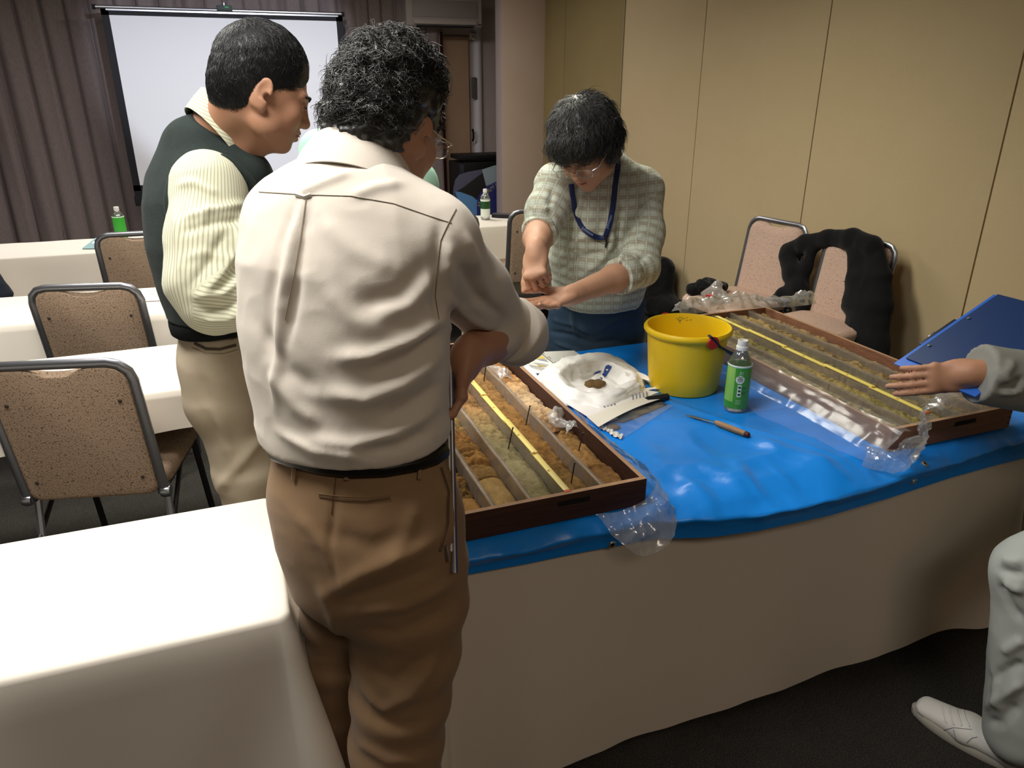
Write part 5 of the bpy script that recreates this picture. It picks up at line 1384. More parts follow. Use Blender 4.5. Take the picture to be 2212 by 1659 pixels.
def limb_uv(V, pts, ref, rad):
    """along / around coordinates of cloth on a bent limb"""
    pts = [np.array(p, float) for p in pts]; best = np.full(len(V), 9.0); U = np.zeros((len(V), 3)); off = 0.0
    for a, b in zip(pts[:-1], pts[1:]):
        ab = b - a; L = np.linalg.norm(ab); w = ab / L; x = np.array(ref, float); x = x - w * (x @ w); x /= np.linalg.norm(x); y = np.cross(w, x)
        q = V - a; t = np.clip(q @ w, 0, L); d = np.linalg.norm(q - t[:, None] * w, axis=1); m = d < best
        best[m] = d[m]; U[m, 0] = np.arctan2(q[m] @ y, q[m] @ x) * rad; U[m, 1] = off + t[m]; off += L
    return U, best
m_stripe = weave_material('striped_shirt_cotton', '#d7d6bd', [('X', 0.0075, 0.36, '#a3a287', 0.75)])
m_vest = M('green_grey_knit', '#2f3735', 0.95, sheen=0.05, bump=(420, 0.35), spec=0.1, var=(30, '#252c2b', 0.5))
m_rib = M('black_rib_knit', '#17191a', 0.95, bump=(300, 0.3), spec=0.1)
m_beige_tr = M('light_beige_cotton', '#b3a58f', 0.85, bump=(600, 0.06), spec=0.2)
DB = 1.86
def bat(x, y, dd=0.0): return at(x, y, DB + dd)
hipB = at(488, 745, 1.97)
pb = thing('person', 'person in green-grey knitted vest over a striped shirt, seen in right profile', 'person', (hipB.x, hipB.y, 0))
FB = 72; fB = az(FB); rB = az(FB + 90)
def drow(y, xl, xr, d, b, xax_dot=1.0):
    c = at((xl + xr) / 2, y, d); return (c, (xr - xl) / 2 * d / FPX, b)
camr = list(_R)
# vest: torso loft in sections measured on the photograph
S = SDF((-0.62, 1.35, 0.86), (0.22, 2.15, 1.62), 0.0055)
vr = [drow(722, 398, 590, 1.95, 0.15), drow(680, 385, 592, 1.93, 0.155), drow(600, 358, 590, 1.90, 0.16), drow(520, 336, 585, 1.87, 0.165), drow(450, 328, 580, 1.84, 0.15), drow(395, 345, 560, 1.83, 0.13)]
vr[-1] = (vr[-1][0], vr[-1][1] * 0.9, 0.12)
loft(S, vr, camr, 0.03)
shB = bat(455, 395, -0.12)                  # right shoulder, towards the camera
S.cap(tuple(at(452, 318, 1.80)), tuple(bat(458, 372, -0.10)), 0.066, 0.062, 0.04); S.cap(tuple(at(452, 318, 1.80)), tuple(at(445, 345, 1.98)), 0.066, 0.062, 0.04)
S.cap(tuple(at(408, 318, 1.80)), tuple(at(395, 400, 1.82)), 0.060, 0.075, 0.04); S.cap(tuple(at(470, 310, 1.79)), tuple(at(525, 380, 1.80)), 0.06, 0.07, 0.04)
# arm hole and V neck
S.plane_cut((0, 0, at(480, 704, 1.8).z), (0, 0, -1))
V, F = S.mesh(2)
V = V + normals(V, F) * (0.0012 * ridged(V, 9, 2, 81))[:, None]
vest = arr_obj('vest', V, F, m_vest, pb, auto=0); tv = tree_of(V, F)
# rib hem of the vest, black band
V2 = []
zh0, zh1 = at(480, 736, 1.80).z, at(480, 700, 1.80).z
c = at(488, 722, 1.95); rx, ry = 0.118, 0.154
rings = []
for z, k in ((zh0 - 0.002, 0.99), (zh0 + 0.003, 1.03), (zh0 + 0.02, 1.045), (zh1 - 0.004, 1.04), (zh1, 1.0)):
    rings.append([Vector((c.x, c.y, 0)) + _R * (math.cos(a) * (rx * k + 0.002)) + Vector((_R.y, -_R.x, 0)).normalized() * (-math.sin(a) * ry * k) + Vector((0, 0, z + 0.006 * math.cos(a))) for a in [2 * PI * i / 60 for i in range(60)]])
b = MB(); b.rings(rings); obj('rib_hem', b, m_rib, pb, auto=60)
# sleeve
elB = at(440, 640, 1.74); waB = at(640, 672, 1.78)
shb = at(452, 400, 1.735)
S = SDF((-0.55, 1.20, 0.90), (0.30, 1.95, 1.50), 0.005)
S.ell(tuple(at(452, 412, 1.74)), (0.080, 0.07, 0.085), None, 0.03)
pm = shb.lerp(elB, 0.5) + (elB - shb).cross(Vector((0, 0, 1))).normalized() * 0.0
limb(S, [at(452, 408, 1.735), at(452, 520, 1.72), at(446, 610, 1.715), at(462, 655, 1.72)], [0.083, 0.090, 0.086, 0.068], 0.03)
limb(S, [at(462, 655, 1.72), at(540, 650, 1.735), waB], [0.066, 0.062, 0.050], 0.03)
V, F = S.mesh(2)
U, dd_ = limb_uv(V, [shb, elB, waB], list(_R), 0.085)
V = cloth_noise(V, F, 0.0012, 10, 83)
V = pix_fold(V, F, [([(385, 400), (420, 395), (470, 420)], 0.005, 0.012), ([(400, 470), (460, 455), (530, 440)], 0.007, 0.012), ([(395, 500), (470, 480), (535, 475)], -0.006, 0.012),
    ([(430, 640), (470, 600), (510, 540), (525, 470)], 0.009, 0.014), ([(410, 620), (450, 570), (490, 500)], -0.007, 0.014), ([(420, 640), (480, 635), (530, 600)], 0.008, 0.012), ([(440, 670), (490, 665), (530, 640)], -0.007, 0.012),
    ([(440, 690), (490, 690), (540, 670)], 0.006, 0.012), ([(375, 450), (385, 520), (392, 600)], 0.004, 0.014), ([(430, 500), (440, 470), (455, 440)], 0.004, 0.01), ([(400, 560), (440, 545), (500, 560)], 0.004, 0.014)])
arr_obj('shirt_sleeve', V, F, m_stripe, pb, auto=0, uvw=U); ts = tree_of(V, F)
# ribbed edge of the arm hole
pts = [p for p in project(tv, dense([(368, 470), (362, 430), (372, 385), (400, 352), (440, 338), (490, 345), (530, 375), (555, 415), (572, 450)], 10), 0.001)]
b = MB(); b.tube(smoothpath(pts[::3], 3), 0.010, 8); obj('armhole_rib', b, m_vest, pb)
# head and neck
hB = frame(at(565, 203, 1.735), 84, 23, -2, 1.08)
hbk = at(425, 330, 1.80)
S = SDF(np.minimum(np.array(hB.translation), np.array(hbk)) - 0.22, np.maximum(np.array(hB.translation), np.array(hbk)) + 0.24, 0.0030)
head_prims(S, hB, 1.08, jaw=1.12)
S.cap(tuple(hB @ Vector((0, -0.030, -0.035))), tuple(at(470, 288, 1.79)), 0.064, 0.060, 0.03); S.cap(tuple(at(470, 288, 1.79)), tuple(at(455, 400, 1.82)), 0.058, 0.055, 0.03)
S.cap(tuple(hB @ Vector((0, 0.02, -0.075))), tuple(at(520, 330, 1.79)), 0.040, 0.045, 0.03)
V, F = S.mesh(1); arr_obj('body', V, F, m_skin, pb, auto=0)
face_parts(hB, pb, closed=0.22)
S = SDF(np.array(hB.translation) - 0.2, np.array(hB.translation) + 0.22, 0.0035)
T = lambda x, y, z: tuple(hB @ Vector((x, y, z))); Q = rot_of(hB)
S.ell(T(0, -0.014, 0.050), (0.087, 0.108, 0.103), Q, 0.01); S.ell(T(0, -0.045, -0.005), (0.079, 0.070, 0.075), Q, 0.03)
S.ell(T(0, 0.128, -0.005), (0.10, 0.078, 0.092), Q, 0.010, 'carve'); S.ell(T(0, 0.03, -0.085), (0.13, 0.085, 0.062), Q, 0.012, 'carve')
for sx in (-1, 1): S.ell(T(sx * 0.092, -0.006, -0.012), (0.026, 0.026, 0.044), Q, 0.006, 'carve'); S.ell(T(sx * 0.088, 0.060, -0.03), (0.03, 0.03, 0.05), Q, 0.008, 'carve')
V, F = S.mesh(1)
V = V + normals(V, F) * (0.0006 * ridged(V, 40, 2, 85))[:, None]
SV, SF = strands(V, F, hB, 7500, 0.030, 'short', 86, r=0.0006, curl=0.05, lift=0.07, segs=4, keep=lambda p: ((p[:, 2] > 0.02) | ((p[:, 1] < -0.03) & (p[:, 2] > -0.05))) & ~((p[:, 1] > 0.045) & (p[:, 2] < 0.105)))
hair_obj(pb, V, F, SV, SF, m_hair)
# collar
m_stripe_c = m_stripe
col = ring_collar(pb, m_stripe, at(486, 262, 1.785), Vector((0, 0, 1)) + fB * 0.72, -fB, 0.070, 0.072, 0.036, 0.022, 0.004, gap=12, top_tilt=0.05)
me = col.data; a = me.attributes.new('weave', 'FLOAT_VECTOR', 'POINT')
vals = []
for v in me.vertices:
    w = v.co
    vals += [w.z * 0.9 + w.x * 0.45, w.x, 0]
a.data.foreach_set('vector', vals)
# trousers
S = SDF((-0.48, 1.45, 0.0), (0.30, 2.28, 1.0), 0.006)
tr_rows = [drow(712, 402, 588, 1.96, 0.145), drow(780, 402, 596, 1.98, 0.150), drow(850, 408, 598, 2.00, 0.15)]
loft(S, tr_rows, camr, 0.03)
S.gcone(tuple(at(505, 860, 1.99)), tuple(at(535, 1010, 2.04)), (0.105, 0.11), (0.085, 0.09), camr, 0.03); k1 = at(535, 1010, 2.04)
S.gcone(tuple(k1), (k1.x + 0.02, k1.y + 0.0, 0.09), (0.085, 0.09), (0.075, 0.08), camr, 0.03, cap=0.3)
k2 = k1 + Vector((0.0, 0.17, 0.02)); S.gcone(tuple(at(500, 850, 2.1)), tuple(k2), (0.10, 0.10), (0.08, 0.085), camr, 0.03); S.gcone(tuple(k2), (k2.x + 0.03, k2.y, 0.09), (0.08, 0.085), (0.07, 0.075), camr, 0.03, cap=0.3)
V, F = S.mesh(2); V = cloth_noise(V, F, 0.002, 8, 87)
V = pix_fold(V, F, [([(470, 1060), (520, 1000), (570, 940)], 0.007, 0.02), ([(440, 860), (480, 930), (500, 1000)], 0.005, 0.02), ([(430, 800), (460, 900), (480, 960)], -0.004, 0.02)])
trb = arr_obj('trousers', V, F, m_beige_tr, pb, auto=0); tt = tree_of(V, F)
seam('pocket_slit', tt, [(420, 742), (445, 754), (475, 755), (510, 746)], 0.005, M('pocket_shadow', '#5b5142', 0.9), trb, lift=-0.002)
seam('pocket_welt', tt, [(415, 752), (445, 765), (480, 766), (515, 757)], 0.002, m_beige_tr, trb)
shoe(pb, Vector((k1.x + 0.02, k1.y - 0.01, 0)), FB, m_shoe_d, m_blk); shoe(pb, Vector((k2.x + 0.03, k2.y, 0)), FB, m_shoe_d, m_blk)

# ------------------------------------------------------------------ the man in the plaid shirt behind the table
m_plaid = weave_material('plaid_cotton', '#bdc2b3', [('X', 0.030, 0.34, '#979c8a', 0.75), ('Y', 0.034, 0.36, '#9c9881', 0.8), ('Y', 0.034, 0.12, '#86735c', 0.75), ('X', 0.030, 0.08, '#d9ded2', 0.7), ('Y', 0.017, 0.1, '#dde1d6', 0.6)])
m_jeans = M('blue_denim', '#2c4055', 0.9, var=(5, '#4b6276', 0.6), bump=(500, 0.15), spec=0.2)
m_dn_thread = M('denim_thread', '#6b6a5c', 0.8)
m_lany = M('navy_lanyard', '#16244f', 0.55); m_lprint = M('lanyard_print', '#8f9cc0', 0.6)
hipC = at(1288, 660, 2.75)
pc = thing('person', 'person in pale plaid shirt, jeans and navy lanyard behind the table, palm held open', 'person', (hipC.x, hipC.y, 0))
FC = 208; fC = az(FC); rC = az(FC + 90)
S = SDF((0.72, 1.75, 0.84), (1.72, 2.78, 1.54), 0.0055)
rowsC = [drow(632, 1215, 1392, 2.66, 0.115), drow(600, 1196, 1396, 2.60, 0.125), drow(550, 1190, 1388, 2.52, 0.13), drow(500, 1196, 1380, 2.47, 0.13), drow(450, 1192, 1392, 2.43, 0.125), drow(410, 1200, 1388, 2.40, 0.11)]
loft(S, rowsC, camr, 0.03)
shRc = at(1205, 402, 2.34); shLc = at(1384, 412, 2.46); nbc = at(1300, 372, 2.38)
S.cap(tuple(shRc), tuple(shLc), 0.066, 0.068, 0.05); S.cap(tuple(nbc), tuple(shRc), 0.066, 0.055, 0.04); S.cap(tuple(nbc), tuple(shLc), 0.066, 0.060, 0.04)
elRc = at(1163, 500, 2.28); wrRc = at(1158, 541, 2.08)
elLc = at(1383, 580, 2.36); wrLc = at(1232, 638, 2.14)
limb(S, [shRc, at(1180, 455, 2.31), at(1168, 497, 2.285)], [0.066, 0.062, 0.054], 0.022)
S.plane_cut(tuple(at(1165, 512, 2.275)), tuple((wrRc - shRc).normalized() * 0.9 + Vector((0, 0, -0.2))), lo=np.array(at(1165, 512, 2.275)) - 0.085, hi=np.array(at(1165, 512, 2.275)) + 0.085)
limb(S, [shLc, at(1392, 500, 2.42), elLc], [0.068, 0.064, 0.058], 0.022)
dfl = (wrLc - elLc).normalized(); cuffL = elLc + dfl * 0.115
S.cap(tuple(elLc), tuple(cuffL), 0.058, 0.055, 0.02)
S.plane_cut(tuple(cuffL), tuple(dfl), lo=np.array(cuffL) - 0.09, hi=np.array(cuffL) + 0.09)
V, F = S.mesh(2)
# plaid coordinates: across / up on the trunk, round / along on the sleeves
cen = np.array(at(1290, 520, 2.48)); rr_ = np.array(rC); U = np.stack([(V - cen) @ rr_, V[:, 2] * 1.03, V[:, 2] * 0], 1)
for ptsl, side in (([shRc, at(1180, 455, 2.31), elRc], 0), ([shLc, at(1392, 500, 2.42), elLc, cuffL], 1)):
    Ul, dl = limb_uv(V, ptsl, list(_R), 0.06)
    _, tl = seg_dist(V, ptsl)
    m_ = (dl < 0.074) & (tl > 0.12)
    U[m_] = Ul[m_]
V = cloth_noise(V, F, 0.0020, 12, 91)
V = pix_fold(V, F, [([(1195, 400), (1188, 440), (1190, 490)], -0.006, 0.012), ([(1210, 560), (1240, 520), (1280, 500)], 0.007, 0.016), ([(1200, 590), (1240, 560), (1300, 545)], -0.005, 0.014), ([(1250, 600), (1300, 560), (1340, 500)], 0.006, 0.016),
    ([(1345, 440), (1335, 500), (1330, 560)], -0.010, 0.014), ([(1330, 590), (1350, 540), (1395, 500)], 0.008, 0.014), ([(1340, 575), (1370, 570), (1400, 545)], -0.007, 0.012), ([(1320, 600), (1350, 590), (1385, 600)], 0.007, 0.010), ([(1280, 440), (1270, 500), (1260, 540)], 0.004, 0.016),
    ([(1310, 440), (1300, 480), (1290, 520)], -0.004, 0.014), ([(1150, 470), (1170, 480), (1190, 475)], -0.006, 0.01), ([(1150, 450), (1170, 455), (1195, 445)], 0.005, 0.01), ([(1215, 610), (1260, 620), (1330, 610)], 0.005, 0.012)])
arr_obj('shirt', V, F, m_plaid, pc, auto=0, uvw=U); tc_ = tree_of(V, F)
def plaid_part(o):
    me = o.data; a = me.attributes.new('weave', 'FLOAT_VECTOR', 'POINT'); vals = []
    for v in me.vertices: vals += [v.co.x * 0.9 - v.co.y * 0.4, v.co.z, 0]
    a.data.foreach_set('vector', vals); return o
# rolled cuffs
def cuff(c, d, r, parent, mat, L=0.03):
    d = d.normalized(); u = d.orthogonal().normalized(); v = d.cross(u)
    rings = [[c + d * o + (u * math.cos(a) + v * math.sin(a)) * (q + 0.001 * math.sin(4 * a + o * 60)) for a in [2 * PI * i / 32 for i in range(32)]] for o, q in ((-L, r), (-L + 0.004, r + 0.006), (0, r + 0.007), (L * 0.7, r + 0.004), (L * 0.75, r - 0.003), (L * 0.6, r - 0.02))]
    b = MB(); b.rings(rings); return plaid_part(obj('rolled_cuff', b, mat, parent, auto=60))
cuff(at(1166, 500, 2.28), (wrRc - at(1180, 455, 2.31)), 0.050, pc, m_plaid, 0.028); cuff(cuffL - dfl * 0.022, dfl, 0.053, pc, m_plaid, 0.035)
# placket and buttons
pk = [(1258, 392), (1252, 440), (1247, 500), (1240, 560), (1236, 612)]
pts = project(tc_, dense(pk, 8), 0.001)
b = MB(); b.tube(smoothpath(pts[::2], 2), 0.014, 8, flat=((_F.x, _F.y, 0), 0.16)); pl = plaid_part(obj('placket', b, m_plaid, pc))
m_bone = M('shirt_button', '#b8b29c', 0.4)
for px, py in ((1254, 425), (1249, 478), (1244, 540), (1238, 598)):
    h = project(tc_, [(px, py)], 0.004)
    if h:
        b = MB(); b.lathe([(0.005, -0.001), (0.0055, 0.0), (0.0055, 0.0012), (0.004, 0.0015), (0.0036, 0.0009)], seg=14); b.xf(Matrix.Translation(h[0]) @ (CAM - h[0]).to_track_quat('Z', 'Y').to_matrix().to_4x4()); obj('button', b, m_bone, pl)
seam('chest_pocket', tc_, [(1275, 505), (1285, 520), (1310, 528), (1335, 510), (1338, 480)], 0.0012, M('plaid_seam', '#7d8276', 0.9), pc)
# body: head, neck, forearms, hands
hC = frame(at(1268, 316, 2.215), 230, 36, 8, 1.02)
S = SDF((0.70, 1.62, 0.84), (1.66, 2.62, 1.66), 0.0040)
head_prims(S, hC, 1.02)
S.cap(tuple(hC @ Vector((0, -0.030, -0.035))), tuple(nbc + Vector((0, 0, -0.01))), 0.056, 0.062, 0.03); S.cap(tuple(nbc), tuple(at(1300, 470, 2.46)), 0.06, 0.09, 0.03)
S.cap(tuple(at(1300, 470, 2.46)), tuple(shRc), 0.06, 0.04, 0.03); S.cap(tuple(at(1300, 470, 2.46)), tuple(shLc), 0.06, 0.04, 0.03)
limb(S, [shRc, elRc], [0.04, 0.041], 0.02); limb(S, [elRc, elRc.lerp(wrRc, 0.45), wrRc], [0.043, 0.040, 0.028], 0.02)
limb(S, [shLc, elLc], [0.042, 0.042], 0.02); limb(S, [elLc, elLc.lerp(wrLc, 0.4), wrLc], [0.044, 0.041, 0.028], 0.02)
tipsR = hand_prims(S, wrRc, Vector((-0.22, -0.45, -0.72)), Vector((0.62, 0.55, -0.35)), curls=((48, 56, 38), (56, 58, 38), (62, 58, 38), (66, 55, 38)), side=-1, s=0.92, thumb=(30, 50))
dhl = (at(1145, 668, 2.06) - wrLc).normalized()
tipsL = hand_prims(S, wrLc, dhl, Vector((-0.05, -0.15, 1.0)), curls=((6, 10, 8), (5, 10, 8), (6, 12, 8), (10, 14, 10)), side=1, s=1.0, thumb=(34, 22), spread=3)
V, F = S.mesh(1); arr_obj('body', V, F, m_skin2, pc, auto=0)
face_parts(hC, pc, closed=0.2)
spectacles(hC, pc, y=0.114, z=-0.008, w=0.050, h=0.030)
S = SDF(np.array(hC.translation) - 0.2, np.array(hC.translation) + 0.22, 0.0038)
T = lambda x, y, z: tuple(hC @ Vector((x, y, z))); Q = rot_of(hC)
S.ell(T(0, -0.012, 0.046), (0.092, 0.110, 0.096), Q, 0.01); S.ell(T(0, -0.045, -0.01), (0.088, 0.075, 0.085), Q, 0.03); S.ell(T(0, 0.070, 0.066), (0.066, 0.040, 0.034), Q, 0.03)
for sx in (-1, 1): S.ell(T(sx * 0.074, 0.000, -0.020), (0.020, 0.038, 0.045), Q, 0.02)
S.ell(T(0, 0.125, -0.045), (0.070, 0.075, 0.088), Q, 0.012, 'carve'); S.ell(T(0, 0.06, -0.12), (0.14, 0.10, 0.07), Q, 0.012, 'carve')
V, F = S.mesh(1); V = V + normals(V, F) * (0.0035 * ridged(V * np.array([1, 1, 0.6]), 34, 2, 95))[:, None]
SV, SF = strands(V, F, hC, 4200, 0.05, 'long', 96, r=0.0008, curl=0.25, lift=0.16, segs=5, keep=lambda p: p[:, 2] > -0.02)
hair_obj(pc, V, F, SV, SF, m_hairg)
ring_collar(pc, m_plaid, nbc + Vector((0.0, 0.0, 0.035)) + fC * 0.012, Vector((0, 0, 1)) + fC * 0.5, -fC, 0.068, 0.070, 0.026, 0.010, 0.010, gap=22, top_tilt=0.035)
plaid_part(pc.children[-1])
# lanyard lying on the shirt
la = [(1332, 322), (1334, 360), (1328, 400), (1324, 440), (1318, 480), (1308, 510)]; lb_ = [(1233, 398), (1236, 430), (1246, 466), (1262, 495), (1285, 514), (1308, 511)]
def strap(name, pix, w, mat, parent, lift=0.0035):
    pts = project(tc_, dense(pix, 6), lift)
    pts = smoothpath(pts[::3] + [pts[-1]], 3)
    b = MB(); b.tube(pts, w, 8, flat=((_F.x, _F.y, _F.z), 0.15)); return obj(name, b, mat, parent)
l1 = strap('lanyard', la, 0.0085, m_lany, pc); l2 = strap('lanyard', lb_, 0.0085, m_lany, pc)
for (px, py), a_, tx in (((1270, 500), -32, 'Johnson'), ((1315, 478), 72, 'Johnson')):
    h = project(tc_, [(px, py)], 0.0065)
    if h:
        mt = Matrix.Translation(h[0] ) @ (CAM - h[0]).to_track_quat('Z', 'Y').to_matrix().to_4x4() @ Matrix.Rotation(R(a_), 4, 'Z')
        text_part('print', 'Johnson', 0.013, m_lprint, mt, l1, 0.0002)
pts = project(tc_, dense([(1308, 508), (1310, 522), (1309, 534)], 4), 0.006)
b = MB(); b.tube(pts, [0.006] * 2 + [0.003] * (len(pts) - 2), 8); obj('lanyard_clip', b, m_blk, pc)
# jeans
S = SDF((0.80, 2.10, 0.0), (1.80, 2.95, 0.98), 0.0058)
loft(S, [drow(612, 1212, 1388, 2.67, 0.105), drow(660, 1190, 1390, 2.75, 0.116), drow(715, 1182, 1388, 2.81, 0.118)], camr, 0.03)
for x0, x1, dx in ((1183, 1290, -0.01), (1285, 1385, 0.02)):
    a_, b_ = at((x0 + x1) / 2, 715, 2.81), at((x0 + x1) / 2 + 2, 775, 2.86); w = (x1 - x0) / 2 * 2.81 / FPX
    S.gcone(tuple(a_), tuple(b_), (w, w * 1.05), (w * 0.95, w), camr, 0.03); kn = Vector((b_.x + dx, b_.y + 0.02, 0.46))
    S.gcone(tuple(b_), tuple(kn), (w * 0.95, w), (0.068, 0.072), camr, 0.03); S.gcone(tuple(kn), (kn.x, kn.y + 0.03, 0.08), (0.068, 0.072), (0.058, 0.062), camr, 0.03, cap=0.3)
    shoe(pc, Vector((kn.x, kn.y + 0.01, 0)), FC + (6 if dx > 0 else -6), m_shoe_d, m_blk)
V, F = S.mesh(2); V = cloth_noise(V, F, 0.002, 10, 97)
V = pix_fold(V, F, [([(1195, 690), (1240, 700), (1275, 720)], 0.007, 0.012), ([(1190, 715), (1240, 725), (1270, 740)], -0.007, 0.010), ([(1290, 715), (1330, 690), (1385, 680)], 0.007, 0.012), ([(1285, 740), (1330, 735), (1375, 745)], -0.005, 0.012), ([(1200, 740), (1230, 750), (1262, 765)], 0.006, 0.010), ([(1240, 650), (1238, 690), (1246, 730)], 0.005, 0.01)])
jn = arr_obj('jeans', V, F, m_jeans, pc, auto=0); tj = tree_of(V, F)
seam('pocket_seam', tj, [(1287, 648), (1292, 666), (1310, 675), (1340, 674), (1362, 664)], 0.0016, m_dn_thread, jn)
seam('fly_seam', tj, [(1236, 652), (1232, 690), (1240, 715)], 0.0014, m_dn_thread, jn)
pts = project(tj, dense([(1205, 618), (1240, 627), (1290, 632), (1340, 628), (1385, 615)], 8), 0.001)
b = MB(); b.tube(pts, 0.015, 8); obj('belt', b, m_belt, pc)

# ------------------------------------------------------------------ the person in a mint shirt, almost hidden behind the man in cream
m_mint = M('mint_cotton', '#a9d6bf', 0.8, bump=(600, 0.06), spec=0.2)
pe_c = at(805, 420, 2.30)
pe = thing('person', 'person in mint shirt almost wholly hidden behind the wearer of the cream shirt', 'person', (pe_c.x, pe_c.y, 0))
FE = 170; fE = az(FE); rE = az(FE + 90)
S = SDF(np.array(pe_c) - [0.36, 0.36, 0.55], np.array(pe_c) + [0.36, 0.36, 0.22], 0.008)
sl, sr = at(698, 330, 2.30), at(896, 398, 2.26); nk = at(790, 330, 2.25)
base = Vector((pe_c.x, pe_c.y + 0.06, 0.95))
loft(S, [(base, 0.16, 0.11), (pe_c + Vector((0, 0.02, -0.12)), 0.165, 0.115), (pe_c + Vector((0, 0, 0.0)), 0.17, 0.11)], camr, 0.03)
S.cap(tuple(sl), tuple(sr), 0.066, 0.066, 0.05); S.cap(tuple(nk), tuple(sl), 0.06, 0.055, 0.04); S.cap(tuple(nk), tuple(sr), 0.06, 0.055, 0.04)
el_l, el_r = sl + Vector((-0.02, -0.06, -0.27)), sr + Vector((0.0, -0.06, -0.27))
limb(S, [sl, el_l], [0.062, 0.05]); limb(S, [sr, el_r], [0.062, 0.05])
limb(S, [el_l, el_l + Vector((0.16, -0.12, 0.02))], [0.05, 0.04]); limb(S, [el_r, el_r + Vector((-0.14, -0.12, 0.02))], [0.05, 0.04])
V, F = S.mesh(2); V = cloth_noise(V, F, 0.002, 10, 101); arr_obj('shirt', V, F, m_mint, pe, auto=0)
hE = frame(at(820, 262, 2.16), 165, 32, 0, 1.0)
S = SDF(np.minimum(np.array(hE.translation), np.array(pe_c)) - [0.30, 0.34, 0.42], np.maximum(np.array(hE.translation), np.array(pe_c)) + [0.30, 0.26, 0.22], 0.0055)
head_prims(S, hE, 1.0); S.cap(tuple(hE @ Vector((0, -0.03, -0.035))), tuple(nk), 0.056, 0.06, 0.03); S.cap(tuple(nk), tuple(pe_c), 0.06, 0.08, 0.03)
S.cap(tuple(pe_c), tuple(sl), 0.06, 0.035, 0.03); S.cap(tuple(pe_c), tuple(sr), 0.06, 0.035, 0.03)
limb(S, [sl, el_l, el_l + Vector((0.20, -0.15, 0.03))], [0.036, 0.034, 0.027]); limb(S, [sr, el_r, el_r + Vector((-0.18, -0.15, 0.03))], [0.036, 0.034, 0.027])
hand_prims(S, el_l + Vector((0.20, -0.15, 0.03)), Vector((0.8, -0.6, -0.1)), Vector((0, 0.1, -1)), curls=((15, 25, 20),) * 4, side=1, s=0.95); hand_prims(S, el_r + Vector((-0.18, -0.15, 0.03)), Vector((-0.8, -0.6, -0.1)), Vector((0, 0.1, -1)), curls=((15, 25, 20),) * 4, side=-1, s=0.95)
V, F = S.mesh(1); arr_obj('body', V, F, m_skin2, pe, auto=0); face_parts(hE, pe, 0.25)
S = SDF(np.array(hE.translation) - 0.2, np.array(hE.translation) + 0.2, 0.005); T = lambda x, y, z: tuple(hE @ Vector((x, y, z))); Q = rot_of(hE)
S.ell(T(0, -0.014, 0.046), (0.082, 0.103, 0.091), Q, 0.01); S.ell(T(0, -0.045, -0.005), (0.077, 0.066, 0.07), Q, 0.03); S.ell(T(0, 0.125, -0.03), (0.09, 0.075, 0.08), Q, 0.012, 'carve'); S.ell(T(0, 0.03, -0.095), (0.13, 0.085, 0.062), Q, 0.012, 'carve')
V, F = S.mesh(1); SV, SF = strands(V, F, hE, 900, 0.03, 'short', 103, r=0.0012, lift=0.12, segs=3); hair_obj(pe, V, F, SV, SF, m_hair)
S = SDF((pe_c.x - 0.26, pe_c.y - 0.16, 0.0), (pe_c.x + 0.26, pe_c.y + 0.26, 1.02), 0.009)
S.gcone(tuple(base + Vector((0, 0, 0.02))), tuple(base + Vector((0, 0, -0.12))), (0.16, 0.11), (0.165, 0.12), camr, 0.03)
for sx in (-0.085, 0.085):
    p = base + _R * sx; S.gcone(tuple(p + Vector((0, 0, -0.1))), (p.x, p.y, 0.5), (0.085, 0.09), (0.068, 0.07), camr, 0.03); S.gcone((p.x, p.y, 0.5), (p.x, p.y + 0.02, 0.09), (0.068, 0.07), (0.06, 0.065), camr, 0.03, cap=0.3); shoe(pe, Vector((p.x, p.y, 0)), FE, m_shoe_d, m_blk)
V, F = S.mesh(2); arr_obj('trousers', V, F, M('dark_grey_trousers', '#33353a', 0.9), pe, auto=0)
# ------------------------------------------------------------------ the person at the right edge, with the blue clipboard
m_grey_tr = M('light_grey_trousers', '#a9aeaa', 0.85, bump=(600, 0.06), spec=0.2)
m_grey_sl = M('grey_jacket_cloth', '#8b8b85', 0.85, bump=(600, 0.08), spec=0.2)
m_white_sh = M('white_leather', '#dcdbd6', 0.5, spec=0.3); m_sole = M('pale_grey_sole', '#b3afa4', 0.7); m_stitch = M('grey_stitch', '#86818a', 0.8)
pd_ = thing('person', 'person at the right edge in grey with white sneakers, holding a blue clipboard', 'person', (1.72, 0.72, 0))
FD = -14; fD = az(FD)
ank = Vector((1.635, 0.83, 0.10)); kneeD = Vector((1.600, 0.895, 0.55)); hipD = Vector((1.80, 0.70, 0.93))
hip2 = Vector((2.0, 0.66, 0.93)); knee2 = Vector((2.05, 0.72, 0.5)); ank2 = Vector((2.06, 0.60, 0.1))
S = SDF((1.38, 0.40, 0.0), (2.26, 1.12, 1.08), 0.0058)
limb(S, [hipD, kneeD], [0.100, 0.074], 0.04); limb(S, [kneeD, ank + Vector((0, 0, 0.02))], [0.074, 0.080], 0.04)
limb(S, [hip2, knee2], [0.105, 0.078], 0.04); limb(S, [knee2, ank2], [0.078, 0.070], 0.04)
S.ell((1.90, 0.68, 0.96), (0.19, 0.14, 0.13), None, 0.05)
S.plane_cut((0, 0, 0.055), (0, 0, -1))
V, F = S.mesh(2); V = cloth_noise(V, F, 0.002, 8, 111)
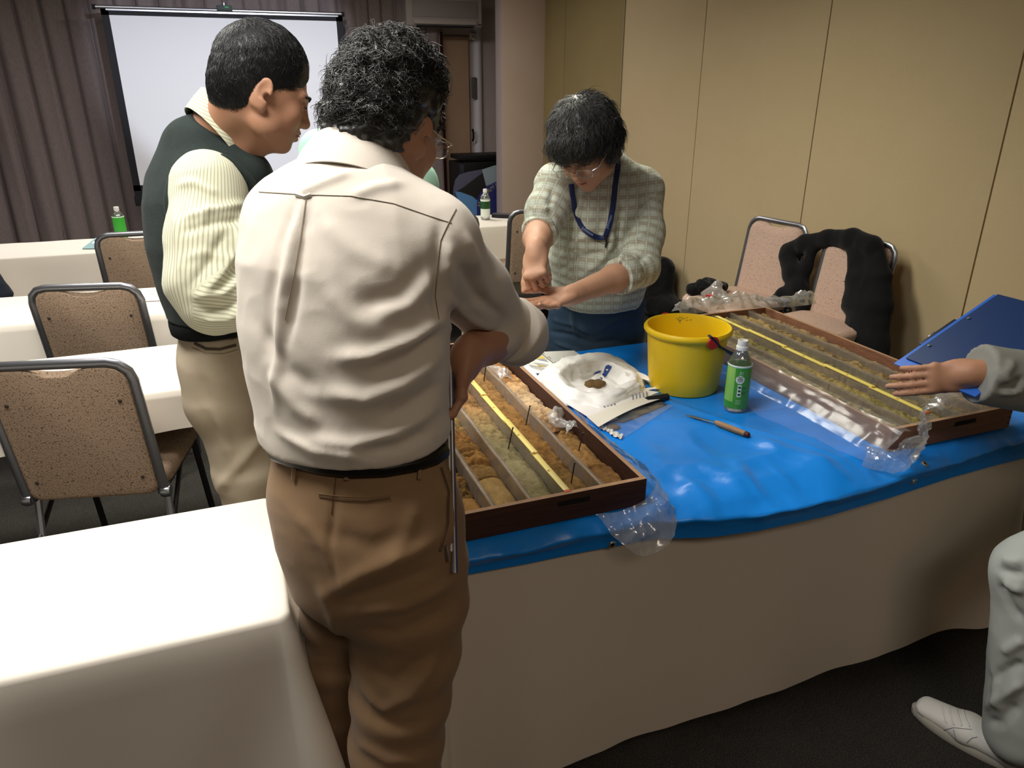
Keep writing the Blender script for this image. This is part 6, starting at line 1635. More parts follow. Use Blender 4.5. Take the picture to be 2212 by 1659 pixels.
V = pix_fold(V, F, [([(2212, 1210), (2190, 1215), (2165, 1205)], 0.007, 0.014), ([(2212, 1235), (2190, 1238), (2160, 1230)], -0.008, 0.012), ([(2212, 1275), (2190, 1270), (2170, 1255)], 0.007, 0.014), ([(2212, 1345), (2185, 1310), (2160, 1260)], -0.007, 0.014), ([(2212, 1380), (2190, 1395), (2165, 1410)], 0.007, 0.014),
    ([(2212, 1430), (2180, 1445), (2140, 1470)], -0.008, 0.014), ([(2212, 1470), (2170, 1500), (2130, 1530)], 0.009, 0.014), ([(2200, 1520), (2160, 1560), (2110, 1565)], -0.008, 0.014), ([(2145, 1440), (2150, 1490), (2160, 1540)], 0.006, 0.012)])
arr_obj('trousers', V, F, m_grey_tr, pd_, auto=0)
fo = Vector((1.625, 0.875, 0)); shf = -19
so_, G = shoe(pd_, fo, shf, m_white_sh, m_sole, 1.0, 'sneaker')
ts_ = tree_of(np.array([v.co + Vector((1.72, 0.72, 0)) for v in so_.data.vertices]), [tuple(p.vertices) for p in so_.data.polygons])
for pix in ([(2034, 1524), (2040, 1545), (2046, 1562)], [(2050, 1528), (2056, 1548), (2062, 1566)], [(2066, 1532), (2072, 1550), (2078, 1568)], [(2080, 1534), (2086, 1552), (2094, 1570)]):
    seam('lace', ts_, pix, 0.0024, m_white_sh, so_, step=4, lift=0.001)
for pix in ([(1975, 1520), (1985, 1538), (2005, 1560), (2030, 1580)], [(2034, 1578), (2060, 1572), (2100, 1576)], [(2060, 1576), (2066, 1600), (2072, 1612)], [(2088, 1604), (2100, 1594), (2112, 1592)]):
    seam('stitching', ts_, pix, 0.0009, m_stitch, so_, step=4)
shoe(pd_, Vector((2.06, 0.64, 0)), FD, m_white_sh, m_sole, 1.0, 'sneaker')
# blue clipboard, seen from below its tilted back
A_, B_, D_ = at(1930, 783, 1.78), at(2146, 634, 1.81), at(2110, 856, 1.579)
ux = (B_ - A_).normalized(); vy = (D_ - A_); vy = (vy - ux * vy.dot(ux)).normalized(); wz = ux.cross(vy)
if wz.dot(CAM - A_) < 0: wz = -wz
LA = (B_ - A_).length
# jacket: trunk and both sleeves
wrD = at(2100, 806, 1.61); elD = Vector((1.93, 0.86, 0.92)); shD = Vector((1.88, 0.66, 1.38)); shD2 = Vector((2.24, 0.70, 1.38))
S = SDF((1.28, 0.44, 0.80), (2.44, 1.32, 1.56), 0.006)
S.gcone((2.02, 0.66, 1.0), (2.05, 0.68, 1.34), (0.18, 0.13), (0.19, 0.13), (1, 0.1, 0), 0.04); S.cap(tuple(shD), tuple(shD2), 0.07, 0.07, 0.05); S.cap((2.06, 0.72, 1.47), (2.06, 0.69, 1.38), 0.07, 0.10, 0.04)
cuD = wrD + (elD - wrD).normalized() * 0.012
limb(S, [shD, elD], [0.075, 0.066], 0.02); limb(S, [elD, cuD], [0.070, 0.064], 0.02)
dc = (wrD - elD).normalized(); S.plane_cut(tuple(cuD), tuple(dc), lo=np.array(cuD) - 0.09, hi=np.array(cuD) + 0.09)
el2 = Vector((2.30, 0.78, 1.10)); limb(S, [shD2, el2, Vector((2.16, 0.98, 1.02))], [0.07, 0.06, 0.05], 0.02)
V, F = S.mesh(2); V = cloth_noise(V, F, 0.002, 9, 113)
V = pix_fold(V, F, [([(2212, 815), (2180, 835), (2160, 838)], -0.008, 0.01), ([(2212, 840), (2180, 848), (2160, 845)], 0.008, 0.01), ([(2190, 780), (2170, 810), (2180, 830)], 0.006, 0.012)])
arr_obj('grey_blouson', V, F, m_grey_sl, pd_, auto=0)
hD = frame((2.03, 0.78, 1.62), -25, 25, 0, 1.0)
S = SDF((1.12, 0.44, 0.76), (2.44, 1.36, 1.80), 0.0045)
head_prims(S, hD); S.cap(tuple(hD @ Vector((0, -0.03, -0.035))), (2.06, 0.70, 1.45), 0.056, 0.062, 0.03); S.cap((2.06, 0.70, 1.45), (2.05, 0.68, 1.2), 0.06, 0.09, 0.03)
S.cap((2.05, 0.68, 1.36), tuple(shD), 0.06, 0.04, 0.03); S.cap((2.05, 0.68, 1.36), tuple(shD2), 0.06, 0.04, 0.03)
limb(S, [shD, elD, wrD], [0.04, 0.04, 0.029], 0.02); limb(S, [shD2, el2, Vector((2.16, 0.98, 1.02))], [0.04, 0.04, 0.03], 0.02)
hand_prims(S, wrD, (at(1976, 822, 1.66) - wrD), wz * -0.5 + Vector((0.1, 0.3, 0.4)), curls=((4, 8, 6), (5, 10, 8), (6, 12, 10), (9, 14, 12)), side=1, s=0.92, thumb=(28, 70), spread=1)
hand_prims(S, Vector((2.16, 0.98, 1.02)), Vector((-0.6, 0.7, -0.2)), Vector((-0.2, -0.2, -0.9)), curls=((25, 35, 25),) * 4, side=-1, s=0.95)
V, F = S.mesh(1); arr_obj('body', V, F, m_skin, pd_, auto=0); face_parts(hD, pd_, 0.25)
S = SDF(np.array(hD.translation) - 0.2, np.array(hD.translation) + 0.2, 0.005); T = lambda x, y, z: tuple(hD @ Vector((x, y, z))); Q = rot_of(hD)
S.ell(T(0, -0.014, 0.046), (0.082, 0.103, 0.091), Q, 0.01); S.ell(T(0, -0.045, -0.005), (0.077, 0.066, 0.07), Q, 0.03); S.ell(T(0, 0.125, -0.03), (0.09, 0.075, 0.08), Q, 0.012, 'carve'); S.ell(T(0, 0.03, -0.095), (0.13, 0.085, 0.062), Q, 0.012, 'carve')
V, F = S.mesh(1); SV, SF = strands(V, F, hD, 900, 0.03, 'short', 115, r=0.0012, lift=0.12, segs=3); hair_obj(pd_, V, F, SV, SF, m_hair)
ck = thing('clipboard', 'blue folding clipboard held up by the person at the right edge', 'clipboard', A_)
mtc = Matrix(((ux.x, vy.x, wz.x, A_.x), (ux.y, vy.y, wz.y, A_.y), (ux.z, vy.z, wz.z, A_.z), (0, 0, 0, 1)))
m_cblue = M('bright_blue_board', '#2f66c4', 0.4); m_cnavy = M('navy_board_back', '#12305f', 0.5)
b = MB(); b.box((LA / 2, 0.112, -0.004), (LA, 0.224, 0.003), bev=0.0012); b.xf(mtc); obj('front_cover', b, m_cblue, ck)
b = MB(); b.box((LA / 2 + 0.012, 0.116, 0.001), (LA - 0.026, 0.205, 0.004), bev=0.0012); b.xf(mtc); obj('back_cover', b, m_cnavy, ck)
b = MB(); b.box((LA * 0.46, -0.003, -0.010), (0.11, 0.016, 0.010), bev=0.002); b.xf(mtc); cl2 = obj('clip', b, M('dark_clip', '#3c4250', 0.35, metal=0.6), ck)
b = MB(); b.box((LA * 0.42, -0.010, -0.012), (0.022, 0.012, 0.012), bev=0.004); b.xf(mtc); obj('clip_lever', b, m_chrome, cl2)
for fx in (0.27, 0.66):
    b = MB(); b.lathe([(0.004, 0), (0.004, 0.001), (0.002, 0.0015)], seg=12); b.xf(mtc @ Matrix.Translation((LA * fx, 0.026, 0.0045))); obj('rivet', b, M('worn_rivet', '#6f7a80', 0.4, metal=0.6), ck)

# ================================================================== things on the blue tarpaulin
ZT = 0.7075
# yellow bucket
m_yel = M('yellow_plastic', '#e8c312', 0.42, spec=0.4, var=(7, '#d9ae10', 0.35), bump=(120, 0.03))
bx, by = 1.258, 1.826
bk = thing('bucket', 'yellow plastic bucket with red handle pivots on the blue tarpaulin', 'bucket', (bx, by, ZT))
prof = [(0.020, 0.004), (0.098, 0.003), (0.104, 0.0), (0.1065, 0.004), (0.111, 0.05), (0.1175, 0.13), (0.121, 0.172), (0.1275, 0.176), (0.1325, 0.183), (0.1325, 0.190), (0.128, 0.196), (0.122, 0.196), (0.1195, 0.190), (0.114, 0.12), (0.104, 0.012), (0.02, 0.010)]
b = MB(); b.lathe(prof, seg=72); bb = obj('bucket_body', b, m_yel, bk, world=False, auto=40)
btree = BVHTree.FromPolygons([Vector((bx, by, ZT)) + v.co for v in bb.data.vertices], [tuple(p.vertices) for p in bb.data.polygons])
m_red = M('red_plastic', '#b31f1f', 0.45); m_strap = M('dark_handle_plastic', '#23252c', 0.5)
h = hit(btree, 1540, 741); p1 = h[0]; cxy = Vector((bx, by, p1.z)); o1 = (p1 - cxy); o1.z = 0; o1.normalize(); perp = Vector((-o1.y, o1.x, 0))
if perp.dot(_R) < 0: perp = -perp
for s in (1, -1):
    pc_ = cxy + o1 * s * 0.1215
    mt = Matrix.Translation(pc_) @ (o1 * s).to_track_quat('Z', 'Y').to_matrix().to_4x4()
    b = MB(); b.lathe([(0.010, 0.0), (0.010, 0.006), (0.018, 0.007), (0.0195, 0.010), (0.018, 0.014), (0.006, 0.015)], seg=24); b.xf(mt); obj('pivot_cap', b, m_red, bk)
hp = []
for k in range(21):
    t = PI * k / 20
    hp.append(cxy + o1 * math.cos(t) * 0.133 + perp * math.sin(t) * 0.150 + Vector((0, 0, 0.012 * (1 if k in (0,) else 0) - 0.085 * math.sin(t))))
hp = [hp[0] - perp * 0.016 + Vector((0, 0, 0.012))] + hp
b = MB(); b.tube(hp, 0.009, 8, flat=((0, 0, 1), 0.45)); obj('carry_handle', b, m_strap, bk)
b = MB()
rrg = np.random.default_rng(5); Vs = []
h2 = hit(btree, 1490, 688)
if h2[0]:
    n_ = h2[1] if h2[1].dot(CAM - h2[0]) > 0 else -h2[1]
    for k in range(26):
        q = hit(btree, 1478 + rrg.normal(0, 10), 688 + rrg.normal(0, 5))
        if q[0] is None or q[0].z > ZT + 0.185: continue
        nn = q[1] if q[1].dot(CAM - q[0]) > 0 else -q[1]
        m4 = Matrix.Translation(q[0] + nn * 0.0005) @ nn.to_track_quat('Z', 'Y').to_matrix().to_4x4(); r_ = rrg.uniform(0.001, 0.003)
        b.raw([m4 @ Vector((r_ * math.cos(a), r_ * 0.7 * math.sin(a), 0)) for a in [2 * PI * i / 7 for i in range(7)]], [tuple(range(7))])
    o = obj('scuff_marks', b, M('grey_scuff', '#7d7440', 0.7), bk, smooth=False); o['kind'] = 'stuff'

# green tea bottle standing before the bucket
tb_ = tea_bottle('open green tea bottle without its cap beside the yellow bucket', (1.296, 1.612, ZT), opened=True, z0=0.014, z1=0.140)
tt_ = Vector((1.296, 1.612, ZT)); vdir = (Vector((0, 0, 0)) - Vector((1.296, 1.612, 0))).normalized(); abase = math.atan2(vdir.y, vdir.x)
def on_bottle(da, z, r=0.0342):
    a = abase + da; return Matrix.Translation((r * math.cos(a), r * math.sin(a), z)) @ Matrix.Rotation(a + PI / 2, 4, 'Z') @ Matrix.Rotation(PI / 2, 4, 'X')
def wrap(o, r):
    """bends a flat print round the bottle"""
    for v in o.data.vertices:
        a = math.atan2(v.co.y, v.co.x); v.co.x, v.co.y = r * math.cos(a), r * math.sin(a)
def band(name, a0, a1, z0, z1, r, mat, parent, n=10):
    b = MB(); P = [[(r * math.cos(abase + a0 + (a1 - a0) * i / n), r * math.sin(abase + a0 + (a1 - a0) * i / n), z) for z in (z0, z1)] for i in range(n + 1)]
    b.grid(np.array(P)); return obj(name, b, mat, parent, world=False)
sleeve = [c for c in tb_.children if c.name.startswith('label_sleeve')][0]
band('pale_green_panel', -1.3, -0.28, 0.035, 0.137, 0.03375, M('pale_green_print', '#7fbb52', 0.45, var=(30, '#a6cf6c', 0.7, (1, 1, 0.3))), sleeve)
b = MB(); b.grid(np.array([[(0.0340 * math.cos(abase + 0.16 + 0.36 * rr * math.cos(t)), 0.0340 * math.sin(abase + 0.16 + 0.36 * rr * math.cos(t)), 0.104 + 0.0123 * rr * math.sin(t)) for rr in (0.02, 0.5, 1.0)] for t in [2 * PI * i / 24 for i in range(25)]])); obj('white_disc', b, m_wprint, sleeve, world=False)
o = text_part('characters', '茶', 0.020, m_gprint, on_bottle(0.16, 0.104, 0.0343), sleeve, 0.0001, world=False); wrap(o, 0.0344)
o = text_part('characters', 'お', 0.014, m_wprint, on_bottle(0.20, 0.123, 0.0343), sleeve, 0.0001, world=False); wrap(o, 0.0344)
band('barcode_panel', 0.02, 0.34, 0.052, 0.088, 0.0340, m_wprint, sleeve)
for k in range(3): band('barcode_block', 0.08, 0.29, 0.056 + 0.011 * k, 0.062 + 0.011 * k, 0.0343, m_gprint, sleeve)
for k in range(3): band('small_print_line', -0.02, 0.40, 0.030 + 0.005 * k, 0.032 + 0.005 * k, 0.0341, M('pale_print', '#9ccf8a', 0.5), sleeve)
for z, nm in ((0.079, 'recycling_mark'), (0.063, 'round_mark')):
    o = text_part(nm, '△' if z > 0.07 else '○', 0.012, m_gprint, on_bottle(0.52, z, 0.0343), sleeve, 0.0001, world=False); wrap(o, 0.0344)

# knife with wooden handle
kf = thing('knife', 'thin steel spatula knife with a wooden handle on the blue tarpaulin', 'knife', (1.18, 1.54, ZT))
a0, a1, a2 = onz(1480, 896, ZT + 0.004), onz(1545, 912, ZT + 0.009), onz(1617, 940, ZT + 0.008)
m_steel = M('dull_steel', '#6d6b6a', 0.4, metal=0.8); m_kw = M('pale_handle_wood', '#a98561', 0.6, var=(30, '#8f6d4c', 0.6, (4, 1, 1))); m_kd = M('dark_red_handle_end', '#4a1d1c', 0.55)
dk = (a1 - a0).normalized()
b = MB(); b.tube([a0, a0.lerp(a1, 0.25), a0.lerp(a1, 0.7), a1, a1 + dk * 0.02], [0.0015, 0.0052, 0.0046, 0.0028, 0.0028], 8, flat=((0, 0, 1), 0.25)); obj('blade', b, m_steel, kf)
b = MB(); b.tube([a1, a1.lerp(a2, 0.1), a1.lerp(a2, 0.5), a1.lerp(a2, 0.85), a2], [0.0055, 0.0075, 0.0085, 0.0078, 0.0065], 12); obj('handle', b, m_kw, kf)
b = MB(); b.tube([a1 + Vector((0, 0, 0.0002)) , a1.lerp(a2, 0.5), a2.lerp(a1, 0.12)], [0.0062, 0.0089, 0.0082], 12, flat=((0, 0, 1), 0.22)); obj('dark_groove', b, m_kd, kf)
b = MB(); b.tube([a2.lerp(a1, 0.10), a2, a2 + (a2 - a1).normalized() * 0.004], [0.0082, 0.0075, 0.003], 12); obj('handle_end', b, m_kd, kf)

# ring notebook, papers, bags
m_card = M('grey_card', '#b9b8b0', 0.6); m_print_y = M('yellow_print', '#c9b45a', 0.7)
def flat_sheet(name, pix, z, th, mat, parent, curl=None, n=10):
    q = [onz(x, y, z) for x, y in pix]
    P = []
    for i in range(n + 1):
        u = i / n; a = q[0].lerp(q[1], u); c = q[3].lerp(q[2], u)
        P.append([(a.lerp(c, j / n)) + Vector((0, 0, curl(u, j / n) if curl else 0)) for j in range(n + 1)])
    b = MB(); T_ = np.array([[tuple(v) for v in r] for r in P]); b.grid(T_); b.grid(T_ - np.array([0, 0, th]))
    ring = [P[i][0] for i in range(n + 1)] + [P[n][j] for j in range(1, n + 1)] + [P[i][n] for i in range(n - 1, -1, -1)] + [P[0][j] for j in range(n - 1, 0, -1)]
    b.rings([ring, [v - Vector((0, 0, th)) for v in ring]], caps=False)
    return obj(name, b, mat, parent, auto=40)
nbk = thing('ring_notebook', 'open grey ring notebook behind the white carrier bag', 'notebook', (1.0, 2.2, ZT))
flat_sheet('grey_page', [(1166, 760), (1240, 757), (1300, 800), (1216, 800)], ZT + 0.008, 0.004, m_card, nbk)
flat_sheet('printed_page', [(1132, 764), (1164, 761), (1214, 801), (1150, 806)], ZT + 0.006, 0.003, m_paper, nbk)
for k, mm in enumerate((m_print_y, m_paperg, m_print_y)):
    flat_sheet('printed_block', [(1146 + 6 * k, 768 + 8 * k), (1170 + 6 * k, 767 + 8 * k), (1180 + 6 * k, 775 + 8 * k), (1152 + 6 * k, 776 + 8 * k)], ZT + 0.0068, 0.0004, mm, nbk, n=2)
for k in range(4):
    p = onz(1171 + 14 * k, 765 + 11 * k, ZT + 0.009); r_ = 0.008
    b = MB(); b.tube([p + Vector((math.cos(a) * r_, 0.2 * math.cos(a) * r_, math.sin(a) * r_)) for a in [2 * PI * i / 14 for i in range(14)]], 0.0011, 6, cyc=True); obj('binder_ring', b, m_chrome, nbk)

pp = thing('paper_sheet', 'white printed sheet lying partly under the white carrier bag', 'paper', (1.0, 1.72, ZT), 0, 'loose papers on the tarpaulin')
flat_sheet('sheet', [(1222, 872), (1345, 838), (1424, 848), (1290, 914)], ZT + 0.010, 0.0012, m_paper, pp, curl=lambda u, v: 0.006 * math.sin(PI * u) * v + 0.002)
for k in range(9):
    x = 1303 + 7.5 * k + (32 if k > 3 else 0); y = 874 - 1.5 * k - (10 if k > 3 else 0)
    flat_sheet('printed_stroke', [(x, y - 6), (x + 3, y - 7), (x + 4, y + 4), (x + 1, y + 5)], ZT + 0.0185, 0.0004, m_paperg, pp, n=1)
pp2 = thing('paper_sheet', 'cream folded leaflet along the near edge of the papers beside the zip bag', 'paper', (1.0, 1.66, ZT), 0, 'loose papers on the tarpaulin')
flat_sheet('sheet', [(1268, 900), (1420, 852), (1425, 862), (1293, 922)], ZT + 0.014, 0.0012, M('cream_paper', '#e6e0d0', 0.7), pp2, curl=lambda u, v: 0.008 * math.sin(PI * u))
sc_ = thing('marker_pen', 'short black marker pen with a steel clip sticking out of the papers near the bucket', 'pen', (1.15, 1.75, ZT))
a0, a1 = onz(1395, 866, ZT + 0.012), onz(1442, 857, ZT + 0.010)
b = MB(); b.tube([a0, a0.lerp(a1, 0.5), a1], [0.011, 0.0115, 0.0105], 14); obj('barrel', b, m_blk, sc_)
b = MB(); b.tube([a0 + Vector((0, 0, 0.0125)), a0.lerp(a1, 0.8) + Vector((0, 0, 0.0125))], 0.0022, 8); obj('pocket_clip', b, m_chrome, sc_)
m_film = plastic_film('clear_film', (0.97, 0.98, 1.0), 0.13, 0.045, 0.18); m_film2 = plastic_film('crumpled_film', (0.95, 0.95, 0.92), 0.30, 0.13, 0.16)
def film(name, fn, nu, nv, amp, freq, seed, parent, mat, mask=None):
    """crumpled clear sheet: fn(u,v)->point, noise with sharp creases"""
    P = np.array([[tuple(fn(i / (nu - 1), j / (nv - 1))) for j in range(nv)] for i in range(nu)]); V = P.reshape(-1, 3); F = gridfaces(nu, nv); N = normals(V, F)
    n1 = ridged(V, freq, 2, seed); n2 = ridged(V * np.array([1, 0.7, 1.2]), freq * 2.3, 2, seed + 4)
    k = np.ones(len(V)) if mask is None else np.array([[mask(i / (nu - 1), j / (nv - 1)) for j in range(nv)] for i in range(nu)]).ravel()
    V = V + N * ((amp * (np.maximum(n1, -0.2) + 0.4 * n2) * k))[:, None]
    return arr_obj(name, V, F, mat, parent, auto=28)
fd_ = thing('folder', 'dark grey folder lying below the leaflet, partly covered by the zip bag', 'folder', (1.0, 1.68, ZT))
flat_sheet('folder_cover', [(1300, 900), (1408, 858), (1440, 872), (1345, 912)], ZT + 0.0035, 0.002, M('dark_grey_card', '#4d4c50', 0.5), fd_)
zb_ = thing('zip_bag', 'clear zip bag holding a folded note and brown sample below the papers', 'bag', (1.0, 1.62, ZT))
q = [onz(x, y, ZT + 0.003) for x, y in ((1258, 906), (1400, 862), (1452, 878), (1342, 950))]
film('bag_film', lambda u, v: q[0].lerp(q[1], u).lerp(q[3].lerp(q[2], u), v) + Vector((0, 0, 0.010 * math.sin(PI * u) * math.sin(PI * v) + 0.003)), 40, 26, 0.0022, 30, 121, zb_, m_film)
flat_sheet('folded_note', [(1288, 908), (1324, 898), (1336, 904), (1300, 916)], ZT + 0.006, 0.001, m_paper, zb_)
b = MB(); pts = [onz(x, y, ZT + 0.004) for x, y in ((1285, 914), (1296, 926), (1310, 930), (1322, 940), (1342, 948))]
P = np.array([[tuple(p + Vector((0.018 * t, 0.022 * t, 0.003 * math.sin(i * 2.2 + t * 3)))) for t in (0, 0.5, 1)] for i, p in enumerate(smoothpath(pts, 5))]); b.grid(P); obj('crumpled_tissue', b, M('white_tissue', '#e3e1da', 0.8), zb_, auto=30)
c = onz(1325, 922, ZT + 0.004)
S = SDF(np.array(c) - 0.04, np.array(c) + 0.04, 0.003); S.ell(tuple(c), (0.022, 0.014, 0.004), None, 0.004); V, F = S.mesh(1); V = V + normals(V, F) * (0.002 * fbm(V, 90, 2, 3))[:, None]; arr_obj('sample_lump', V, F, M('brown_sample', '#6a5b46', 0.95, bump=(300, 0.5)), zb_)

# white carrier bag, its mouth open
m_bag = M('white_carrier_plastic', '#f2f1ec', 0.35, spec=0.4, bump=(60, 0.1))
bs = m_bag.node_tree.nodes['Principled BSDF']; bs.inputs['Transmission Weight'].default_value = 0.0
wb = thing('carrier_bag', 'white plastic carrier bag lying open with a blue leaf mark inside', 'bag', (1.0, 1.93, ZT))
out_pix = [(1160, 812), (1185, 845), (1215, 872), (1255, 880), (1300, 890), (1345, 872), (1378, 856), (1392, 836), (1378, 812), (1340, 788), (1292, 774), (1240, 780), (1195, 794)]
OUT = smoothpath([onz(x, y, ZT + 0.002) for x, y in out_pix], 6, cyc=True)
rim_pix = [(1206, 812), (1222, 832), (1250, 842), (1288, 848), (1322, 846), (1352, 838), (1372, 822), (1362, 803), (1334, 789), (1300, 779), (1262, 781), (1234, 788), (1214, 798)]
RIM = smoothpath([onz(x, y, ZT + (0.040 + 0.012 * (1 if y < 800 else 0))) for x, y in rim_pix], 6, cyc=True)
nO = len(OUT); cI = onz(1290, 826, ZT + 0.006)
rings = []
for k in range(30):
    t = k / 29; row = []
    for i in range(nO):
        o_, r_ = OUT[i], RIM[i]
        if t < 0.5:
            u = t / 0.5; p = o_.lerp(r_, u ** 1.2); p = Vector((p.x, p.y, o_.z + (r_.z - o_.z) * math.sin(u * PI / 2)))
        else:
            u = (t - 0.5) / 0.5; g = r_.lerp(cI, 0.26 * u / 0.55) if u < 0.55 else r_.lerp(cI, 0.26 + 0.70 * (u - 0.55) / 0.45); zz = r_.z + (cI.z - r_.z) * min(1, u / 0.62) ** 1.1; p = Vector((g.x, g.y, zz))
        row.append(p)
    rings.append(row)
P = np.array([[tuple(rings[k][i]) for k in range(30)] for i in range(nO)]); V = P.reshape(-1, 3); F = gridfaces(nO, 30, closed_u=True); N = normals(V, F)
V = V + N * (0.0085 * np.maximum(ridged(V * np.array([1, 1, 0.5]), 13, 2, 131), -0.6) + 0.003 * ridged(V, 45, 2, 133))[:, None]; V[:, 2] = np.maximum(V[:, 2], ZT + 0.001)
arr_obj('bag_body', V, F, m_bag, wb, auto=40); tw = tree_of(V, F)
def loop(pix, zs, w):
    pts = smoothpath([onz(x, y, ZT + z) for (x, y), z in zip(pix, zs)], 6); P = []
    for i, p in enumerate(pts):
        t = (pts[min(i + 1, len(pts) - 1)] - pts[max(i - 1, 0)]).normalized(); s_ = t.cross(Vector((0, 0, 1))).normalized()
        P.append([tuple(p + s_ * w * (k / 5 - 0.5) + Vector((0, 0, 0.006 * math.sin(k * 1.9 + i * 0.35)))) for k in range(6)])
    b = MB(); b.grid(np.array(P)); return obj('handle_loop', b, m_bag, wb, auto=40)
loop([(1222, 800), (1180, 786), (1146, 780), (1136, 790), (1150, 812), (1185, 838)], (0.03, 0.028, 0.022, 0.014, 0.010, 0.010), 0.026)
loop([(1352, 808), (1385, 812), (1412, 826), (1424, 838), (1400, 842), (1360, 850)], (0.035, 0.026, 0.016, 0.010, 0.008, 0.010), 0.024)
m_bmark = M('blue_bag_print', '#24478f', 0.5)
def decal(name, pix, tree, mat, parent, lift=0.0012):
    pts = project(tree, pix, lift)
    if len(pts) < 3: return
    b = MB(); b.raw(pts, [tuple(range(len(pts)))]); bmesh.ops.triangulate(b.bm, faces=b.bm.faces); return obj(name, b, mat, parent, smooth=False)
decal('leaf_mark', [(1308, 791), (1314, 788), (1322, 792), (1316, 803), (1310, 812), (1300, 821), (1296, 815), (1303, 806), (1306, 798)], tw, m_bmark, wb)
decal('leaf_mark', [(1281, 810), (1286, 804), (1294, 801), (1300, 801), (1293, 806)], tw, m_bmark, wb)
rk = thing('rock_sample', 'brown rock sample lying in the mouth of the white carrier bag', 'rock', onz(1288, 828, ZT + 0.02))
c = onz(1288, 829, ZT + 0.020); S = SDF(np.array(c) - 0.06, np.array(c) + 0.06, 0.003); S.ell(tuple(c), (0.034, 0.020, 0.012), None, 0.004); S.ell(tuple(c + Vector((-0.02, 0, 0.002))), (0.018, 0.016, 0.011), None, 0.008)
V, F = S.mesh(1); V = V + normals(V, F) * (0.003 * fbm(V, 70, 3, 4))[:, None]; arr_obj('rock', V, F, M('brown_rock', '#6d5533', 0.95, bump=(250, 0.5)), rk)

# clear plastic sleeve round the right core box, and the liner flap of the left one
sv = thing('plastic_sleeve', 'clear plastic sleeve crumpled around the right core box', 'plastic sleeve', (1.45, 1.6, ZT))
def side(u, v):
    Y = 1.205 + (2.22 - 1.205) * u; xe = np.interp(Y, [1.2, 1.28, 1.38, 1.54, 1.8, 2.22], [1.40, 1.375, 1.36, 1.325, 1.36, 1.42])
    xs = (1.512, 1.488, 1.462, 1.42, xe); zs = (0.781, 0.783, 0.757, 0.722, ZT + 0.003); k = v * 4; i = min(3, int(k)); t = k - i; t = t * t * (3 - 2 * t) * 0.5 + t * 0.5
    return Vector((xs[i] + (xs[i + 1] - xs[i]) * t, Y, zs[i] + (zs[i + 1] - zs[i]) * t))
film('side_fold', side, 150, 30, 0.0036, 9, 141, sv, m_film)
def endl(u, v):
    x = 1.385 + 0.185 * u; y = 1.232 - 0.040 * math.sin(PI * min(1, u * 1.1)) - 0.012; z = 0.698 + v * (0.060 + 0.105 * math.exp(-((u - 0.74) / 0.24) ** 2))
    return Vector((x, y - 0.02 * v * (1 - v), z))
film('open_end', endl, 54, 40, 0.022, 17, 143, sv, m_film2, mask=lambda u, v: 0.35 + 0.65 * v)
def endt(u, v):
    x = 1.655 + 0.215 * u; return Vector((x, 1.236 + 0.085 * v, 0.776 + 0.040 * math.sin(PI * v) * (0.5 + 0.5 * math.sin(PI * u)) + 0.004))
film('front_ruffle', endt, 60, 26, 0.012, 19, 145, sv, m_film2, mask=lambda u, v: math.sin(PI * v) * 0.8 + 0.2)
def back(u, v):
    x = 1.50 + 0.62 * u; return Vector((x, 2.30 - 0.075 * v + 0.02 * math.sin(6 * u), 0.745 + (0.105 - 0.05 * max(0, u - 0.5)) * math.sin(PI * (0.15 + 0.7 * v))))
film('rear_ruffle', back, 110, 34, 0.020, 12, 147, sv, m_film2, mask=lambda u, v: math.sin(PI * v) * 0.8 + 0.2)
m_shred = plastic_film('milky_shred', (0.95, 0.94, 0.9), 0.5, 0.03, 0.3)
fl = thing('plastic_liner', 'clear plastic liner hanging over the front right corner of the left core box', 'plastic liner', (0.76, 1.25, ZT))
def flap(u, v):
    # runs along the right board and hangs over the corner of the table edge
    Y = 1.60 - 0.40 * u; t = v
    hang = max(0, (u - 0.80) / 0.2)
    x = 0.775 + 0.004 * math.sin(9 * u) + t * (0.018 + 0.012 * hang); z = 0.785 - t * (0.030 + 0.050 * u)
    return Vector((x - 0.06 * hang * t, Y - 0.035 * hang * (0.4 + 0.6 * t), z - 0.035 * hang * t))
FT = smoothpath([(0.776, 1.62, 0.782), (0.780, 1.45, 0.782), (0.794, 1.32, 0.778), (0.800, 1.236, 0.766), (0.775, 1.220, 0.738), (0.715, 1.219, 0.720), (0.652, 1.222, 0.716)], 10)
FB_ = smoothpath([(0.800, 1.62, 0.750), (0.812, 1.45, 0.735), (0.836, 1.32, 0.716), (0.842, 1.215, 0.690), (0.800, 1.160, 0.655), (0.725, 1.150, 0.645), (0.668, 1.185, 0.690)], 10)
def drape(u, v):
    k = u * (len(FT) - 1); i = min(len(FT) - 2, int(k)); t = k - i
    a, b_ = FT[i].lerp(FT[i + 1], t), FB_[i].lerp(FB_[i + 1], t); p = a.lerp(b_, v); p.z += 0.006 * math.sin(PI * v); return p
film('hanging_film', drape, 120, 26, 0.005, 20, 151, fl, m_film2)
def corner(u, v):
    x = 0.655 + 0.135 * u; return Vector((x + 0.004 * math.sin(12 * v), 1.226 - 0.034 * math.sin(PI * 0.5 * (0.3 + 0.7 * v)), 0.716 - 0.045 * v * (0.45 + 0.75 * u)))
for k, (x0, y0, y1) in enumerate(((0.69, 1.95, 2.20), (0.73, 1.56, 1.68))):
    film('inner_shred', (lambda x0, y0, y1: lambda u, v: Vector((x0 + 0.05 * v + 0.01 * math.sin(7 * u), y0 + (y1 - y0) * u, 0.752 + 0.016 * math.sin(PI * v) + 0.006 * math.sin(9 * u))))(x0, y0, y1), 40, 16, 0.006, 30, 155 + k, fl, m_shred)

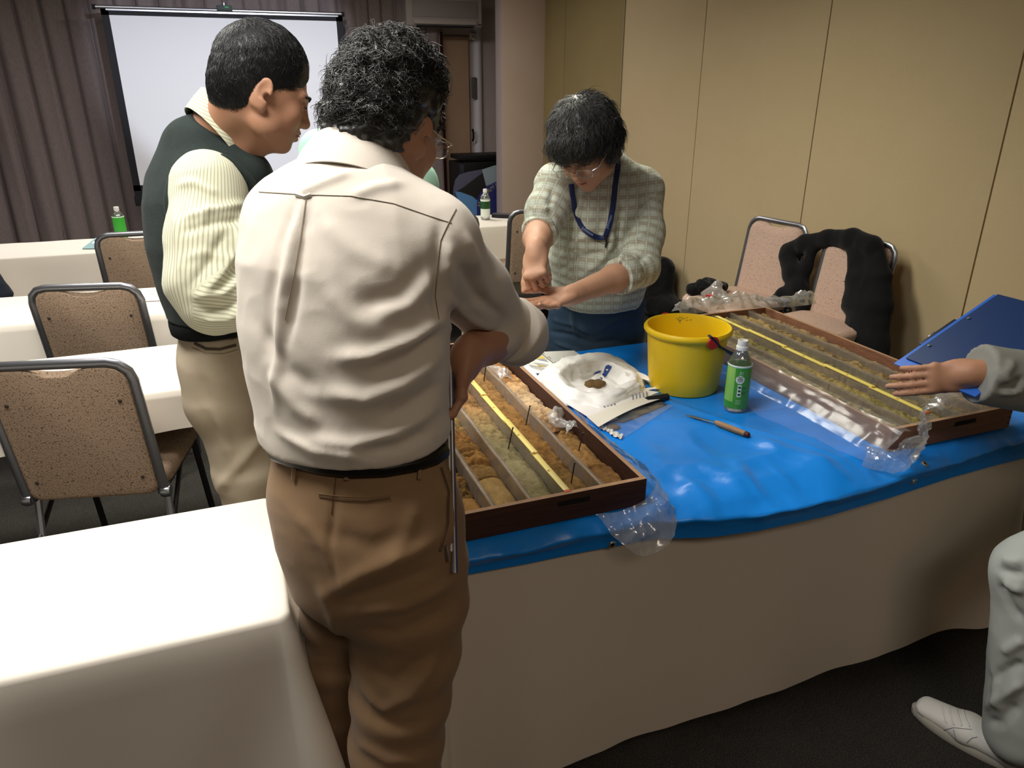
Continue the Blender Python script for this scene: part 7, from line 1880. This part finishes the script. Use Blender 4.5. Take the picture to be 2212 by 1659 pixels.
# ------------------------------------------------------------------ by the partition: jacket on the chair, bundle, bag, rucksack
m_blackcl = M('black_jacket_cloth', '#0d0e10', 0.9, sheen=0.1, bump=(260, 0.15), spec=0.15)
def jp(px, py, off=0.0):
    X = 2.86
    for _ in range(3):
        p = onx(px, py, X - off); X = 2.845 + 0.075 * (p.z - 0.42) / 0.46
    return onx(px, py, X - off)
jk = thing('jacket', 'black jacket hung over the back of the chair by the partition', 'jacket', jp(1850, 520))
S = SDF((2.40, 2.25, 0.20), (3.04, 3.45, 1.02), 0.006)
def jl(pix, r, off, k=0.03, fl_=0.45):
    pts = [jp(x, y, off) for x, y in pix]
    for (a, b_), (ra, rb) in zip(zip(pts[:-1], pts[1:]), zip(r[:-1], r[1:])):
        w = (b_ - a).normalized(); xx = Vector((1, 0, 0)).cross(w); S.gcone(tuple(a), tuple(b_), (ra, ra * fl_), (rb, rb * fl_), tuple(xx), k)
jl([(1790, 515), (1840, 517), (1885, 532)], [0.040, 0.052, 0.050], 0.02, fl_=0.9)
jl([(1885, 540), (1888, 600), (1880, 660), (1868, 740), (1868, 800)], [0.060, 0.095, 0.120, 0.135, 0.135], 0.02)
jl([(1845, 545), (1850, 600), (1848, 660)], [0.040, 0.055, 0.085], 0.035)
jl([(1790, 515), (1740, 528), (1700, 545)], [0.040, 0.048, 0.050], 0.03, fl_=0.8)
jl([(1700, 552), (1712, 590), (1722, 625)], [0.050, 0.058, 0.052], 0.05, fl_=0.7)
jl([(1755, 540), (1740, 580), (1730, 620)], [0.028, 0.034, 0.040], 0.04, fl_=0.7)
jl([(1722, 625), (1690, 640), (1655, 655)], [0.050, 0.040, 0.016], 0.07, fl_=0.7); jl([(1725, 620), (1735, 655), (1730, 680)], [0.048, 0.046, 0.03], 0.05, fl_=0.7)
V, F = S.mesh(2); V = cloth_noise(V, F, 0.003, 8, 161); arr_obj('jacket_body', V, F, m_blackcl, jk); tj2 = tree_of(V, F)
seam('front_edge', tj2, [(1826, 570), (1822, 600), (1830, 612), (1812, 625), (1800, 642)], 0.004, m_blackcl, jk)
q = project(tj2, [(1826, 608)], 0.003)
if q: b = MB(); b.lathe([(0.004, -0.002), (0.004, 0.002), (0.002, 0.003)], seg=10); b.xf(Matrix.Translation(q[0])); obj('snap_button', b, m_chrome, jk)
bn = thing('scarf', 'black crumpled scarf on the seat of the bare wall chair', 'scarf', (2.42, 3.45, 0.48))
c = Vector((2.50, 3.44, 0.505)); S = SDF(np.array(c) - [0.2, 0.2, 0.04], np.array(c) + [0.2, 0.2, 0.12], 0.006)
for dx, dy, dz, r in ((-0.10, 0.03, 0.0, 0.035), (-0.06, 0.0, 0.02, 0.042), (0.0, 0.03, 0.015, 0.045), (0.05, 0.0, 0.005, 0.035), (0.09, 0.02, 0.0, 0.028), (-0.02, -0.04, 0.0, 0.04)): S.ell(tuple(c + Vector((dx, dy, dz))), (r, r, r * 0.9), None, 0.02)
S.plane_cut((0, 0, 0.478), (0, 0, -1)); V, F = S.mesh(2); V = cloth_noise(V, F, 0.006, 22, 163); V[:, 2] = np.maximum(V[:, 2], 0.4775); arr_obj('scarf_cloth', V, F, m_blackcl, bn)
gb = thing('snack_bag', 'small clear plastic bag with a red corner on the wall chair seat behind the bucket', 'bag', (2.41, 3.3, 0.478))
c = Vector((2.42, 3.30, 0.48)); S = SDF(np.array(c) - [0.14, 0.14, 0.03], np.array(c) + [0.14, 0.14, 0.16], 0.006); S.ell(tuple(c + Vector((0, 0, 0.035))), (0.07, 0.06, 0.035), None, 0.02); S.ell(tuple(c + Vector((0.03, 0.02, 0.07))), (0.03, 0.02, 0.04), None, 0.02); S.plane_cut((0, 0, 0.478), (0, 0, -1))
V, F = S.mesh(1); V = cloth_noise(V, F, 0.005, 24, 165); V[:, 2] = np.maximum(V[:, 2], 0.4775); arr_obj('bag_film', V, F, m_film2, gb, auto=25)
b = MB(); b.box((2.38, 3.27, 0.52), (0.05, 0.04, 0.014), rot=0.5, bev=0.004); obj('red_label', b, m_red, gb)
rs = thing('rucksack', 'black rucksack standing by the partition behind the man in plaid', 'bag', (2.88, 4.62, 0))
S = SDF((2.62, 4.25, 0.0), (3.03, 4.98, 0.62), 0.008); S.gcone((2.88, 4.66, 0.12), (2.93, 4.64, 0.34), (0.20, 0.10), (0.13, 0.07), (0, 1, 0), 0.05); S.ell((2.86, 4.55, 0.09), (0.13, 0.22, 0.09), None, 0.05); S.plane_cut((0, 0, 0.004), (0, 0, -1))
V, F = S.mesh(2); V = cloth_noise(V, F, 0.006, 9, 167); V[:, 0] = np.minimum(V[:, 0], 3.03); V[:, 2] = np.maximum(V[:, 2], 0.002); arr_obj('bag_body', V, F, m_blackcl, rs)
b = MB(); b.tube(smoothpath([(2.86, 4.60, 0.36), (2.84, 4.56, 0.44), (2.86, 4.66, 0.46), (2.88, 4.70, 0.37)], 5), 0.010, 8, flat=((1, 0, 0), 0.5)); obj('carry_strap', b, m_blackcl, rs)
# dark coat at the left edge, hung over a chair of the third row
CXX = ony(22, 600, 4.25).x - 0.24
ex = dup(chair, (CXX, 4.5, 0), R(-2), 'beige stacking chair in the front row at the left edge, under the navy coat', G_C)
ct = thing('coat', 'dark navy coat hung over a chair at the left edge of the picture', 'coat', (CXX, 4.23, 0.6))
S = SDF((CXX - 0.36, 4.05, 0.22), (CXX + 0.36, 4.45, 1.02), 0.008)
S.cap((CXX - 0.17, 4.225, 0.875), (CXX + 0.12, 4.225, 0.875), 0.036, 0.034, 0.03)
S.gcone((CXX - 0.02, 4.205, 0.84), (CXX, 4.20, 0.46), (0.15, 0.035), (0.19, 0.045), (1, 0, 0), 0.03); S.gcone((CXX + 0.12, 4.205, 0.82), (CXX + 0.20, 4.20, 0.62), (0.045, 0.035), (0.05, 0.04), (1, 0, 0), 0.03)
V, F = S.mesh(2); V = cloth_noise(V, F, 0.005, 9, 169); arr_obj('coat_cloth', V, F, M('navy_coat_cloth', '#1c222c', 0.9, bump=(260, 0.15)), ct)
